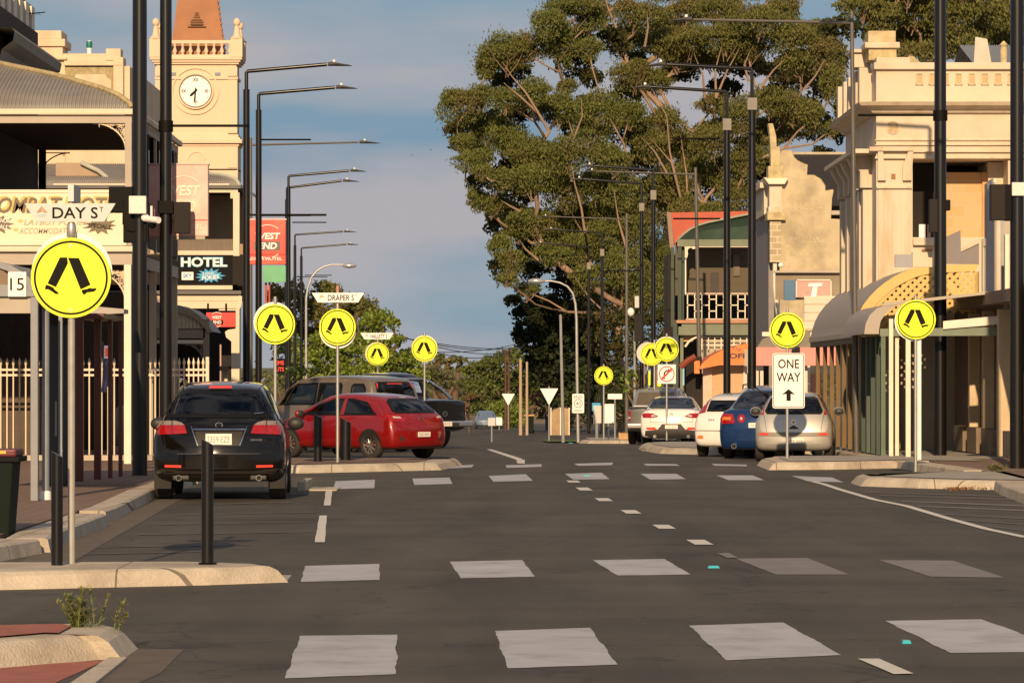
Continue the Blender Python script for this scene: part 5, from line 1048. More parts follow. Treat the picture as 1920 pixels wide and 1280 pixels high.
P = [(1848,560),(1848,345),(1856,338),(1860,338),(1860,560)]; MB().prism([(XX(a, s), ZZ(b, s)) for a, b in P], y-.3, y+.2).build('pier', GRYL, t)
SB(1860, 1872, 410, 550, -.32, .3, SANDW, 'pier'); SB(1872, 1880, 410, 550, -.2, .3, GRYL, 'pier'); SB(1880, 1886, 440, 900, -.32, .3, SANDW, 'pier'); SB(1886, 1960, 450, 900, -.1, .3, LICH2, 'stone_wall'); SB(1859, 1864, 336, 344, -.34, .2, CREAM2, 'pier_cap')
SB(1876, 1960, 415, 450, -.1, .3, TIMBERG, 'eave')
# ================================================================ yellow lattice awning
YEL = mat('ochre_paint', (.62, .42, .14), .6, 0, .06, 2); YELD = mat('ochre_shaded', (.15, .095, .035), .7, 0, .12, 2); AWG = mat('taupe_awning_iron', (.36, .32, .27), .6, .1, .06, 1, tintcol=(.28, .24, .19), tfac=.3, tscale=1)  # post ochre is a darkened copy, awning shade put into the colour
s = 84.0; y = YY(s)
t = thing('lattice_awning', W(1720, 620, s), 'yellow lattice end of a big curved street awning on ochre posts', 'awning')
OUT = [(1600,626),(1604,606),(1610,588),(1618,572),(1630,556),(1645,541),(1660,529),(1675,519),(1692,510),(1712,503),(1735,499),(1765,497),(1800,496),(1835,495)]
INN = [(1616,630),(1619,612),(1624,598),(1632,584),(1643,570),(1655,558),(1668,547),(1683,536),(1700,527),(1718,519),(1738,514),(1765,511),(1800,510),(1828,509)]
m = MB(); n = len(OUT); v = [(XX(a, s), y-.06, ZZ(b, s)) for a, b in OUT]+[(XX(a, s), y-.06, ZZ(b, s)) for a, b in INN]+[(XX(a, s), y+.04, ZZ(b, s)) for a, b in OUT]+[(XX(a, s), y+.04, ZZ(b, s)) for a, b in INN]
fs = []
for i in range(n-1): fs += [(i, i+1, n+i+1, n+i), (2*n+i, 3*n+i, 3*n+i+1, 2*n+i+1), (i, 2*n+i, 2*n+i+1, i+1), (n+i, n+i+1, 3*n+i+1, 3*n+i)]
m.add(v, fs+[(0, n, 3*n, 2*n), (n-1, 3*n-1, 4*n-1, 2*n-1)]); m.build('arch_band', YEL, t)
RB(MB(), 1828, 1835, 509, 600, s, -.06, .04).build('end_stile', YEL, t)
# slats: clipped diagonals inside the arch
def inside(px, py):
    if px > 1829 or px < 1616: return False
    top = float(np.interp(px, [a for a, b in INN], [b for a, b in INN])); return py > top and py < (632 if px < 1700 else 586+0*px if px > 1760 else 610)
m = MB(); pitch = 15.5; wd = 3.4
for sg in (1, -1):
    for c in np.arange(900, 2700, pitch):
        run = None
        for px in np.arange(1612, 1832, 1.5):
            py = (c-px) if sg > 0 else (px-c+300)
            ok = inside(px, py)
            if ok and run is None: run = (px, py)
            if (not ok) and run is not None:
                q = (px, py); a, b = run, q; dy = -.03 if sg > 0 else -.005
                nx, nz = (.7, .7) if sg > 0 else (.7, -.7)
                m.add([(XX(a[0]-nx*wd, s), y+dy, ZZ(a[1]-nz*wd, s)), (XX(a[0]+nx*wd, s), y+dy, ZZ(a[1]+nz*wd, s)), (XX(b[0]+nx*wd, s), y+dy, ZZ(b[1]+nz*wd, s)), (XX(b[0]-nx*wd, s), y+dy, ZZ(b[1]-nz*wd, s)),
                       (XX(a[0]-nx*wd, s), y+dy+.02, ZZ(a[1]-nz*wd, s)), (XX(a[0]+nx*wd, s), y+dy+.02, ZZ(a[1]+nz*wd, s)), (XX(b[0]+nx*wd, s), y+dy+.02, ZZ(b[1]+nz*wd, s)), (XX(b[0]-nx*wd, s), y+dy+.02, ZZ(b[1]-nz*wd, s))],
                      [(0, 1, 2, 3), (7, 6, 5, 4), (0, 4, 5, 1), (1, 5, 6, 2), (2, 6, 7, 3), (3, 7, 4, 0)]); run = None
m.build('lattice', YEL, t)
MB().prism([(XX(a, s), ZZ(b, s)) for a, b in [(1772,536),(1786,529),(1826,578),(1812,586)]], y-.05, y-.032).build('brace', YEL, t)
m = MB(); x_off = XX(1600, s)
m.grid([[(XX(a, s), y+.05+d_, ZZ(b, s)) for a, b in [(1598,630)]+OUT] for d_ in (0, 3, 6, 9, 12)]); m.build('awning_roof', AWG, t, smooth=50)
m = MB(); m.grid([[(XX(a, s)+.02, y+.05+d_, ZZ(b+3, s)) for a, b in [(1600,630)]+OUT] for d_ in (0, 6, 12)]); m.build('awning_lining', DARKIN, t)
m = MB().box(XX(1597, s), XX(1606, s), y+.05, y+12, ZZ(633, s), ZZ(622, s)); m.build('side_gutter', mat('gutter_taupe', (.40, .34, .26), .5), t, bevel=.01)
MB().box(XX(1600, s), XX(1606, s), y+.1, y+12, ZZ(644, s), ZZ(633, s)).build('side_beam', YELD, t)
for i, (yy, mm) in enumerate(((0.1, YELD), (1.5, YELD), (3.0, YELD), (4.6, YELD), (6.3, YELD), (8.2, YELD), (10.4, YELD))):
    z0 = .15; x = XX(1601, s); MB().box(x, x+.1, y+yy, y+yy+.1, z0, ZZ(640, s)).build('post', mm, t, bevel=.006)
for i, (px, yy, dx, mm) in enumerate(((1601, 1.9, 1.1, YELD), (1601, 4, 1.3, YELD), (1601, 6.5, 1.5, mat('pink_red_post', (.42, .14, .10), .7)), (1601, 9, 1.2, YELD))):
    x = XX(px, s)+dx; MB().box(x, x+.14, y+yy, y+yy+.1, .15, ZZ(600, s)).build('inner_post', mm, t)
# green and white awning nearer
s = 90.0; y = YY(s)
GRN = mat('heritage_green', (.022, .045, .030), .55, 0, .1, 3); GRN2 = mat('faded_green', (.16, .20, .14), .6, 0, .12, 3)
t = thing('green_post_awning', W(1740, 600, s), 'small grey curved awning with green posts and a white fascia at the right shops', 'awning')
P = [(1620,626),(1623,606),(1631,590),(1644,578),(1662,571),(1690,566)]; x_ = lambda a: XX(a, s)
m = MB(); m.grid([[(x_(a), y+d_, ZZ(b, s)) for a, b in P] for d_ in (0, 2.5, 5)]); m.build('awning_roof', AWG, t, smooth=50)
Q = [(1690,569),(1672,577),(1660,588),(1651,602),(1648,618),(1648,626)]; MB().prism([(x_(a), ZZ(b, s)) for a, b in P+Q], y-.02, y+.03).build('curved_end', AWG, t)
MB().prism([(x_(a), ZZ(b, s)) for a, b in [(1655,568),(1884,543),(1884,548),(1655,574)]], y-.03, y+.03).build('roof_edge', TIMBERG, t)
m = MB(); m.grid([[(x_(a), y+d_, ZZ(b, s)) for a, b in [(1690,566),(1884,546)]] for d_ in (.05, 5)]); m.build('awning_roof', AWG, t)
MB().prism([(x_(a), ZZ(b, s)) for a, b in [(1768,602),(1768,617),(1894,606),(1894,590)]], y-.06, y+.02).build('white_fascia', mat('warm_white', (.72, .66, .56), .5, 0, .06), t)
MB().prism([(x_(a), ZZ(b, s)) for a, b in [(1650,616),(1668,616),(1884,613),(1884,629),(1668,630),(1650,630)]], y+.0, y+.08).build('green_beam', GRN2, t)
for px, yy, mm, h in ((1650, 0, mat('sage_post', (.09, .13, .085), .6), 620), (1646, 1.0, GRN, 628), (1643, 2.2, GRN, 628), (1640, 3.2, mat('dim_sage_post', (.055, .075, .055), .6), 628), (1637, 4.4, GRN, 628)): MB().box(x_(1652), x_(1652)+.095, y+yy+.01, y+yy+.1, .15, ZZ(h, s)).build('post', mm, t, bevel=.006)
for px, yy, wd, mm in ((1671, -.3, 8, CREAM2), (1682, .1, 7, CREAM2), (1703, -1.2, 9, CREAM2), (1723, -4.1, 9, mat('bright_white_post', (.82, .80, .74), .4))):
    sx = F/(y+yy); MB().box(XX(px-wd/2, sx), XX(px+wd/2, sx), y+yy, y+yy+.1, .15, 3.0).build('post', mm, t, bevel=.008)
for (x0, x1, y0, y1, d0, d1, mm, nm) in ((1884, 1892, 440, 870, -.05, .1, CREAM2, 'end_pier'),):
    RB(MB(), x0, x1, y0, y1, s, d0, d1).build(nm, mm, t, bevel=.01)
# shop fronts facing the street, in shade with slivers of sun
t = thing('right_shopfronts', (11, 76, 0), 'brown shop fronts under the right awnings with pale door frames catching the sun', 'building')
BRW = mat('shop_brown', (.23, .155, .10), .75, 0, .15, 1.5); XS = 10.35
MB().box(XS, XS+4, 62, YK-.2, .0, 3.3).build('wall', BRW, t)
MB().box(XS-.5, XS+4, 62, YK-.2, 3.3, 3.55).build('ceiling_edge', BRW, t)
for i, yy in enumerate((66, 69.5, 71.0, 74, 77.5, 80, 82.4)):
    MB().box(XS-.25, XS-.01, yy, yy+.3, .15, 3.2).build('pilaster', mat('shop_pale', (.56, .44, .28), .7, 0, .1), t, bevel=.01)
    w_ = MB().box(XS-.03, XS-.005, yy+.5, yy+2.0, .75, 2.9).build('window', GLASSD, t); MB().box(XS-.06, XS-.031, yy+.45, yy+.52, .7, 2.95).build('window_frame', CREAM2, w_); MB().box(XS-.35, XS, yy+.45, yy+2.1, .15, .7).build('plinth', mat('plinth_brown', (.20, .15, .10), .85, 0, .2), t)
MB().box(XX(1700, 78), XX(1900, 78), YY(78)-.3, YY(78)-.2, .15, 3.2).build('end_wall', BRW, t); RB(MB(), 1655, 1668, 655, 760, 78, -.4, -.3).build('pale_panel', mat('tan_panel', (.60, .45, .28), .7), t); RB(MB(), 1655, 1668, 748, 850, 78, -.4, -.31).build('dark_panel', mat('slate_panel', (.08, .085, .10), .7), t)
RB(MB(), 1862, 1882, 815, 852, 84, -.2, .3).build('planter', mat('slate_panel', (.08, .085, .1)), t); RB(MB(), 1861, 1872, 640, 815, 84, -.0, .1).build('sunlit_jamb', CREAM2, t); RB(MB(), 1872, 1884, 640, 815, 84, .02, .1).build('green_jamb', mat('pale_green', (.35, .38, .30), .7), t)
# ================================================================ shaped parapet shop
s = sP = 57.0; YP = YY(sP)
REND = mat('weathered_render', (.50, .42, .27), .9, 0, .18, 1.0, .5, 18, tintcol=(.23, .20, .14), tfac=.9, tscale=.55)
t = shop = thing('shaped_parapet_shop', (XX(1500, sP), YP, 0), 'old rendered shop with a curved stepped side parapet and pale worn patches', 'building')
P = [(1462,700),(1462,286),(1484,284),(1487,296),(1494,303),(1506,309),(1514,312),(1513,330),(1526,331),(1538,338),(1545,349),(1547,360),(1563,358),(1560,372),(1558,410),(1600,412),(1640,412),(1640,700)]
MB().prism([(XX(a, sP), ZZ(b, sP)) for a, b in P], YP, YP+.4).build('side_wall', REND, t)
rim = [(1466,285),(1484,284),(1487,296),(1494,303),(1506,309),(1514,312)]; rim2 = [(1513,331),(1526,331),(1538,338),(1545,349),(1547,360),(1563,358)]
for rr in (rim, rim2): MB().tube([W(a, b, sP)+Vector((0, .1, 0)) for a, b in rr], .06, 6).build('coping', LICH2, t)
def PB(x0, x1, y0, y1, d0, d1, mm, nm, bev=.01): return RB(MB(), x0, x1, y0, y1, sP, d0, d1).build(nm, mm, t, bevel=bev)
PB(1443, 1464, 415, 492, -.12, .8, brickmat('stone_quoins', (.46, .38, .24), (.36, .29, .18), (.56, .50, .38), 1.0, bw=.38, rh=.2), 'quoin_pier', 0)
PB(1442, 1466, 345, 392, -.15, .8, SAND, 'pier'); PB(1438, 1472, 398, 413, -.25, .9, LICH2, 'pier_band'); PB(1440, 1468, 388, 398, -.2, .8, SAND, 'pier_band')
MB().prism([(XX(a, sP), ZZ(b, sP)) for a, b in [(1432,335),(1476,335),(1470,346),(1440,346)]], YP-.35, YP+.9).build('pier_cornice', CREAM2, t); PB(1440, 1468, 312, 335, -.15, .8, LICH2, 'pier_upper')
MB().prism([(XX(a, sP), ZZ(b, sP)) for a, b in [(1445,312),(1463,312),(1462,275),(1456,275),(1455,256),(1449,232),(1440,232),(1443,256),(1444,275)]], YP-.1, YP+.5).build('pier_finial', LICH2, t, bevel=.02)
MB().box(XX(1436, sP), XX(1443, sP), YP+.9, YP+5, ZZ(400, sP), ZZ(330, sP)).build('street_parapet', SAND, t); MB().box(XX(1428, sP), XX(1442, sP), YP+.8, YP+5, ZZ(350, sP), ZZ(340, sP)).build('street_cornice', SAND, t); MB().box(XX(1443, sP), XX(1465, sP), YP+.5, YP+8, 0, ZZ(400, sP)).build('street_wall', mat('dim_violet', (.25, .23, .22), .85), t)
RFB = mat('grey_brown_roof', (.075, .066, .058), .55, .15, .06, 1.5)
m = MB(); n = 240; x0, x1 = XX(1470, 52), XX(1680, 52); yy = YY(52); m.grid([[(x0+(x1-x0)*i/n, yy+dy, z+.015*(1 if i % 2 else -1)) for dy, z in ((-5, ZZ(398, 52)), (4, ZZ(276, 52)), (9, ZZ(400, 52)))] for i in range(n+1)]); m.build('main_roof', RFB, t)
MB().box(x0, x1, yy+3.9, yy+4.1, ZZ(278, 52), ZZ(273, 52)).build('ridge_capping', mat('ridge_tan', (.45, .38, .27), .7), t)
PB(1558, 1640, 395, 403, -.1, .2, TIMBERG, 'gutter'); PB(1577, 1587, 411, 418, -.02, .0, mat('brick_red_vent', (.30, .12, .06), .8), 'vent', 0)
m = MB(); rnd = random.Random(8)
for (cx_, cy_, w_, h_, n_) in ((1515, 395, 32, 5, 26), (1512, 450, 34, 9, 34), (1500, 480, 20, 8, 10)):
    for i in range(n_):
        a = cx_+rnd.uniform(-w_, w_); b = cy_+rnd.uniform(-h_, h_)*.8; l_ = rnd.uniform(2, 6); q = rnd.uniform(-.9, .9)+1.57; r_ = rnd.uniform(.008, .022)
        m.tube([(XX(a, sP), YP-.01, ZZ(b, sP)), (XX(a+l_*math.cos(q)*.8, sP), YP-.01, ZZ(b-l_*math.sin(q), sP))], [r_, r_*.4], 4)
m.build('flaked_patches', mat('flaked_lime', (.62, .54, .38), .9), t)
t2 = thing('wall_lamp', W(1464, 497, 58), 'round white lamp on a pale downpipe at the old shop corner', 'lamp'); MB().sphere(tuple(W(1464, 497, 58)), 5/58).build('globe', SIGNW, t2, smooth=60)
MB().tube([W(1453, 494, 58), W(1453, 540, 58), W(1460, 600, 58)], .07, 8).build('downpipe', CREAM2, t2)
# awning with roof and pink-red telecom panel
s = 60.0; y = YY(s)
t = thing('grey_shop_awning', W(1530, 600, s), 'pale curved shop awning below a pink panel with a white letter T', 'awning')
CRG = mat('drab_corrugated', (.34, .29, .22), .7, .05, .08, 2)
m = MB(); n = 150; m.grid([[(XX(1460+180*i/n, s), y+1.5+.02*(i % 2), ZZ(b, s)) for b in (508, 560)] for i in range(n+1)]); m.build('cladding', CRG, t); RB(MB(), 1458, 1640, 505, 509, s, 1.3, 1.6).build('cladding_cap', TIMBERG, t)
b = RB(MB(), 1473, 1495, 524, 562, s, .6, .8).build('blue_panel', mat('panel_blue', (.05, .14, .26), .5, 0, .1), t)
b = RB(MB(), 1494, 1559, 525, 557, s, .2, .5).build('pink_panel', mat('panel_pink', (.80, .30, .26), .4, 0, .06, 2), t)
for q in ((1493, 1560, 523.5, 526), (1493, 1495, 524, 557), (1558, 1560, 524, 557)): RB(MB(), q[0], q[1], q[2], q[3], s, .16, .2).build('panel_frame', CREAM2, b)
MB().prism([(XX(a, s), ZZ(b_, s)) for a, b_ in [(1517,531),(1543,530),(1542,536),(1534,537),(1531,556),(1521,556),(1525,537),(1516,537)]], y+.17, y+.2).build('letter_t', SIGNW, b)
MB().disc(XX(1518, s), ZZ(547, s), 6.5/s, y+.18, y+.2).build('grey_dot', mat('dot_taupe', (.42, .30, .26), .5), b)
m = MB(); V = [(1473,566),(1480,561),(1492,558),(1508,556),(1512,555)]
for k, (z0, z1) in enumerate(((0, 14), (15, 29), (30, 45), (46, 60))): m.grid([[(XX(a, s), y+.15+(.02 if c else 0), ZZ(b_+q, s)) for a, b_ in V for q in (0,)] for q, c in ((z0, 0), (z1, 1))])
m.build('fascia_boards', mat('plum_grey', (.14, .115, .11), .7), t)
for k in range(4): RB(MB(), 1508, 1560, 556+k*15.5, 570+k*15.5, s, .0+.0*k, .14).build('fascia_board', mat('peach_white', (.66, .55, .44), .6, 0, .05), t, bevel=.01)
RB(MB(), 1508, 1600, 555, 559, s, .14, 2).build('awning_top', CREAM2, t); RB(MB(), 1430, 1545, 622, 630, s, .2, .5).build('white_edge', CREAM2, t); RB(MB(), 1511, 1519, 628, 850, s, .0, .12).build('post', mat('peach_white', (.66, .55, .44)), t, bevel=.01)
# pink cafe awning and orange one
s = 61.5; y = YY(s)
t = thing('pink_shop_awning', W(1480, 680, s), 'flat pink shop awning behind the ONE WAY plate', 'awning')
b = RB(MB(), 1418, 1600, 651, 685, s, .0, .1).build('valance', mat('awning_pink', (.78, .26, .22), .6, 0, .08, 2), t)
MB().prism([(XX(a, s), ZZ(b_, s)) for a, b_ in [(1420,651),(1430,635),(1460,626),(1520,622),(1520,651)]], y+.12, y+.2).build('canopy_end', mat('awning_grey', (.20, .18, .14), .7, 0, .15), t)
RB(MB(), 1484, 1500, 650, 664, s, -.02, .0).build('dark_gap', DARKIN, t)
for a, b_ in ((1419, 1424), (1427, 1433), (1510, 1516)): RB(MB(), a, b_, 685, 850, s, .4, .5).build('post', mat('peach_white', (.66, .55, .44)), t)
MB().box(XX(1434, s), XX(1448, s), y+1.5, y+1.6, ZZ(780, s), ZZ(685, s)).build('dark_doorway', DARKIN, t); RB(MB(), 1506, 1545, 690, 790, 56, .9, 1.0).build('poster_window', mat('poster_red_cream', (.62, .30, .22), .6, 0, .4, 14), t)
s = 52.0; y = YY(s)
t = thing('orange_shop_awning', W(1370, 680, s), 'orange curved shop awning with dark lettering ending in OFF', 'awning')
P = [(1310,692),(1318,680),(1332,668),(1350,658),(1375,650),(1402,643),(1402,683),(1350,684)]
b = MB().prism([(XX(a, s), ZZ(b_, s)) for a, b_ in P], y, y+.1).build('valance', mat('awning_orange', (.85, .19, .03), .55, 0, .06, 2, tintcol=(.80, .36, .16), tfac=.4, tscale=1.2), t)
m = textmb('OFF', XX(1384, s), ZZ(667, s), 10/s, y-.008, 34/s, bold=.04); textmb('The', XX(1381, s), ZZ(654, s), 8/s, y-.008, 17/s, shear=.3, mb=m); m.build('lettering', mat('ink_navy', (.03, .04, .05)), b)
RB(MB(), 1396, 1402, 655, 686, s, -.02, .0).build('grey_edge', TIMBERG, t)
m = MB(); m.grid([[(XX(a, s), y+d_, ZZ(b_, s)) for a, b_ in P[:6]] for d_ in (.1, 4)]); m.build('canopy', mat('awning_orange_top', (.60, .14, .03), .6), t)
b = RB(MB(), 1337, 1398, 684, 800, s, .8, .9).build('stone_wall', mat('pebbled_wall', (.55, .36, .20), .85, 0, .2, 20, .3, 60), t); RB(MB(), 1320, 1337, 684, 800, s, .7, .9).build('white_pier', mat('peach_pink', (.66, .46, .34), .7), t); RB(MB(), 1396, 1403, 684, 800, s, .7, .9).build('pier', mat('peach_white', (.66, .55, .44)), t)
RB(MB(), 1290, 1320, 668, 800, s, 1.5, 1.6).build('dark_recess', DARKIN, t)
MB().tube([W(1276, 688, s), W(1290, 676, s), W(1304, 668, s)], .11, 8).build('rolled_blind', mat('oxide_red', (.22, .04, .02)), t); RB(MB(), 1280, 1283, 686, 722, s, 0, .06).build('blue_strip', mat('strip_blue', (.25, .5, .7)), t)
RB(MB(), 1302, 1312, 676, 700, s, .1, .2).build('orange_panel', mat('awning_orange', (.8, .2, .045)), t)
# ================================================================ green verandah building
s = sG = 46.0; YG = YY(sG)
t = thing('green_verandah_building', (XX(1350, sG), YG, gz(YG)), 'two storey building with a green curved verandah, white fretwork and red roof', 'building')
GRNR = mat('green_roof_iron', (.035, .065, .040), .55, .05, .15, 1, tintcol=(.10, .11, .07), tfac=.4, tscale=.8); GRNB = mat('sage_beam', (.17, .19, .13), .7, 0, .12, 2)
def HB(x0, x1, y0, y1, d0, d1, mm, nm, bev=0): return RB(MB(), x0, x1, y0, y1, sG, d0, d1).build(nm, mm, t, bevel=bev)
ARC = [(1271,452),(1277,444),(1285,436),(1296,428),(1310,421),(1330,415),(1360,409),(1400,401),(1442,392)]
m = MB(); n = 200; xs = np.linspace(1271, 1442, n)
m.grid([[(XX(px, sG), YG+d_*(1 if j else 0)*.0+dy, z+.012*(1 if i % 2 else -1)) for j, (dy, z) in enumerate(((0, ZZ(450, sG)), (.25, ZZ(450, sG)+.55*(ZZ(float(np.interp(px, [a for a, b in ARC], [b for a, b in ARC])), sG)-ZZ(450, sG))), (1.2, ZZ(float(np.interp(px, [a for a, b in ARC], [b for a, b in ARC])), sG))))] for i, px in enumerate(xs) for d_ in (0,)])
m.build('verandah_roof', GRNR, t)
MB().tube([W(a, b_, sG)+Vector((0, .9, 0)) for a, b_ in ARC], .05, 6).build('hip_capping', mat('sage_trim', (.30, .30, .22), .7), t)
m = MB(); m.grid([[(XX(a, sG), YG+1+d_, ZZ(b_, sG)) for a, b_ in ARC] for d_ in (0, 8)]); m.build('verandah_roof', GRNR, t)
RROOF = mat('red_oxide_roof', (.42, .075, .035), .6, .05, .08, 1)
m = MB().prism([(XX(a, sG), ZZ(b_, sG)) for a, b_ in [(1262,394),(1444,391),(1444,470),(1276,470),(1268,450)]], YG+2.2, YG+2.6); m.build('red_roof', RROOF, t)
MB().prism([(XX(a, sG), ZZ(b_, sG)) for a, b_ in [(1254,394),(1262,394),(1268,462),(1260,462)]], YG+2.0, YG+2.7).build('barge_board', mat('taupe_trim', (.26, .18, .12), .7), t)
HB(1270, 1443, 449, 462, -.05, .05, GRNB, 'gutter_beam'); HB(1283, 1441, 461, 463.5, -.03, .0, CREAM2, 'trim_line')
HB(1270, 1443, 463, 552, 1.9, 2.0, mat('olive_brown_blind', (.105, .085, .055), .85, 0, .1, 3, stretch=(.3, 1, 8)), 'balcony_wall'); HB(1380, 1392, 474, 515, 1.8, 1.9, mat('blind_panel', (.15, .12, .09), .8), 'blind'); HB(1337, 1352, 508, 548, 1.8, 1.9, mat('door_dark', (.05, .04, .035), .7), 'door')
HB(1271, 1278, 462, 612, 0, .12, GRN, 'post'); HB(1260, 1266, 462, 612, 1, 1.12, GRN, 'post'); HB(1280, 1283, 462, 612, .3, .4, GRN, 'post'); HB(1284, 1286.5, 464, 552, -.02, .05, CREAM2, 'post_trim'); HB(1438, 1440, 464, 552, -.02, .05, CREAM2, 'post_trim'); HB(1440, 1443, 462, 612, 0, .1, GRN, 'post')
for x0, sg in ((1286, 1), (1438, -1)):
    MB().prism([(XX(x0+sg*a, sG), ZZ(b_, sG)) for a, b_ in [(0,462),(22,462),(20,466),(13,467),(10,464),(5,466),(3,470),(4,476),(2,484),(0,490)]], YG-.02, YG+.02).build('fretwork', CREAM2, t)
m = MB()
for (a, b_, c, d_) in ((1286,1441,549,551.5),(1286,1441,597,599.5)): m.box(XX(a, sG), XX(b_, sG), YG-.02, YG+.02, ZZ(d_, sG), ZZ(c, sG))
m.build('balustrade_rails', mat('pinkish_rail', (.55, .42, .33), .6), t)
m = MB(); px = 1288
rnd = random.Random(3); k = 0
while px < 1441:
    m.box(XX(px, sG), XX(px+2, sG), YG-.02, YG+.01, ZZ(598, sG), ZZ(550, sG))
    for yy in ((560, 582) if k % 2 else (571,)):
        if k < 11: m.box(XX(px, sG), XX(px+13.5, sG), YG-.02, YG+.01, ZZ(yy+2, sG), ZZ(yy, sG))
    px += 13.5; k += 1
m.build('balustrade_fret', CREAM2, t)
HB(1268, 1443, 600, 606, -.1, .3, mat('terracotta_edge', (.42, .20, .12), .7), 'floor_edge', .02); HB(1270, 1443, 606, 628, 0, .1, GRNB, 'lower_beam'); HB(1270, 1443, 601, 605, .3, 8, DARKIN, 'balcony_floor')
HB(1262, 1272, 600, 830, .0, .14, GRN, 'lower_post'); HB(1276, 1282, 610, 800, .3, .4, GRNB, 'lower_post')
m = MB()
for px in range(1316, 1420, 12): m.box(XX(px, sG), XX(px+2, sG), YG+.3, YG+.34, ZZ(655, sG), ZZ(630, sG))
for yy in (630, 637, 645): m.box(XX(1310, sG), XX(1420, sG), YG+.29, YG+.33, ZZ(yy+1.7, sG), ZZ(yy, sG))
m.build('lower_fret', CREAM2, t); HB(1310, 1420, 632, 700, .6, .7, mat('pale_backing', (.42, .36, .27), .8), 'lower_screen')
MB().tube([W(1285, 650, sG)+Vector((0, .2, 0)), W(1292, 640, sG)+Vector((0, .2, 0)), W(1305, 632, sG)+Vector((0, .2, 0)), W(1318, 628, sG)+Vector((0, .2, 0))], .05, 6).build('arch_bracket', CREAM2, t)
HB(1283, 1300, 604, 640, .5, .6, mat('awning_orange_pale', (.65, .38, .18), .7), 'orange_glimpse')
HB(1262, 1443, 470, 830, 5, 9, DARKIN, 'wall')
# ================================================================ cars
RUB = mat('tyre_rubber', (.030, .026, .022), .8, 0, .15, 8, .2, 30); RIM = mat('alloy_rim', (.42, .41, .40), .28, .8, .05); PLAST = mat('black_plastic', (.03, .028, .026), .55, 0, .08)
CGL = mat('car_glass', (.010, .014, .014), .04, 0, 0, spec=.9); CHR = mat('chrome', (.65, .64, .62), .12, 1, 0); LRED = mat('lamp_red', (.30, .005, .005), .12, 0, .1, 30, spec=.9, coat=.5); LCLR = mat('lamp_clear', (.55, .50, .46), .12, .2, .15, 30, spec=.9); LRB = mat('reflector_red', (.75, .06, .04), .3); LOR = mat('lamp_orange', (.75, .20, .03), .2); PLATE = mat('number_plate', (.80, .76, .66), .4, 0, .03); PLT = mat('plate_text', (.20, .20, .24), .5)
def paint(name, c, metal=0.0, rough=.35, spec=.5, coat=1.0): return mat(name, c, rough, metal, .03, 2, coat=coat, spec=spec)
def subdivide_mesh(v, f, lv=2):
    me = bpy.data.meshes.new('tmp'); me.from_pydata(v, [], f); bm = bmesh.new(); bm.from_mesh(me); bmesh.ops.recalc_face_normals(bm, faces=bm.faces); bm.to_mesh(me); bm.free()
    o = bpy.data.objects.new('tmp', me); COL.objects.link(o); md = o.modifiers.new('s', 'SUBSURF'); md.levels = lv; md.render_levels = lv
    dg = bpy.context.evaluated_depsgraph_get(); e = o.evaluated_get(dg).to_mesh(); V = [tuple(q.co) for q in e.vertices]; Fc = [tuple(p.vertices) for p in e.polygons]; o.evaluated_get(dg).to_mesh_clear(); bpy.data.objects.remove(o); bpy.data.meshes.remove(me); return V, Fc
def half_ring(zb, zbelt, zt, w, wt):
    zm = (zb+zbelt)/2; h = max(zt-zbelt, .02)
    return [(0, zb), (.60*w, zb), (.90*w, zb+.01), (.975*w, zb+.10), (w, zm), (.985*w, zbelt-.10*(zbelt-zb)), (.95*w, zbelt), (wt+(w*.95-wt)*.25, zbelt+h*.72), (wt, zt-min(.05, h*.3)), (wt*.86, zt), (wt*.4, zt+.012), (0, zt+.015)]
def glassmat():
    m = bpy.data.materials.new('tinted_car_glass'); m.use_nodes = True; n = m.node_tree.nodes; l = m.node_tree.links; n.clear()
    o = n.new('ShaderNodeOutputMaterial'); tr = n.new('ShaderNodeBsdfTransparent'); tr.inputs[0].default_value = (.60, .68, .63, 1); gl = n.new('ShaderNodeBsdfGlossy'); gl.inputs['Roughness'].default_value = .03; gl.inputs[0].default_value = (.9, .9, .9, 1)
    fr_ = n.new('ShaderNodeFresnel'); fr_.inputs[0].default_value = 1.45; ad = n.new('ShaderNodeMath'); ad.operation = 'MULTIPLY_ADD'; ad.inputs[1].default_value = 1.3; ad.inputs[2].default_value = .02; l.new(fr_.outputs[0], ad.inputs[0]); mx = n.new('ShaderNodeMixShader'); l.new(ad.outputs[0], mx.inputs[0]); l.new(tr.outputs[0], mx.inputs[1]); l.new(gl.outputs[0], mx.inputs[2]); l.new(mx.outputs[0], o.inputs[0]); return m
TGL = glassmat(); CGLO = mat('far_car_glass', (.012, .014, .016), .05, 0, 0, spec=.8); FRIT = mat('window_seal', (.006, .006, .006), .35, 0, 0, spec=.3); SEAT = mat('seat_fabric', (.05, .05, .055), .9, 0, .1)
def inpoly(x, y, P):
    c = False; n = len(P)
    for i in range(n):
        (x1, y1), (x2, y2) = P[i], P[i-1]
        if (y1 > y) != (y2 > y) and x < (x2-x1)*(y-y1)/(y2-y1)+x1: c = not c
    return c
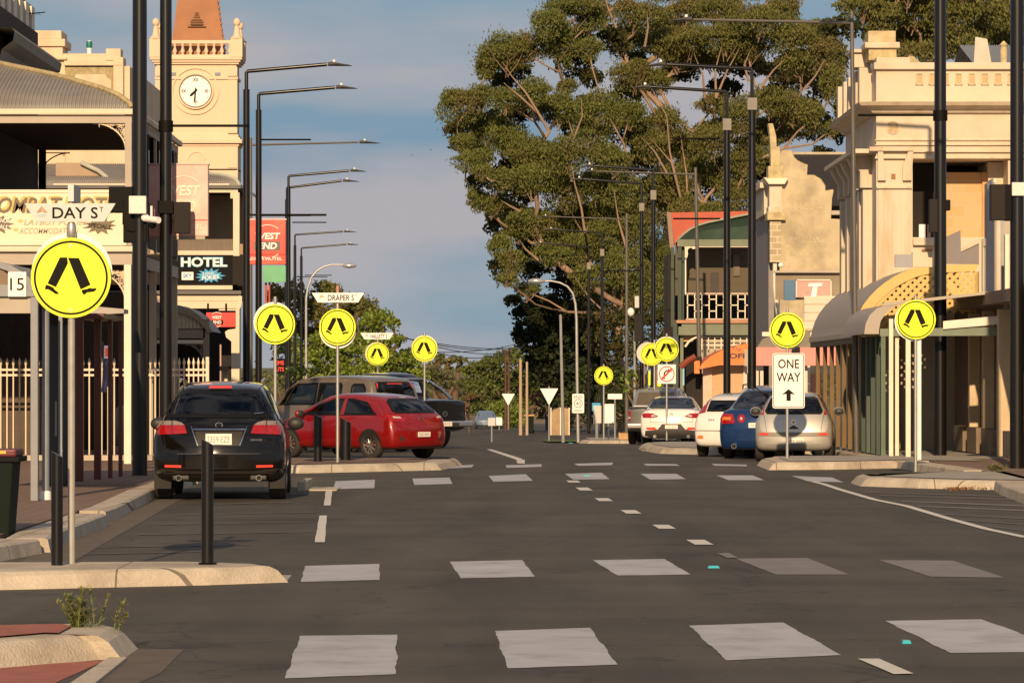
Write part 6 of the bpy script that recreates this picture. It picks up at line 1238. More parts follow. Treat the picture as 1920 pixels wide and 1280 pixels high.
class Car:
    def __init__(s, stations, loc, rz, paintm, label, cat, group=None, name='parked_car', lv=3, bow=.13):
        rings = []
        for (y, zb, zbelt, zt, w, wt) in stations:
            h = half_ring(zb, zbelt, zt, w, wt); full = [(x, z) for x, z in h]+[(-x, z) for x, z in h[-2:0:-1]]; rings.append([(x, y, z) for x, z in full])
        n = len(rings[0]); v = [p for r_ in rings for p in r_]; f = []
        for i in range(len(rings)-1):
            for j in range(n): f.append((i*n+j, i*n+(j+1) % n, (i+1)*n+(j+1) % n, (i+1)*n+j))
        # end caps made of quads between mirrored points
        def cap(o_, flip):
            for j in range(0, n//2):
                a, b = j, j+1; c, d_ = (n-j-1) % n, (n-j) % n
                q = [o_+a, o_+b, o_+c, o_+d_]; q2 = []
                for t_ in q:
                    if t_ not in q2: q2.append(t_)
                if len(q2) > 2: f.append(tuple(q2 if flip else q2[::-1]))
        cap(0, True); cap((len(rings)-1)*n, False)
        V, Fc = subdivide_mesh(v, f, lv); V = [(x, y+bow*(x/.9)**2*math.exp(-max(0, y)/1.2)-bow*.3*math.exp(-max(0, y)/1.2), z) for x, y, z in V]; s.V, s.F = V, Fc; s.bvh = BVHTree.FromPolygons(V, Fc)
        s.t = thing(name, loc, label, cat, group, rz); mb = MB(); mb.add(V, Fc); s.body = mb.build('body', paintm, s.t, smooth=75, world=False); s.st = stations; s.H = max(p[3] for p in stations)
    def rear(s, pts, m, name, off=.006, parent=None, step=.05, smooth=True, sub=True, yoff=0):
        return s._proj(pts, m, name, off, parent, step, 'rear', sub, yoff)
    def side(s, pts, m, name, sg=-1, off=.006, parent=None, step=.08): return s._proj(pts, m, name, off, parent, step, sg, True, 0)
    def front(s, pts, m, name, **k): return s._proj(pts, m, name, .006, None, .06, 'front', True, 0)
    def cut(s, pts, mode):
        bm = bmesh.new(); bm.from_mesh(s.body.data); kill = []
        for f in bm.faces:
            n = f.normal
            if mode == 'rear' and not (n.y < -.05): continue
            if mode == 'front' and not (n.y > .05): continue
            if mode in (-1, 1) and not (n.x*mode > .1): continue
            q = [((v.co.x, v.co.z) if mode in ('rear', 'front') else (v.co.y, v.co.z)) for v in f.verts]
            if mode == 'rear' and max(v.co.y for v in f.verts) > 2.4: continue
            if mode == 'front' and min(v.co.y for v in f.verts) < 1.8: continue
            if all(inpoly(a, b, pts) for a, b in q): kill.append(f)
        bmesh.ops.delete(bm, geom=kill, context='FACES'); bm.to_mesh(s.body.data); bm.free()
    def glaze(s, pts, mode, name, parent, step):
        cx = sum(p[0] for p in pts)/len(pts); cz = (min(p[1] for p in pts)+max(p[1] for p in pts))/2; hx = (max(p[0] for p in pts)-min(p[0] for p in pts))/2; hz = (max(p[1] for p in pts)-min(p[1] for p in pts))/2; e = .055
        ins = [(cx+(a-cx)*(1-e/hx), cz+(b-cz)*(1-e/hz)) for a, b in pts]; n = len(pts)
        g_ = s._proj(pts, TGL, name, .006, parent, step, mode, True, 0)
        parts = MB()
        for i in range(n):
            q = [pts[i], pts[(i+1) % n], ins[(i+1) % n], ins[i]]; o = s._proj(q, FRIT, 'seal', .008, parent, .08, mode, True, 0)
            if o: k = len(parts.v); parts.v += [tuple(v.co) for v in o.data.vertices]; parts.f += [tuple(j+k for j in f.vertices) for f in o.data.polygons]; bpy.data.objects.remove(o)
        parts.build('window_seal', FRIT, s.t, world=False); s.cut(pts, mode); return g_
    def interior(s, yr, yf, w, zf=.86, zs=1.12, back=True):
        m = MB().box(-w, w, yr-.3, yf+.6, zf-.5, zf-.1); m.box(-w, w, yf+.35, yf+.55, zf-.1, zf+.06); m.build('cabin_floor', SEAT, s.t, world=False)
        for y in ((yr, yf) if back else (yf,)):
            for x in (-.36, .36):
                MB().box(x-.22, x+.22, y, y+.16, zf-.1, zs).build('seat', SEAT, s.t, bevel=.04, world=False); MB().box(x-.12, x+.12, y+.02, y+.12, zs+.03, zs+.22).build('headrest', SEAT, s.t, bevel=.035, world=False)
    def hit(s, a, b, mode):
        if mode == 'front': r_ = s.bvh.ray_cast(Vector((a, 9, b)), Vector((0, -1, 0))); return r_[0], r_[1]
        if mode == 'rear': r_ = s.bvh.ray_cast(Vector((a, -3, b)), Vector((0, 1, 0)))
        else: r_ = s.bvh.ray_cast(Vector((3*mode, a, b)), Vector((-mode, 0, 0)))
        return r_[0], r_[1]
    def _proj(s, pts, m, name, off, parent, step, mode, sub, yoff):
        if m is CGL: return s.glaze(pts, mode, name, parent, step)
        bm = bmesh.new(); bm.faces.new([bm.verts.new((a, b, 0)) for a, b in pts])
        lo = [min(p[i] for p in pts) for i in (0, 1)]; hi = [max(p[i] for p in pts) for i in (0, 1)]
        for ax in (0, 1):
            k = lo[ax]+step
            while k < hi[ax]-1e-4:
                no = (1, 0, 0) if ax == 0 else (0, 1, 0); co = (k, 0, 0) if ax == 0 else (0, k, 0)
                bmesh.ops.bisect_plane(bm, geom=bm.verts[:]+bm.edges[:]+bm.faces[:], plane_co=co, plane_no=no, dist=1e-5); k += step
        vs = []; ok = True; bad = []
        for i, v_ in enumerate(bm.verts): v_.index = i
        for v_ in bm.verts:
            p, n_ = s.hit(v_.co.x, v_.co.y, mode)
            if p is None: vs.append(None); bad.append(v_.index); continue
            if n_ is not None and ((mode == 'rear' and n_.y > 0) or (mode == 'front' and n_.y < 0) or (mode in (-1, 1) and n_.x*mode < 0)): n_ = -n_
            vs.append(p+n_*off)
        fs = [tuple(q.index for q in fc.verts) for fc in bm.faces if all(vs[q.index] is not None for q in fc.verts)]
        used = sorted({i for fc in fs for i in fc}); mp_ = {i: k for k, i in enumerate(used)}; mb = MB()
        mb.add([vs[i] for i in used], [tuple(mp_[i] for i in fc) for fc in fs]); bm.free()
        if not fs: return None
        return mb.build(name, m, parent or s.t, smooth=60, world=False)
    def mirror_rear(s, pts, m, name, **k): s.rear(pts, m, name, **k); s.rear([(-a, b) for a, b in pts], m, name, **k)
    def wheels(s, yr, yf, r, w, tw=.21, spokes=10, arch=True, inset=.0):
        for y in (yr, yf):
            for sg in (-1, 1):
                x0 = sg*(w-inset); x1 = sg*(w-inset-tw); a, b = min(x0, x1), max(x0, x1); n = 36; mb = MB(); rows = []
                prof = [(a+.01, r*.62), (a, r*.80), (a+.012, r*.95), (a+.035, r), ((a+b)/2, r*1.003), (b-.035, r), (b-.012, r*.95), (b, r*.80), (b-.01, r*.62)]
                rows = [[(x, y+q*math.cos(t_), r+q*math.sin(t_)) for t_ in [2*math.pi*i/n for i in range(n+1)]] for x, q in prof]; mb.grid(rows)
                o = mb.build('wheel', RUB, s.t, smooth=50, world=False)
                rm = MB(); xo = sg*(w-inset-.015); c = (xo, y, r)
                for k in range(spokes):
                    q = 2*math.pi*k/spokes; rm.tube([(xo, y+.05*math.cos(q), r+.05*math.sin(q)), (xo-sg*.015, y+r*.60*math.cos(q), r+r*.60*math.sin(q))], [r*.055, r*.075], 5)
                ring_ = [[(xo-sg*dx, y+r*k*math.cos(t_), r+r*k*math.sin(t_)) for t_ in [2*math.pi*i/n for i in range(n+1)]] for dx, k in ((.0, .66), (-.006, .62), (.03, .58))]; rm.grid(ring_)
                rm.tube([(xo-sg*.03, y, r), (xo+sg*.004, y, r)], r*.14, 12); rm.build('rim', RIM, o, smooth=50, world=False)
                bk = MB().tube([(xo-sg*.10, y, r), (xo-sg*.06, y, r)], r*.6, 24); bk.build('brake', PLAST, o, world=False)
        if arch:
            for y in (yr, yf):
                for sg in (-1, 1):
                    P = [(y+(r+.055)*math.cos(q), r+(r+.055)*math.sin(q)) for q in [math.pi*(-.08+1.16*i/16) for i in range(17)]]; s.side(P, mat('arch_dark', (.008, .007, .006), .9), 'wheel_arch', sg, .002)
    def plate(s, z0, z1, hw, txt, y=None, cx=0):
        p, _ = s.hit(cx, (z0+z1)/2, 'rear'); y = p.y-.025 if y is None else y; b = MB().box(cx-hw, cx+hw, y-.004, y+.012, z0, z1).build('number_plate', PLATE, s.t, bevel=.003, world=False)
        textmb(txt, cx, (z0+z1)/2, (z1-z0)*.55, y-.008, hw*1.7).build('lettering', PLT, b, world=False)
    def seam(s, pts, w_=.008, m=None):
        for (a, b) in zip(pts[:-1], pts[1:]):
            v = Vector((b[0]-a[0], b[1]-a[1])); v.normalize(); n_ = Vector((-v.y, v.x))*w_/2
            for sg in ((-1, 1) if pts[0][0] != 0 else (1,)): s.rear([(sg*(a[0]-n_.x), a[1]-n_.y), (sg*(b[0]-n_.x), b[1]-n_.y), (sg*(b[0]+n_.x), b[1]+n_.y), (sg*(a[0]+n_.x), a[1]+n_.y)], m or mat('shut_line', (.004, .004, .004), .9), 'shut_line', off=.004)
    def emblem(s, cx, cz, r, txt=None, k=.7):
        p, n_ = s.hit(cx, cz, 'rear'); m = MB().ring(cx, cz, r*.82, r, p.y-.02, p.y-.008, 24)
        m.v = [(x, y, cz+(z-cz)*k) for x, y, z in m.v]
        m.tube([(cx-r*.5, p.y-.014, cz-r*.3*k), (cx-r*.2, p.y-.014, cz+r*.4*k), (cx, p.y-.014, cz-r*.1), (cx+r*.2, p.y-.014, cz+r*.4*k), (cx+r*.5, p.y-.014, cz-r*.3*k)], r*.08, 5); m.build('emblem', CHR, s.t, world=False)
    def mirror(s, y, z, w, m, hw=.11):
        for sg in (-1, 1):
            o = MB().sphere((sg*(w+.12), y, z), .13, .07, .10, 12, 8).build('door_mirror', m, s.t, smooth=60, world=False)
            MB().sphere((sg*(w+.12), y-.02, z), .115, .056, .085, 12, 8).build('mirror_glass', PLAST, o, smooth=60, world=False)
def place(px, py_ground, s): return (XX(px, s), YY(s), gz(YY(s)))
# ---- black wagon-style SUV, seen from behind
ST = [(0,.46,.60,.66,.80,.68),(.03,.40,.72,.80,.90,.80),(.10,.37,.90,1.0,.945,.83),(.22,.34,1.00,1.14,.965,.80),(.36,.27,1.03,1.26,.97,.77),(.52,.27,1.05,1.45,.97,.70),(.70,.27,1.05,1.61,.97,.635),(.95,.27,1.05,1.68,.968,.62),(1.7,.27,1.04,1.73,.965,.64),(2.7,.27,1.0,1.70,.965,.65),(3.2,.27,1.0,1.55,.965,.66),(3.9,.27,.98,1.08,.96,.78),(4.7,.27,.84,.95,.92,.72),(5.02,.35,.62,.78,.76,.55)]
c = Car(ST, place(410, 938, 129.5), R(2.2), paint('black_car_paint', (.004, .0035, .003), .0, .10, .25, .6), 'black four-wheel-drive parked rear-on at the left kerb, two exhausts', 'car')
c.rear([(-.78,1.20),(.78,1.20),(.80,1.26),(.60,1.58),(.52,1.605),(-.52,1.605),(-.60,1.58),(-.80,1.26)], CGL, 'rear_window')
c.rear([(-.17,1.605),(.17,1.605),(.16,1.64),(-.16,1.64)], LRB, 'brake_light', .03)
for sg in (-1, 1):
    c.rear([(sg*.46,.975),(sg*.88,.955),(sg*.91,1.05),(sg*.89,1.09),(sg*.50,1.09)], LRED, 'tail_light', .012); c.rear([(sg*.50,1.092),(sg*.89,1.092),(sg*.85,1.15),(sg*.64,1.155),(sg*.55,1.13)], mat('smoked_lens', (.28, .22, .20), .12, .2, .2, 30), 'tail_light_lens', .012)
    c.rear([(sg*.67,.975),(sg*.685,.975),(sg*.69,1.15),(sg*.675,1.15)], PLAST, 'lamp_divider', .018); c.rear([(sg*.54,.485),(sg*.78,.49),(sg*.78,.525),(sg*.54,.52)], LRB, 'bumper_reflector', .01)
    c.rear([(sg*.40,1.08),(sg*.41,1.08),(sg*.31,.80),(sg*.295,.80)], CHR, 'tailgate_crease', .008)
    MB().box(sg*.56-.11, sg*.56+.13, .10, .5, .30, .37).build('exhaust_shield', PLAST, c.t, bevel=.02, world=False); MB().tube([(sg*.58, .03, .335), (sg*.58, .4, .335)], .045, 14).build('exhaust', CHR, c.t, smooth=40, world=False); MB().tube([(sg*.58, .028, .335), (sg*.58, .1, .335)], .034, 12).build('exhaust_bore', DARKIN, c.t, world=False)
    MB().prism([(sg*.70, .40), (sg*.955, .46), (sg*.955, .17), (sg*.71, .17)], .42, .46).build('mud_flap', mat('mud_flap', (.022, .020, .018), .6, spec=.2), c.t, world=False)
c.rear([(-.37,1.02),(.37,1.02),(.37,1.04),(-.37,1.04)], CHR, 'chrome_strip', .016); c.rear([(-.30,.80),(.30,.80),(.35,1.01),(-.35,1.01)], mat('recess_grey', (.03, .026, .022), .5, spec=.2), 'plate_recess', .004)
c.rear([(-.80,.40),(.80,.40),(.86,.47),(.50,.44),(-.50,.44),(-.86,.47)], mat('bumper_grey', (.035, .03, .026), .6, spec=.2), 'lower_bumper', .006)
c.seam([(.84,1.20),(.80,.94),(.76,.72),(.60,.685)]); c.rear([(-.60,.682),(.60,.682),(.60,.69),(-.60,.69)], PLAST, 'shut_line', .005); c.plate(.815, .975, .19, 'S359 EZE'); c.emblem(0, 1.10, .055); p, _ = c.hit(.52, .88, 'rear'); textmb('GRAND', .54, .885, .03, p.y-.02, .17, shear=.2).build('badge', CHR, c.t, world=False)
c.rear([(.50,1.245),(.64,1.262),(.64,1.272),(.50,1.257)], CHR, 'wiper', .02); c.wheels(.98, 3.85, .365, .965, .26); c.mirror(3.35, 1.08, .93, mat('mirror_black', (.02, .025, .03), .3))
c.side([(.75,1.12),(3.3,1.08),(2.9,1.5),(2.5,1.58),(1.2,1.60),(.95,1.5)], CGL, 'side_window', 1); c.side([(.75,1.12),(3.3,1.08),(2.9,1.5),(2.5,1.58),(1.2,1.60),(.95,1.5)], CGL, 'side_window', -1)
for sg in (-1, 1): MB().tube([(sg*.60, .9, 1.73), (sg*.62, 1.5, 1.765), (sg*.62, 2.5, 1.75), (sg*.60, 2.9, 1.70)], .018, 6).build('roof_rail', CHR, c.t, world=False)
c.front([(-.74,1.14),(.74,1.14),(.60,1.60),(-.60,1.60)], CGL, 'windscreen'); c.interior(1.35, 2.45, .80, .95, 1.22)
# ---- red hatchback
HS = [(0,.40,.55,.60,.74,.60),(.03,.28,.66,.74,.83,.74),(.10,.24,.82,.90,.875,.79),(.20,.22,.90,1.02,.885,.77),(.34,.22,.92,1.14,.89,.73),(.52,.22,.93,1.28,.89,.66),(.72,.22,.93,1.385,.89,.61),(.95,.22,.92,1.42,.89,.60),(1.6,.22,.92,1.47,.89,.61),(2.3,.22,.90,1.45,.89,.60),(2.75,.22,.89,1.30,.89,.62),(3.3,.22,.86,.99,.88,.74),(3.95,.24,.74,.84,.84,.66),(4.28,.32,.56,.68,.64,.46)]
c = Car(HS, place(792, 855, 84.5), R(46), paint('red_car_paint', (.24, .0035, .004), .15, .3), 'red hatchback parked nose-in behind the left kerb island', 'car', name='parked_car')
c.rear([(-.60,1.02),(.60,1.02),(.66,1.06),(.58,1.27),(.45,1.345),(-.45,1.345),(-.58,1.27),(-.66,1.06)], CGL, 'rear_window'); c.rear([(-.10,1.352),(.10,1.352),(.10,1.375),(-.10,1.375)], LCLR, 'brake_light', .01)
for sg in (-1, 1):
    c.rear([(sg*.44,.90),(sg*.52,.83),(sg*.80,.85),(sg*.84,.93),(sg*.80,.985),(sg*.56,.965)], LRED, 'tail_light', .012); c.rear([(sg*.55,.90),(sg*.74,.91),(sg*.74,.95),(sg*.56,.94)], LCLR, 'tail_light_lens', .02)
    c.rear([(sg*.52,.42),(sg*.60,.40),(sg*.68,.50),(sg*.62,.53)], PLAST, 'fog_recess', .006)
c.seam([(.72,1.02),(.70,.80),(.60,.66)]); c.rear([(-.60,.655),(.60,.655),(.60,.662),(-.60,.662)], PLAST, 'shut_line', .005); c.plate(.50, .61, .19, 'S331 BWL', cx=.0); c.emblem(0, .90, .06); c.rear([(-.70,.24),(.70,.24),(.66,.30),(-.66,.30)], PLAST, 'diffuser', .006); p, _ = c.hit(-.42, .80, 'rear'); textmb('i30', -.42, .80, .035, p.y-.02, .09).build('badge', CHR, c.t, world=False)
c.side([(.62,.98),(.80,1.10),(1.05,1.27),(1.55,1.35),(2.15,1.34),(2.62,1.20),(3.05,.965),(1.9,.965)], CGL, 'side_window', -1); c.side([(.62,.98),(.80,1.10),(1.05,1.27),(1.55,1.35),(2.15,1.34),(2.62,1.20),(3.05,.965),(1.9,.965)], CGL, 'side_window', 1)
c.side([(1.66,.98),(1.80,.98),(1.80,1.345),(1.70,1.345)], paint('red_car_paint', (.24, .0035, .004)), 'door_pillar', -1, .012); c.wheels(.78, 3.42, .315, .885, .205, 10); c.mirror(2.95, 1.0, .86, paint('red_car_paint', (.24, .0035, .004)))
c.rear([(-.22,1.03),(.10,1.10),(.10,1.115),(-.22,1.045)], PLAST, 'wiper', .014)
c.front([(-.66,1.02),(.66,1.02),(.54,1.37),(-.54,1.37)], CGL, 'windscreen'); c.interior(1.15, 2.0, .74, .80, 1.02)
# ---- tan wagon behind
VS = [(0,.40,.62,.72,.82,.76),(.04,.30,.80,1.0,.90,.80),(.10,.28,.98,1.15,.925,.80),(.18,.28,1.02,1.5,.93,.76),(.30,.28,1.04,1.80,.93,.72),(.6,.28,1.05,1.89,.93,.70),(1.6,.28,1.05,1.92,.93,.70),(2.8,.28,1.04,1.90,.93,.70),(3.4,.28,1.02,1.76,.93,.70),(4.0,.28,1.0,1.2,.93,.76),(4.7,.28,.9,1.02,.90,.74),(5.0,.36,.66,.84,.76,.6)]
c = Car(VS, place(752, 850, 75), R(44), paint('tan_car_paint', (.20, .165, .125), .4, .4), 'tan high-roofed wagon behind the red hatchback', 'car')
c.rear([(-.68,1.16),(.68,1.16),(.60,1.72),(.52,1.76),(-.52,1.76),(-.60,1.72)], CGL, 'rear_window'); c.rear([(-.25,1.70),(.25,1.70),(.25,1.72),(-.25,1.72)], LRB, 'brake_light', .012)
for sg in (-1, 1): c.rear([(sg*.60,1.60),(sg*.57,1.72),(sg*.53,1.72),(sg*.58,1.60)], LRB, 'tail_light', .016); c.rear([(sg*.76,.8),(sg*.88,.8),(sg*.86,1.1),(sg*.76,1.1)], LRED, 'tail_light', .01)
for sg in (-1, 1):
    for P in ([(.42,1.18),(.95,1.18),(1.02,1.22),(1.02,1.66),(.95,1.72),(.56,1.72),(.46,1.60)], [(1.35,1.18),(2.25,1.18),(2.25,1.74),(1.42,1.74),(1.35,1.68)], [(2.30,1.18),(3.75,1.16),(3.35,1.60),(3.1,1.72),(2.30,1.74)]): c.side(P, CGL, 'side_window', sg)
c.wheels(.9, 3.8, .35, .93); c.interior(1.3, 2.7, .8, .95, 1.25); c.front([(-.7,1.24),(.7,1.24),(.62,1.68),(-.62,1.68)], CGL, 'windscreen')
# ---- black utility with chrome roll bar
UT = [(0,.50,.80,1.06,.82,.80),(.04,.42,.85,1.11,.90,.86),(.5,.36,.85,1.12,.91,.87),(1.45,.36,.85,1.12,.91,.87),(1.6,.36,.9,1.14,.91,.84),(1.72,.36,1.0,1.62,.91,.70),(2.0,.36,1.0,1.74,.91,.66),(3.0,.36,1.0,1.74,.91,.66),(3.6,.36,1.0,1.22,.91,.76),(4.7,.36,.9,1.05,.9,.74),(5.1,.42,.7,.86,.76,.6)]
def ute(loc, rz, pm, label, lamp_w, chrome=True):
    c = Car(UT, loc, R(rz), pm, label, 'utility vehicle', name='parked_utility')
    for sg in (-1, 1): c.rear([(sg*.76,.72),(sg*(.76+lamp_w),.72),(sg*(.76+lamp_w),1.04),(sg*.76,1.04)], LRED, 'tail_light', .012); c.rear([(sg*.76,.79),(sg*(.76+lamp_w),.79),(sg*(.76+lamp_w),.84),(sg*.76,.84)], LCLR, 'tail_light_lens', .02)
    h_ = MB().box(-.16, .16, -.025, .02, .90, .99).build('tailgate_handle', CHR if chrome else PLAST, c.t, bevel=.015, world=False); MB().box(-.10, .10, -.032, -.02, .915, .955).build('handle_recess', PLAST, h_, world=False)
    MB().box(-.86, .86, -.16, .02, .50, .64).build('rear_bumper', CHR if chrome else RIM, c.t, bevel=.03, world=False); MB().box(-.40, .40, -.165, .0, .52, .60).build('bumper_step', PLAST, c.t, bevel=.01, world=False)
    c.rear([(-.62,1.22),(.62,1.22),(.56,1.60),(-.56,1.60)], CGL, 'rear_window', .01); c.wheels(1.2, 4.1, .37, .93, .24)
    for sg in (-1, 1): c.side([(1.95,1.18),(3.3,1.18),(3.0,1.60),(2.1,1.62)], CGL, 'side_window', sg)
    c.interior(2.1, 2.8, .78, .95, 1.2, False)
    return c
c = ute(place(832, 850, 69), 40, paint('black_ute_paint', (.005, .005, .006), .0, .12, .25, .6), 'black utility with chrome roll bar and bumper behind the red hatchback', .10)
for sg in (-1, 1): MB().tube([(sg*.78, .62, 1.12), (sg*.74, .95, 1.32), (sg*.64, 1.35, 1.52), (sg*.40, 1.45, 1.58), (0, 1.46, 1.59)], .045, 10).build('roll_bar', CHR, c.t, smooth=60, world=False)
c.emblem(0, .80, .08); c.plate(.52, .62, .18, 'S048 AQT', y=-.185, cx=-.05); c.t.scale = (1.04, 1.04, 1.19)
# ---- right side: silver utility
c = ute(place(1229, 823, 61.5), -7, paint('silver_ute_paint', (.34, .34, .33), .7, .3), 'silver dual cab utility parked on the right beyond the white sedan', .12, False)
m = MB(); m.box(-.80, .80, .06, 1.55, 1.12, 1.15); m.build('tray_lid', PLAST, c.t, world=False)
v = [(-.74,.12,1.15),(.74,.12,1.15),(-.62,.45,1.68),(.62,.45,1.68),(-.62,1.6,1.72),(.62,1.6,1.72),(-.74,1.62,1.15),(.74,1.62,1.15)]
m = MB(); m.add(v, [(0,1,3,2),(2,3,5,4),(4,5,7,6),(0,2,4,6),(1,7,5,3),(0,6,7,1)]); m.build('canopy', paint('silver_ute_paint', (.34, .34, .33)), c.t, bevel=.05, world=False)
m = MB(); m.add([(-.62,.165,1.22),(.62,.165,1.22),(.54,.40,1.60),(-.54,.40,1.60)], [(0,1,2,3)]); m.v = [(a, b-.012, d_) for a, b, d_ in m.v]; m.build('canopy_window', mat('bright_glass', (.22, .18, .12), .12, .6, .1), c.t, world=False)
# ---- white sedan
SD = [(0,.42,.56,.64,.78,.66),(.03,.26,.72,.84,.88,.78),(.10,.22,.88,1.0,.925,.80),(.18,.20,.96,1.075,.935,.76),(.45,.20,.98,1.09,.94,.74),(.70,.20,.98,1.13,.94,.70),(1.15,.20,.98,1.32,.94,.62),(1.5,.20,.97,1.42,.94,.58),(2.1,.20,.96,1.47,.94,.59),(2.8,.20,.95,1.42,.94,.60),(3.3,.20,.94,1.20,.94,.66),(3.8,.20,.90,1.0,.93,.74),(4.6,.22,.78,.86,.88,.68),(4.92,.30,.58,.70,.68,.5)]
WP = paint('white_car_paint', (.74, .72, .68), 0, .3)
c = Car(SD, place(1259, 824, 63), R(-4), WP, 'white sedan parked rear-on with wide dark rear window, right side', 'car')
c.rear([(-.62,1.10),(.62,1.10),(.70,1.13),(.56,1.38),(.48,1.41),(-.48,1.41),(-.56,1.38),(-.70,1.13)], CGL, 'rear_window'); c.rear([(-.18,1.385),(.18,1.385),(.18,1.40),(-.18,1.40)], LRB, 'brake_light', .012)
for sg in (-1, 1): c.rear([(sg*.38,.86),(sg*.55,.82),(sg*.84,.82),(sg*.88,.92),(sg*.80,.96),(sg*.55,.95)], LRED, 'tail_light', .012); c.rear([(sg*.46,.86),(sg*.60,.845),(sg*.60,.90),(sg*.50,.905)], LCLR, 'tail_light_lens', .02); c.rear([(sg*.42,.47),(sg*.72,.47),(sg*.76,.535),(sg*.50,.545)], LRB, 'bumper_reflector', .012); MB().tube([(sg*.5, -.02, .27), (sg*.5, .3, .27)], .05, 10).build('exhaust', CHR, c.t, world=False)
c.rear([(-.80,.24),(.80,.24),(.78,.44),(.42,.47),(.34,.56),(.28,.64),(-.28,.64),(-.34,.56),(-.42,.47),(-.78,.44)], PLAST, 'lower_bumper', .006); c.seam([(.72,1.02),(.66,.90),(.62,.70)]); c.rear([(-.62,.694),(.62,.694),(.62,.702),(-.62,.702)], PLAST, 'shut_line', .005); c.plate(.50, .61, .19, 'S120 BKY'); c.emblem(0, .93, .05); c.wheels(.98, 3.85, .34, .93, .23); c.side([(1.0,1.05),(3.5,1.02),(2.9,1.36),(1.6,1.38)], CGL, 'side_window', -1); c.mirror(3.3, 1.0, .92, WP); c.front([(-.66,1.05),(.66,1.05),(.54,1.36),(-.54,1.36)], CGL, 'windscreen'); c.interior(1.5, 2.35, .78, .82, 1.02)
# ---- white hatch, blue sedan, wagon behind it, silver hatch
c = Car(HS, place(1369, 853, 81.5), R(-14), WP, 'white small hatchback mostly hidden behind the blue sedan', 'car')
c.rear([(-.60,1.04),(.60,1.04),(.56,1.30),(-.56,1.30)], CGL, 'rear_window'); c.interior(1.15, 2.0, .74, .80, 1.02); c.front([(-.66,1.02),(.66,1.02),(.54,1.37),(-.54,1.37)], CGL, 'windscreen')
for sg in (-1, 1): c.rear([(sg*.62,1.02),(sg*.80,.98),(sg*.70,1.28),(sg*.58,1.34)], LRED, 'tail_light', .02); c.rear([(sg*.64,.42),(sg*.78,.43),(sg*.76,.50),(sg*.64,.50)], LOR, 'bumper_reflector', .012)
c.rear([(-.86,.60),(.86,.60),(.86,.615),(-.86,.615)], PLAST, 'shut_line', .006); c.wheels(.78, 3.3, .32, .89); c.side([(.62,.98),(.80,1.10),(1.05,1.27),(1.55,1.35),(2.15,1.34),(2.62,1.20),(3.05,.965),(1.9,.965)], CGL, 'side_window', -1)
p, _ = c.hit(-.40, .85, 'rear'); textmb('SX4', -.45, .86, .05, p.y-.02, .14).build('badge', CHR, c.t, world=False)
BS = [(y, zb, zl*1.03, zt*(1.085 if zt > 1.2 else 1.04), w*.955, wt) for (y, zb, zl, zt, w, wt) in SD]
c = Car(BS, place(1420, 862, 84.5), R(-13), paint('blue_car_paint', (.006, .035, .13), .35, .28), 'dark blue sedan with round red tail lights beside the silver hatchback', 'car')
c.rear([(-.60,1.12),(.60,1.12),(.66,1.15),(.54,1.47),(.46,1.50),(-.46,1.50),(-.54,1.47),(-.66,1.15)], CGL, 'rear_window')
for sg in (-1, 1):
    c.rear([(sg*.50,.80),(sg*.80,.78),(sg*.87,.88),(sg*.80,1.0),(sg*.56,1.0)], LRED, 'tail_light', .012); c.rear([(sg*.60,.87),(sg*.80,.87),(sg*.78,.93),(sg*.60,.93)], LOR, 'indicator', .02)
    c.rear([(sg*.36+.085*math.cos(q), .90+.095*math.sin(q)) for q in [2*math.pi*i/16 for i in range(16)]], LRED, 'round_lamp', .012); c.rear([(sg*.36+.03*math.cos(q), .90+.035*math.sin(q)) for q in [2*math.pi*i/10 for i in range(10)]], LCLR, 'lamp_centre', .02)
for x in (-.52,): MB().tube([(x, -.04, .29), (x, .3, .29)], .062, 16).build('exhaust', CHR, c.t, smooth=40, world=False); MB().tube([(x, -.043, .29), (x, .1, .29)], .045, 14).build('exhaust_bore', DARKIN, c.t, world=False)
c.rear([(-.87,.60),(.87,.60),(.87,.64),(-.87,.64)], paint('blue_car_paint', (.006, .035, .13)), 'bumper_strip', .014); c.emblem(0, 1.0, .05); c.wheels(.95, 3.7, .32, .90, .22); c.side([(1.0,1.05),(3.5,1.02),(2.9,1.36),(1.6,1.38)], CGL, 'side_window', -1); c.mirror(3.25, 1.0, .88, PLAST); c.plate(.70, .81, .19, 'WHT 482'); c.front([(-.64,1.08),(.64,1.08),(.52,1.46),(-.52,1.46)], CGL, 'windscreen'); c.interior(1.5, 2.35, .75, .86, 1.06)
c = Car([(y, zb, zl, zt+.20 if zt > 1.3 else zt, w, wt) for (y, zb, zl, zt, w, wt) in HS], place(1424, 848, 74), R(-13), paint('pale_wagon_paint', (.60, .58, .52), .2, .35), 'pale wagon with roof rails showing only above the blue sedan', 'car')
c.rear([(-.60,1.10),(.60,1.10),(.54,1.42),(-.54,1.42)], CGL, 'rear_window'); c.wheels(.78, 3.3, .32, .89)
for sg in (-1, 1): MB().tube([(sg*.55, .75, 1.60), (sg*.57, .9, 1.69), (sg*.57, 2.3, 1.71), (sg*.55, 2.5, 1.64)], .02, 6).build('roof_rail', PLAST, c.t, world=False); c.rear([(sg*.74,.9),(sg*.85,.9),(sg*.76,1.25),(sg*.68,1.25)], LRED, 'tail_light', .012)
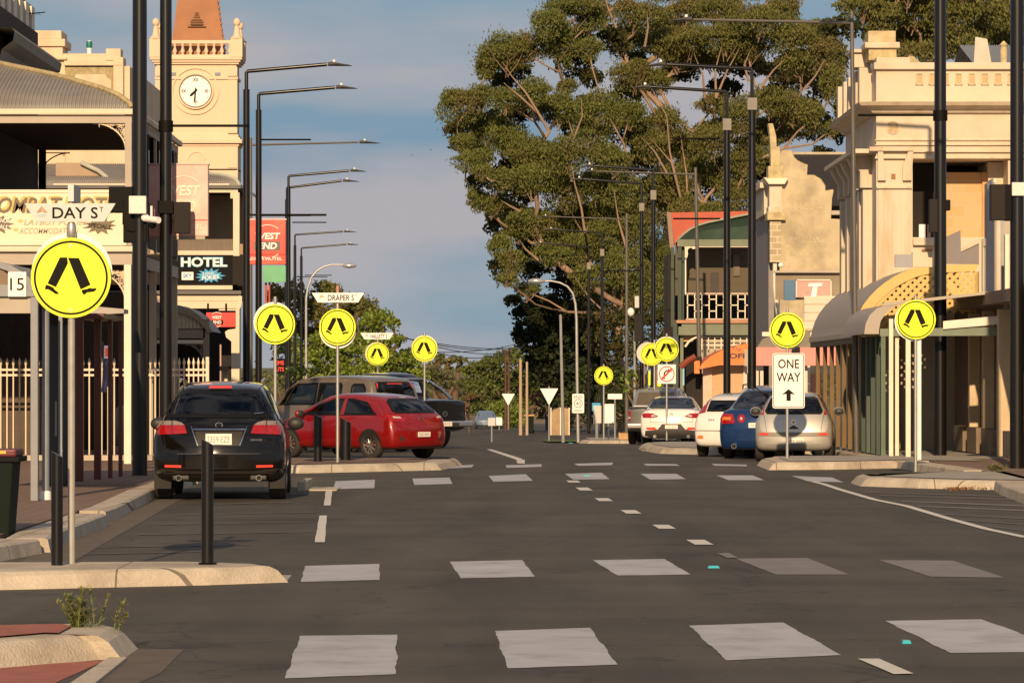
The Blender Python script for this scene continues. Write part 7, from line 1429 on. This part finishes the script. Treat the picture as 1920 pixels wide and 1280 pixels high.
# silver hatch with tall tail lamps
CS = [(a_, b_, c_*.96, d_*.955, e_, f_) for a_, b_, c_, d_, e_, f_ in [(0,.40,.52,.60,.70,.58),(.03,.28,.64,.72,.79,.70),(.09,.24,.80,.90,.825,.73),(.16,.22,.90,1.05,.835,.70),(.25,.22,.93,1.22,.84,.65),(.38,.22,.94,1.38,.84,.585),(.55,.22,.94,1.46,.84,.555),(.9,.22,.93,1.515,.84,.55),(1.6,.22,.92,1.55,.84,.56),(2.3,.22,.90,1.48,.84,.56),(2.8,.22,.89,1.25,.84,.60),(3.3,.22,.84,.98,.83,.70),(3.7,.24,.72,.82,.78,.62),(3.9,.32,.54,.66,.6,.44)]]
SP_ = paint('silver_car_paint', (.50, .48, .43), .55, .35)
c = Car(CS, place(1488, 864, 87.6), R(-6), SP_, 'silver small hatchback behind the ONE WAY plate, nearest of the right row', 'car')
c.rear([(-.58,1.01),(.58,1.01),(.62,1.08),(.50,1.35),(.42,1.38),(-.42,1.38),(-.50,1.35),(-.62,1.08)], CGL, 'rear_window')
for sg in (-1, 1):
    c.rear([(sg*.64,1.0),(sg*.76,.99),(sg*.74,1.10),(sg*.62,1.33),(sg*.54,1.37),(sg*.64,1.10)], LRED, 'tail_light', .014); c.rear([(sg*.52,.56),(sg*.72,.56),(sg*.72,.615),(sg*.54,.61)], LRB, 'bumper_reflector', .016)
c.rear([(-.78,.54),(.78,.54),(.79,.63),(-.79,.63)], mat('bumper_band', (.22, .20, .17), .5), 'bumper_band', .008); c.rear([(-.42,.36),(.42,.36),(.42,.52),(-.42,.52)], paint('silver_car_paint', (.5, .48, .43)), 'plate_recess', .006)
c.seam([(.64,1.0),(.60,.80),(.58,.64)]); c.plate(.385, .495, .19, 'XPP 438', cx=.03); c.emblem(.0, .84, .05, k=1); c.rear([(-.12,.70),(.0,.78),(.12,.70)], PLAST, 'handle', .012); c.wheels(.62, 3.05, .295, .835, .19); c.mirror(2.75, 1.05, .80, SP_); c.front([(-.62,1.02),(.62,1.02),(.50,1.34),(-.50,1.34)], CGL, 'windscreen'); c.interior(1.05, 1.85, .70, .82, 1.02); c.side([(.55,1.0),(2.9,.97),(2.5,1.34),(1.0,1.44),(.7,1.3)], CGL, 'side_window', -1)
# ---- far blue car facing the camera
c = Car(HS, (XX(911, 23.6), YY(23.6)+4.2, gz(YY(23.6))), R(180), paint('grey_blue_paint', (.16, .22, .30), .3, .35), 'small grey-blue car facing the camera far down the road', 'car')
P = [(-.56,1.0),(.56,1.0),(.5,1.33),(-.5,1.33)]
for o in [MB().prism([(a, z) for a, z in P], 2.55, 2.6)]: pass
c.wheels(.78, 3.42, .315, .885, .205)
mb = MB(); 
def fr(pts, m, nm):
    q = []
    for a, z in pts:
        r_ = c.bvh.ray_cast(Vector((a, 8, z)), Vector((0, -1, 0))); q.append(r_[0]+Vector((0, .012, .004)) if r_[0] else Vector((a, 4, z)))
    x = MB(); x.add(q, [tuple(range(len(q)))]); x.build(nm, CGLO if m is CGL else m, c.t, world=False)
fr([(-.64,1.0),(.64,1.0),(.60,1.15),(-.60,1.15)], CGL, 'windscreen'); fr([(-.60,1.15),(.60,1.15),(.54,1.32),(-.54,1.32)], CGL, 'windscreen')
for sg in (-1, 1): fr([(sg*.42,.62),(sg*.72,.62),(sg*.70,.74),(sg*.45,.72)], LCLR, 'headlight')
fr([(-.4,.42),(.4,.42),(.4,.56),(-.4,.56)], PLAST, 'grille')
# ================================================================ trees
def leaves(name, clumps, n, size, m, parent, seed=1, droop=.5, asp=2.2, shell=.45, flat=.55):
    """clumps: (x,y,z,rx,ry,rz); n leaves per m2 of clump surface"""
    rg = np.random.default_rng(seed); P = []; C = []
    vol = np.array([c[3]*c[5]+c[3]*c[4]*.5 for c in clumps]); cnt = np.maximum(20, (n*vol)).astype(int)
    for c, k in zip(clumps, cnt):
        d = rg.normal(size=(k, 3)); d /= np.linalg.norm(d, axis=1)[:, None]; d[:, 2] = np.where((d[:, 2] < 0) & (rg.random(k) < flat), -d[:, 2]*.6, d[:, 2])
        # lumpy outline: sub-clusters
        sub = rg.normal(size=(16, 3)); sub /= np.linalg.norm(sub, axis=1)[:, None]; w_ = np.max(d@sub.T, axis=1); amp = rg.uniform(.8, 1.15, 16)[np.argmax(d@sub.T, axis=1)]; r_ = (.50+.56*np.clip(w_, 0, 1)**3)*amp*(shell+(1-shell)*rg.random(k)**.45); r_ = np.where(rg.random(k) < .16, r_*rg.uniform(1.0, 1.32, k), r_)
        P.append(np.array(c[:3])+d*r_[:, None]*np.array(c[3:6]))
    P = np.concatenate(P); k = len(P)
    ax = rg.normal(size=(k, 3)); ax[:, 2] -= droop*2; ax /= np.linalg.norm(ax, axis=1)[:, None]; u = rg.normal(size=(k, 3)); u = np.cross(ax, u); u /= np.linalg.norm(u, axis=1)[:, None]
    L_ = size*rg.uniform(.6, 1.35, k)[:, None]; wv = L_/asp
    V = np.empty((k, 4, 3)); V[:, 0] = P-ax*L_*.5; V[:, 1] = P+u*wv*.5; V[:, 2] = P+ax*L_*.5; V[:, 3] = P-u*wv*.5
    off = np.array(parent.location) if parent is not None else np.zeros(3); V = (V-off).reshape(-1, 3)
    me = bpy.data.meshes.new(name); me.vertices.add(4*k); me.vertices.foreach_set('co', V.ravel().astype(np.float32)); me.loops.add(4*k); me.loops.foreach_set('vertex_index', np.arange(4*k, dtype=np.int32)); me.polygons.add(k)
    me.polygons.foreach_set('loop_start', np.arange(0, 4*k, 4, dtype=np.int32)); me.update(calc_edges=True); me.materials.append(m)
    o = bpy.data.objects.new(name, me); COL.objects.link(o)
    if parent is not None: o.parent = parent
    return o
def branches(par, roots, targets, m, r0, seed=1, name='limb', rmin=.022, twigs=None):
    """greedy tree: every clump hangs on the nearest node below it"""
    rnd = random.Random(seed); nodes = [(Vector(p), None) for p in roots]; order = sorted(range(len(targets)), key=lambda i: (Vector(targets[i])-Vector(roots[-1])).length); kids = {i: 0 for i in range(len(nodes))}
    for i in range(1, len(nodes)): nodes[i] = (nodes[i][0], i-1)
    for i in order:
        T = Vector(targets[i]); best = None
        for j, (p, _) in enumerate(nodes):
            v = T-p
            if v.z < .15*v.length and j >= len(roots): continue
            cst = v.length+max(0, .6-v.normalized().z)*3
            if j == 0: cst += 50
            if best is None or cst < best[0]: best = (cst, j)
        j = best[1]; p = nodes[j][0]; mid = p.lerp(T, .5)+Vector((rnd.uniform(-.3, .3), rnd.uniform(-.3, .3), -(T-p).length*.08)); nodes.append((mid, j)); nodes.append((T, len(nodes)-1))
    wt = [0]*len(nodes)
    for i in range(len(nodes)-1, -1, -1):
        wt[i] = max(wt[i], 1) if True else 0
        if nodes[i][1] is not None: wt[nodes[i][1]] += wt[i]
    tot = wt[0]; mb = MB(); rad = lambda i: max(rmin, r0*(wt[i]/tot)**.55)
    for i, (p, par_) in enumerate(nodes):
        if par_ is None: continue
        q = nodes[par_][0]; mid = q.lerp(p, .5)+Vector((rnd.uniform(-.1, .1), rnd.uniform(-.1, .1), rnd.uniform(-.1, .1)))*(p-q).length*.6
        mb.tube([q, mid, p], [min(rad(par_), rad(i)*1.5), rad(i)*1.1, rad(i)], 6, False)
    for i in order:           # fine twigs fanning into each clump
        if twigs is None: break
        T = Vector(targets[i]); rr = twigs[i]
        for k in range(5):
            e = T+Vector((rnd.uniform(-.7, .7)*rr, rnd.uniform(-.7, .3)*rr, rnd.uniform(.0, .5)*rr)); b0 = T+Vector((rnd.uniform(-.15, .15), -.1, -rnd.uniform(.3, .7)*rr)); mb.tube([b0, b0.lerp(e, .5)+Vector((rnd.uniform(-.15, .15), 0, 0)), e], [.026, .018, .009], 4, False)
    return mb.build(name, m, par, smooth=60)
BARK = mat('gum_bark', (.28, .19, .125), .85, 0, .2, 1.5, .2, 10, tintcol=(.26, .20, .15), tfac=.6, tscale=.7, stretch=(1, 1, .3)); BARKD = mat('dark_bark', (.12, .08, .05), .9, 0, .2, 2)
GUM = leafmat('gum_leaves', (.095, .118, .028), (.205, .220, .055), (.20, .14, .06)); GUM2 = leafmat('gum_leaves_olive', (.098, .112, .028), (.215, .210, .058), (.21, .145, .065)); GUMD = leafmat('gum_leaves_shaded', (.030, .040, .010), (.08, .08, .02), (.09, .055, .025)); YL = leafmat('gum_blossom', (.35, .30, .10), (.50, .42, .18))
def gum(name, clumps, s, basepx, basepy, label, seed, m=GUM, group=None, size=.18, n=1900, dep=3.0, inner=0, roots=None, limbs=()):
    rnd = random.Random(seed); y0 = YY(s); zb = gz(y0); t = thing(name, (XX(basepx, s), y0, zb), label, 'tree', group); cl = []; tg = []
    for (px, py, rx, ry) in clumps:
        dy = rnd.uniform(-dep, dep)+((py-300)/300)*-1.0; y = y0+dy; ss = s  # real size at the tree's own distance
        x, z = XX(px, s), ZZ(py, s); X = x*(y/y0); Z = EYE+(z-EYE)*(y/y0); r1, r2 = rx/s, ry/s
        cl.append((X, y, Z, r1*1.16, max(r1, r2)*1.0, r2*1.14)); tg.append((X, y-.1, Z-r2*.25))
    leaves('foliage', cl, n, size, m, t, seed, .9, 2.6, .30, .42)
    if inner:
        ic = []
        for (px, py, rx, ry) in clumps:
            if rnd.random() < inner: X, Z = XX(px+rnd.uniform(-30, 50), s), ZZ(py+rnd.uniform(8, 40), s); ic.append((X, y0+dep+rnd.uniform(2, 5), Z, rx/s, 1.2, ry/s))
        leaves('inner_foliage', ic, n*.35, size*1.6, GUMD, t, seed+5)  # darker leaf copy paints the shade inside the crown
    rts = [(XX(basepx, s), y0, zb)]+[(XX(a, s), y0, ZZ(b, s)) for a, b in (roots or [(basepx, 650), (basepx, 560)])]
    branches(t, rts, tg, BARK, .24, seed, 'trunk_and_limbs', twigs=[c_[3] for c_ in cl])
    for q in limbs:
        k_ = len(q); MB().tube([(XX(a, s)*(1-.035*(1-i/k_)), (y0-2.6-1.0*i/k_), ZZ(b, s)*1.0) for i, (a, b) in enumerate(q)], [.075*(1-i/(k_-1))**.8+.012 for i in range(k_)], 7).build('limb', BARK, t, smooth=60)
    return t, cl
A = [(862,195,44,36),(905,180,26,24),(884,225,26,16),(950,100,48,34),(985,92,28,28),(912,128,22,26),(1030,45,34,30),(1048,80,38,42),(1078,15,50,22),(1104,40,30,28),(998,172,34,22),(948,188,30,22),(1105,92,26,22),(1062,163,20,14),(1046,206,44,32),(1124,206,42,32),(1180,215,34,28),(918,246,38,34),(955,262,34,30),(868,270,26,24),(890,300,34,24),(905,322,22,16),(1000,292,46,34),(1062,290,40,34),(1112,252,32,26),(1000,336,48,30),(945,338,22,22),(892,372,18,24),(925,382,34,20),(955,396,30,18),(1062,360,46,34),(1122,350,40,34),(1002,418,44,26),(972,432,34,22),(938,466,22,30),(962,492,26,22),(1052,420,48,28),(1112,400,40,26),(1092,462,48,32),(1152,440,38,34),(1036,478,34,26),(1172,500,42,36),(1102,520,34,26),(952,524,20,14),(990,545,24,14),(1200,420,34,44),(1226,480,30,44),(1192,560,36,36),(1140,560,34,30),(1230,540,26,34),(1150,300,36,30),(1175,360,36,34)]
t, cl = gum('gum_tree', A, 32.5, 1165, 790, 'huge gum tree whose crown reaches farthest left against the sky', 11, GUM, inner=1.1, roots=[(1165,700),(1160,610),(1150,520)], limbs=[[(1030,250),(1008,215),(985,180),(960,152),(942,125)],[(1010,218),(975,188),(945,165)],[(1075,345),(1068,300),(1078,262),(1092,225),(1088,190)],[(1078,262),(1066,232)],[(1100,440),(1092,395),(1078,350),(1070,310)],[(1180,470),(1162,420),(1150,360)],[(1185,320),(1172,275),(1150,240),(1142,228)],[(975,400),(955,390),(938,380)],[(1165,700),(1150,600),(1105,560),(1075,520)],[(1010,490),(985,470),(975,455)]])
B = [(1215,30,36,26),(1190,62,24,20),(1242,84,42,30),(1165,75,26,30),(1190,140,40,30),(1232,152,34,26),(1290,22,44,26),(1350,18,44,28),(1292,78,48,28),(1360,70,50,32),(1422,40,46,30),(1402,92,44,24),(1474,18,34,24),(1480,70,40,36),(1532,60,36,32),(1552,100,32,46),(1500,118,40,26),(1562,158,22,34),(1526,148,28,16),(1272,108,36,24),(1332,108,40,20),(1340,196,32,20),(1392,218,40,34),(1442,192,36,28),(1484,202,38,32),(1524,216,30,28),(1452,240,54,24),(1242,232,36,30),(1212,272,40,30),(1272,272,36,28),(1332,262,36,32),(1300,322,40,34),(1252,342,40,36),(1360,322,36,36),(1402,300,32,38),(1384,372,34,30),(1342,400,36,26),(1292,402,36,34),(1222,362,36,38),(1560,242,22,16),(1574,206,12,20),(1180,20,30,24),(1440,130,24,14),(1420,270,40,30)]
t, cl = gum('gum_tree', B, 31.5, 1300, 760, 'tall spreading gum tree behind the two big right lamp arms', 21, GUM2, inner=.85, roots=[(1300,640),(1310,480),(1320,380)], limbs=[[(1295,420),(1275,350),(1258,290),(1250,225),(1220,175)],[(1300,420),(1290,330),(1275,260)],[(1290,400),(1262,310),(1215,262)],[(1258,330),(1230,290),(1200,262)],[(1352,190),(1345,140),(1352,95)],[(1352,190),(1368,140),(1385,100)],[(1330,190),(1322,150),(1300,110)],[(1438,170),(1455,140),(1470,120)],[(1520,175),(1535,150),(1545,120)],[(1415,160),(1400,130),(1405,105)],[(1160,60),(1140,20),(1130,-20)],[(1215,95),(1218,60),(1212,30)]])
Cc = [(1612,12,42,22),(1652,34,46,28),(1704,22,48,36),(1722,72,34,28),(1792,30,48,44),(1742,102,30,20),(1800,88,44,28),(1852,30,46,46),(1902,22,40,40),(1860,82,34,26),(1690,62,28,22),(1634,66,16,14),(1760,60,36,34),(1705,100,24,20),(1930,60,40,60),(1600,-30,50,30),(1700,-30,60,30),(1800,-30,60,30),(1900,-30,60,30)]
t, cl = gum('gum_tree', Cc, 42, 1780, 700, 'gum tree behind the bank parapet at the top right', 31, GUM2, inner=.9, roots=[(1785,500),(1790,260)])
E = [(1070,-20,50,26),(1120,-14,46,26),(1180,-24,50,26),(1260,-20,56,24),(1340,-22,56,24),(1420,-20,50,20),(1500,-20,40,16),(1130,30,24,22)]
gum('gum_tree', E, 29, 1250, 760, 'farthest gum tree, only its crown tips showing at the top edge', 41, GUM, n=900, roots=[(1250,500),(1240,200)])
# dense dark pine
PINE = leafmat('pine_needles', (.008, .014, .005), (.028, .040, .010), None, .7, .1)
def bush(name, cat, label, s, base, clumps, m, bark=BARKD, size=.25, n=160, seed=1, dep=1.5, trunk=.25, group=None, limb='trunk', kindcl=.6, zroot=None):
    rnd = random.Random(seed); y0 = YY(s); zb = gz(y0); t = thing(name, (XX(base, s), y0, zb), label, cat, group); cl = []; tg = []
    for (px, py, rx, ry) in clumps:
        y = y0+rnd.uniform(-dep, dep); k = y/y0; cl.append((XX(px, s)*k, y, EYE+(ZZ(py, s)-EYE)*k, rx/s, max(rx, ry)/s, ry/s)); tg.append((XX(px, s)*k, y, EYE+(ZZ(py, s)-EYE)*k-ry/s*.3))
    leaves('foliage', cl, n, size, m, t, seed, .2, 1.8)
    top = min(p[1] for p in clumps); branches(t, [(XX(base, s), y0, zb), (XX(base, s), y0, zb+.35*(ZZ(top, s)-zb))], tg, bark, trunk, seed, 'trunk_and_limbs'); return t
PC = [(985,590,26,28),(1010,575,34,24),(1050,578,40,26),(1090,590,30,26),(975,630,16,26),(1000,640,34,34),(1040,640,40,38),(1085,640,34,34),(1010,690,30,30),(1050,700,38,36),(1095,690,26,30),(1060,540,30,26),(1100,545,24,24),(1040,740,30,26),(1085,745,28,24),(1010,608,30,26),(1120,620,22,30),(1125,690,20,30),(1030,600,40,40),(1070,620,44,44),(1030,680,40,44),(1075,700,44,44),(1110,660,30,50)]
bush('pine_tree', 'tree', 'dense very dark pine tree behind the curved silver lamp', 31, 1060, PC, PINE, size=.32, n=620, seed=3, dep=2.5, trunk=.3)
# left trees behind the tan wagon
BR1 = leafmat('bronze_leaves', (.11, .12, .032), (.21, .20, .06), (.24, .145, .065)); GR1 = leafmat('bright_leaves', (.10, .165, .02), (.30, .37, .07), None, .45, .35); GR2 = leafmat('far_green_leaves', (.075, .105, .025), (.17, .20, .05), (.15, .17, .05)); GRF = leafmat('far_olive_leaves', (.095, .105, .04), (.18, .18, .075), (.19, .13, .075)); GRR = leafmat('rust_leaves', (.16, .05, .02), (.22, .10, .04))
bush('bronze_tree', 'tree', 'bronze and olive tree behind the left lamp posts and DRAPER ST blade', 30.5, 610, [(540,560,34,40),(580,575,34,34),(622,550,24,26),(608,540,20,16),(598,600,40,34),(650,590,34,34),(690,590,24,34),(668,570,28,22),(560,630,40,40),(640,640,50,40),(705,620,20,26),(515,560,20,34),(520,620,26,60),(600,660,40,34)], BR1, seed=5, size=.24, n=520)
bush('bright_green_tree', 'tree', 'bright green leafy tree right behind the tan wagon roof', 32, 650, [(690,610,22,26),(718,600,20,22),(738,608,14,16),(728,640,26,14),(748,636,14,10),(700,650,34,30),(660,660,34,28),(620,668,40,30),(580,680,36,30),(550,700,34,26),(740,680,34,26),(770,670,24,18),(770,700,32,26),(700,700,40,30),(640,700,40,26),(730,725,40,24),(790,715,16,20),(600,640,26,20),(545,660,26,30),(590,715,60,16)], GR1, seed=6, size=.27, n=460, dep=1.0)
bush('bright_green_bush', 'bush', 'low sunlit bush in front of the tan wagon windows, left of the crossing sign pole', 58, 545, [(536,700,22,14),(556,697,20,10),(575,695,18,8),(520,710,14,14),(600,694,20,7)], GR1, seed=16, size=.16, n=260, dep=.4, trunk=.05)
bush('umbrella_tree', 'tree', 'sparse brown flat-topped tree far away between two round signs', 24, 852, [(835,678,14,8),(852,674,16,9),(868,676,12,8),(842,690,10,9),(860,692,8,8)], BR1, seed=7, size=.4, n=120, dep=1, trunk=.25)
bush('umbrella_tree', 'tree', 'smaller brown tree just right of the sky-backed round sign', 24, 818, [(822,672,10,8),(814,684,12,12),(828,668,7,5)], BR1, seed=17, size=.4, n=120, dep=1, trunk=.2)
FB = [(800,705,30,20),(830,716,26,18),(850,735,30,14),(880,735,24,20)]
bush('far_bush', 'bush', 'olive scrub behind the black utility tail lamp', 27, 830, [(815,705,24,22),(838,712,18,16),(800,700,18,20),(850,722,14,10)], GRF, seed=8, size=.3, n=260)
big = [(890,700,26,24),(915,690,28,24),(945,680,28,26),(965,668,20,18),(900,730,30,24),(935,725,34,28),(970,712,26,28),(985,690,16,26),(1000,720,20,24),(880,760,26,22),(915,765,30,24),(950,765,30,26),(985,755,20,26),(870,720,12,14),(1020,715,20,16),(1040,735,20,16)]
bush('far_tree', 'tree', 'broad rounded green tree filling the end of the road', 22, 930, big, GR2, seed=9, size=.34, n=330, dep=3, trunk=.4)
bush('yellow_green_bush', 'bush', 'yellow-green bush at the road end below the small give way triangle', 22.6, 950, [(925,780,22,18),(948,785,22,18),(970,775,18,20),(935,765,22,14),(965,795,22,12)], GR1, seed=10, size=.30, n=260, dep=1, trunk=.1)
bush('rust_bush', 'bush', 'rust red flowering bush right of the timber power poles', 27, 1025, [(1005,745,16,14),(1020,760,20,16),(1010,775,12,12),(1045,740,14,14),(1035,760,12,12)], GRR, seed=12, size=.26, n=150, dep=1, trunk=.1)
bush('dry_bush', 'bush', 'dry brown scrub beside the black utility bumper', 30, 880, [(872,770,12,22),(868,795,12,12),(880,748,16,12)], leafmat('dry_leaves', (.12, .07, .035), (.20, .13, .06)), seed=13, size=.26, n=130, dep=1, trunk=.08)
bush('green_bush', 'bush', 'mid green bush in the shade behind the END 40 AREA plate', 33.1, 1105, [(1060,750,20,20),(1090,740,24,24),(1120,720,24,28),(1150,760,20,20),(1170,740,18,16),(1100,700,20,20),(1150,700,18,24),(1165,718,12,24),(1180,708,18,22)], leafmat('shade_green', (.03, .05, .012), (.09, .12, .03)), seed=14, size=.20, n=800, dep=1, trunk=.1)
bush('green_bush', 'bush', 'leafy green shrub directly behind the silver utility canopy', 48, 1180, [(1172,716,9,20),(1186,705,10,16),(1176,735,8,12)], GR1, seed=15, size=.17, n=260, dep=.4, trunk=.05)
# distant wooded rise, nobody could count the trees
rg = random.Random(2)
cl = []
for i in range(420):
    x = rg.uniform(-170, 170); y = rg.uniform(560, 760); cl.append((x, y, gz(y)+rg.uniform(1, 4.2)+(y-560)*.012, rg.uniform(3, 7), rg.uniform(3, 6), rg.uniform(2, 3.4)))
o = leaves('distant_wood', cl, 5, 1.1, GRF, None, 4); tag(o, 'distant olive woodland across the end of the street', 'woodland', kind='stuff')
m = MB(); pts = [(-900, -9), (-420, 2), (-160, 4), (-40, 5), (60, 2), (240, 6), (600, 3), (1200, -9)]
rows = [[(x, 900+u*600, float(np.interp(x, [p[0] for p in pts], [p[1] for p in pts]))*math.sin(u*math.pi)-9*(1-math.sin(u*math.pi))) for u in np.linspace(0, 1, 12)] for x in np.linspace(-900, 1200, 80)]
m.grid(rows); struct('hills', m, mat('scrub_hill', (.12, .12, .055), .95, 0, .3, .05, tintcol=(.08, .09, .035), tfac=.8, tscale=.02), smooth=80)

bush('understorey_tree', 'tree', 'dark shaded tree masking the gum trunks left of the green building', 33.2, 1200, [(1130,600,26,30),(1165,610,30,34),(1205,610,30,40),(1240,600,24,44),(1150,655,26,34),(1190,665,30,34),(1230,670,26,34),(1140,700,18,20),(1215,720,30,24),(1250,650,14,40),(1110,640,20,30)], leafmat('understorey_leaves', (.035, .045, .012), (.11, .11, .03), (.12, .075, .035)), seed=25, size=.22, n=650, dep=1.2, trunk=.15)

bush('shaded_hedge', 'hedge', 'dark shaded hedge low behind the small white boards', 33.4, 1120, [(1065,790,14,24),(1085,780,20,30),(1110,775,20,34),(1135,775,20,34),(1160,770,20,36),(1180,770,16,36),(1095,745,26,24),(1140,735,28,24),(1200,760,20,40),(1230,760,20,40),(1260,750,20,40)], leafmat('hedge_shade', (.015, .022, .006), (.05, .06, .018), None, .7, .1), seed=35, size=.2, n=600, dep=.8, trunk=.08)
# ================================================================ far furniture of the road end
TP = mat('pale_timber_pole', (.40, .30, .21), .85, 0, .15, 3, stretch=(3, 3, .3)); TPD = mat('dark_timber_pole', (.09, .045, .028), .85, 0, .15, 3)
def tpole(px, top, base, s, r, m, label, arm=None):
    t = thing('power_pole', W(px, base, s), label, 'power pole', 'timber power poles at the road end'); t.location.z = gz(YY(s))
    MB().tube([(XX(px, s), YY(s), gz(YY(s))), W(px, top, s)], [r, r*.75], 10).build('pole', m, t, smooth=40)
    if arm: MB().box(XX(px-arm, s), XX(px+arm, s), YY(s)-.06, YY(s)+.06, ZZ(top+5, s), ZZ(top+3, s)).build('cross_arm', m, t)
tpole(976, 673, 806, 36, .095, TP, 'left pale timber pole of the pair at the road end')
tpole(988, 678, 806, 36, .08, TP, 'right pale timber pole of the pair at the road end')
tpole(948, 655, 800, 25, .10, TPD, 'left dark pole rising above the far green trees')
tpole(954, 652, 800, 25, .11, TPD, 'right dark pole rising above the far green trees')
t = thing('power_lines', (-5, 250, 8), 'thin power lines crossing the sky above the far trees', 'power lines')
def wire(a, b, s0, s1, sag): 
    A_, B_ = W(*a, s0), W(*b, s1); m.tube([A_.lerp(B_, u)-Vector((0, 0, sag*4*u*(1-u))) for u in [i/8 for i in range(9)]], .022, 4)
m = MB()
wire((760,634),(955,652), 45, 25, .3); wire((760,634),(965,652), 45, 26, .2); wire((780,650),(955,658), 45, 25, .5); wire((800,660),(1000,636), 35, 25, .3); wire((780,640),(954,660), 44, 25, .3); wire((575,600),(640,601), 40, 40, .1)
m.build('wires', mat('wire_dark', (.05, .05, .06), .6), t)
t = thing('wheelie_bin', (XX(993, 32), YY(32), gz(YY(32))), 'small green wheelie bin with an orange lid by the timber poles', 'bin'); s = 32; y = YY(s); z = gz(y)
m = MB(); frus(m, XX(986, s), XX(1000, s), y, y+.5, z+.05, XX(984, s), XX(1001, s), y-.05, y+.55, z+1.0); m.build('bin_body', mat('bin_green', (.012, .025, .016)), t); MB().box(XX(983, s), XX(1002, s), y-.08, y+.6, z+1.0, z+1.08).build('lid', mat('bin_lid_orange', (.55, .28, .10), .5), t, bevel=.02)
MB().tube([(XX(984, s), y+.5, z+.1), (XX(1002, s), y+.5, z+.1)], .1, 10).build('wheel', BLACKM, t)
s = 36; y = YY(s); z = gz(y); t = thing('panel_fence', (XX(1050, s), y, z), 'cream sheet fence beside the far verge, left of the END 40 AREA plate', 'fence')
m = MB(); n = 60; 
pts = [(1032,776),(1038,768),(1050,763),(1068,766)]
m.grid([[(XX(1032+36*i/n, s), y+.05*(i % 2), (z if q else ZZ(float(np.interp(1032+36*i/n, [a for a, b in pts], [b for a, b in pts])), s))) for q in (1, 0)] for i in range(n+1)]); m.build('panels', mat('fence_panel_cream', (.62, .50, .34), .7, 0, .12, 2), t)
for px in (1033, 1051, 1067): MB().box(XX(px-1, s), XX(px+1, s), y-.08, y-.02, z, ZZ(764, s)).build('post', CREAM2, t)
s = 57.5; y = YY(s); t = thing('timber_box', (XX(1168, s), y, gz(y)), 'small timber box on the kerb below the silver utility bumper', 'box'); MB().box(XX(1160, s), XX(1179, s), y, y+.3, gz(y)+.0, ZZ(812, s)).build('box_body', mat('crate_timber', (.45, .28, .13), .8, 0, .2, 6), t, bevel=.01); MB().box(XX(1159, s), XX(1180, s), y-.02, y+.32, ZZ(812, s), ZZ(811, s)).build('lid', mat('crate_lid', (.36, .22, .11), .8), t)
# yellow panels behind the overlapping signs
s = 56; y = YY(s)
for px, w_, y0, y1, lb in ((1217, 5, 695, 722, 'narrow yellow and white marker beside the silver utility roof'), (1236, 7, 713, 724, 'small yellow panel below the no right turn plate')):
    t = thing('roadside_marker', W(px, y1, s), lb, 'road sign'); MB().box(XX(px-w_/2, s), XX(px+w_/2, s), y-.01, y+.01, ZZ(y1, s), ZZ(y0, s)).build('plate', YELLOW, t); MB().tube([(XX(px, s), y+.03, gz(y)), (XX(px, s), y+.03, ZZ(y0, s))], .02, 6).build('pole', GALV, t)
s = 52; y = YY(s); t = thing('floodlight_camera', W(1184, 590, s), 'white dome camera unit on the black lamp post among the gum trees', 'camera'); MB().sphere(tuple(W(1183, 585, s)), .13, .13, .16).build('dome', SIGNW, t, smooth=60); RB(MB(), 1190, 1198, 555, 577, s, -.1, .1).build('antenna_panel', mat('panel_pale', (.5, .5, .48), .5), t, bevel=.01); RB(MB(), 1189, 1204, 590, 640, s, -.1, .1).build('speaker_box', SPK, t); MB().tube([W(1183, 585, s), W(1203, 592, s)], .02, 6).build('bracket', BLACKM, t)
for px, py in ((773, 291), (808, 281)):
    c_ = W(px, py, 30); m = MB(); m.add([c_+Vector((-.12, 0, .03)), c_+Vector((0, -.03, 0)), c_+Vector((0, .05, 0)), c_+Vector((.12, 0, .04)), c_+Vector((0, 0, -.03))], [(0, 1, 4), (0, 4, 2), (3, 4, 1), (3, 2, 4), (0, 2, 1), (3, 1, 2)]); solo('bird', m, SIGNK, 'tiny dark bird in the sky, %s of the two' % ('left' if px < 790 else 'right'), 'bird', 'distant birds')
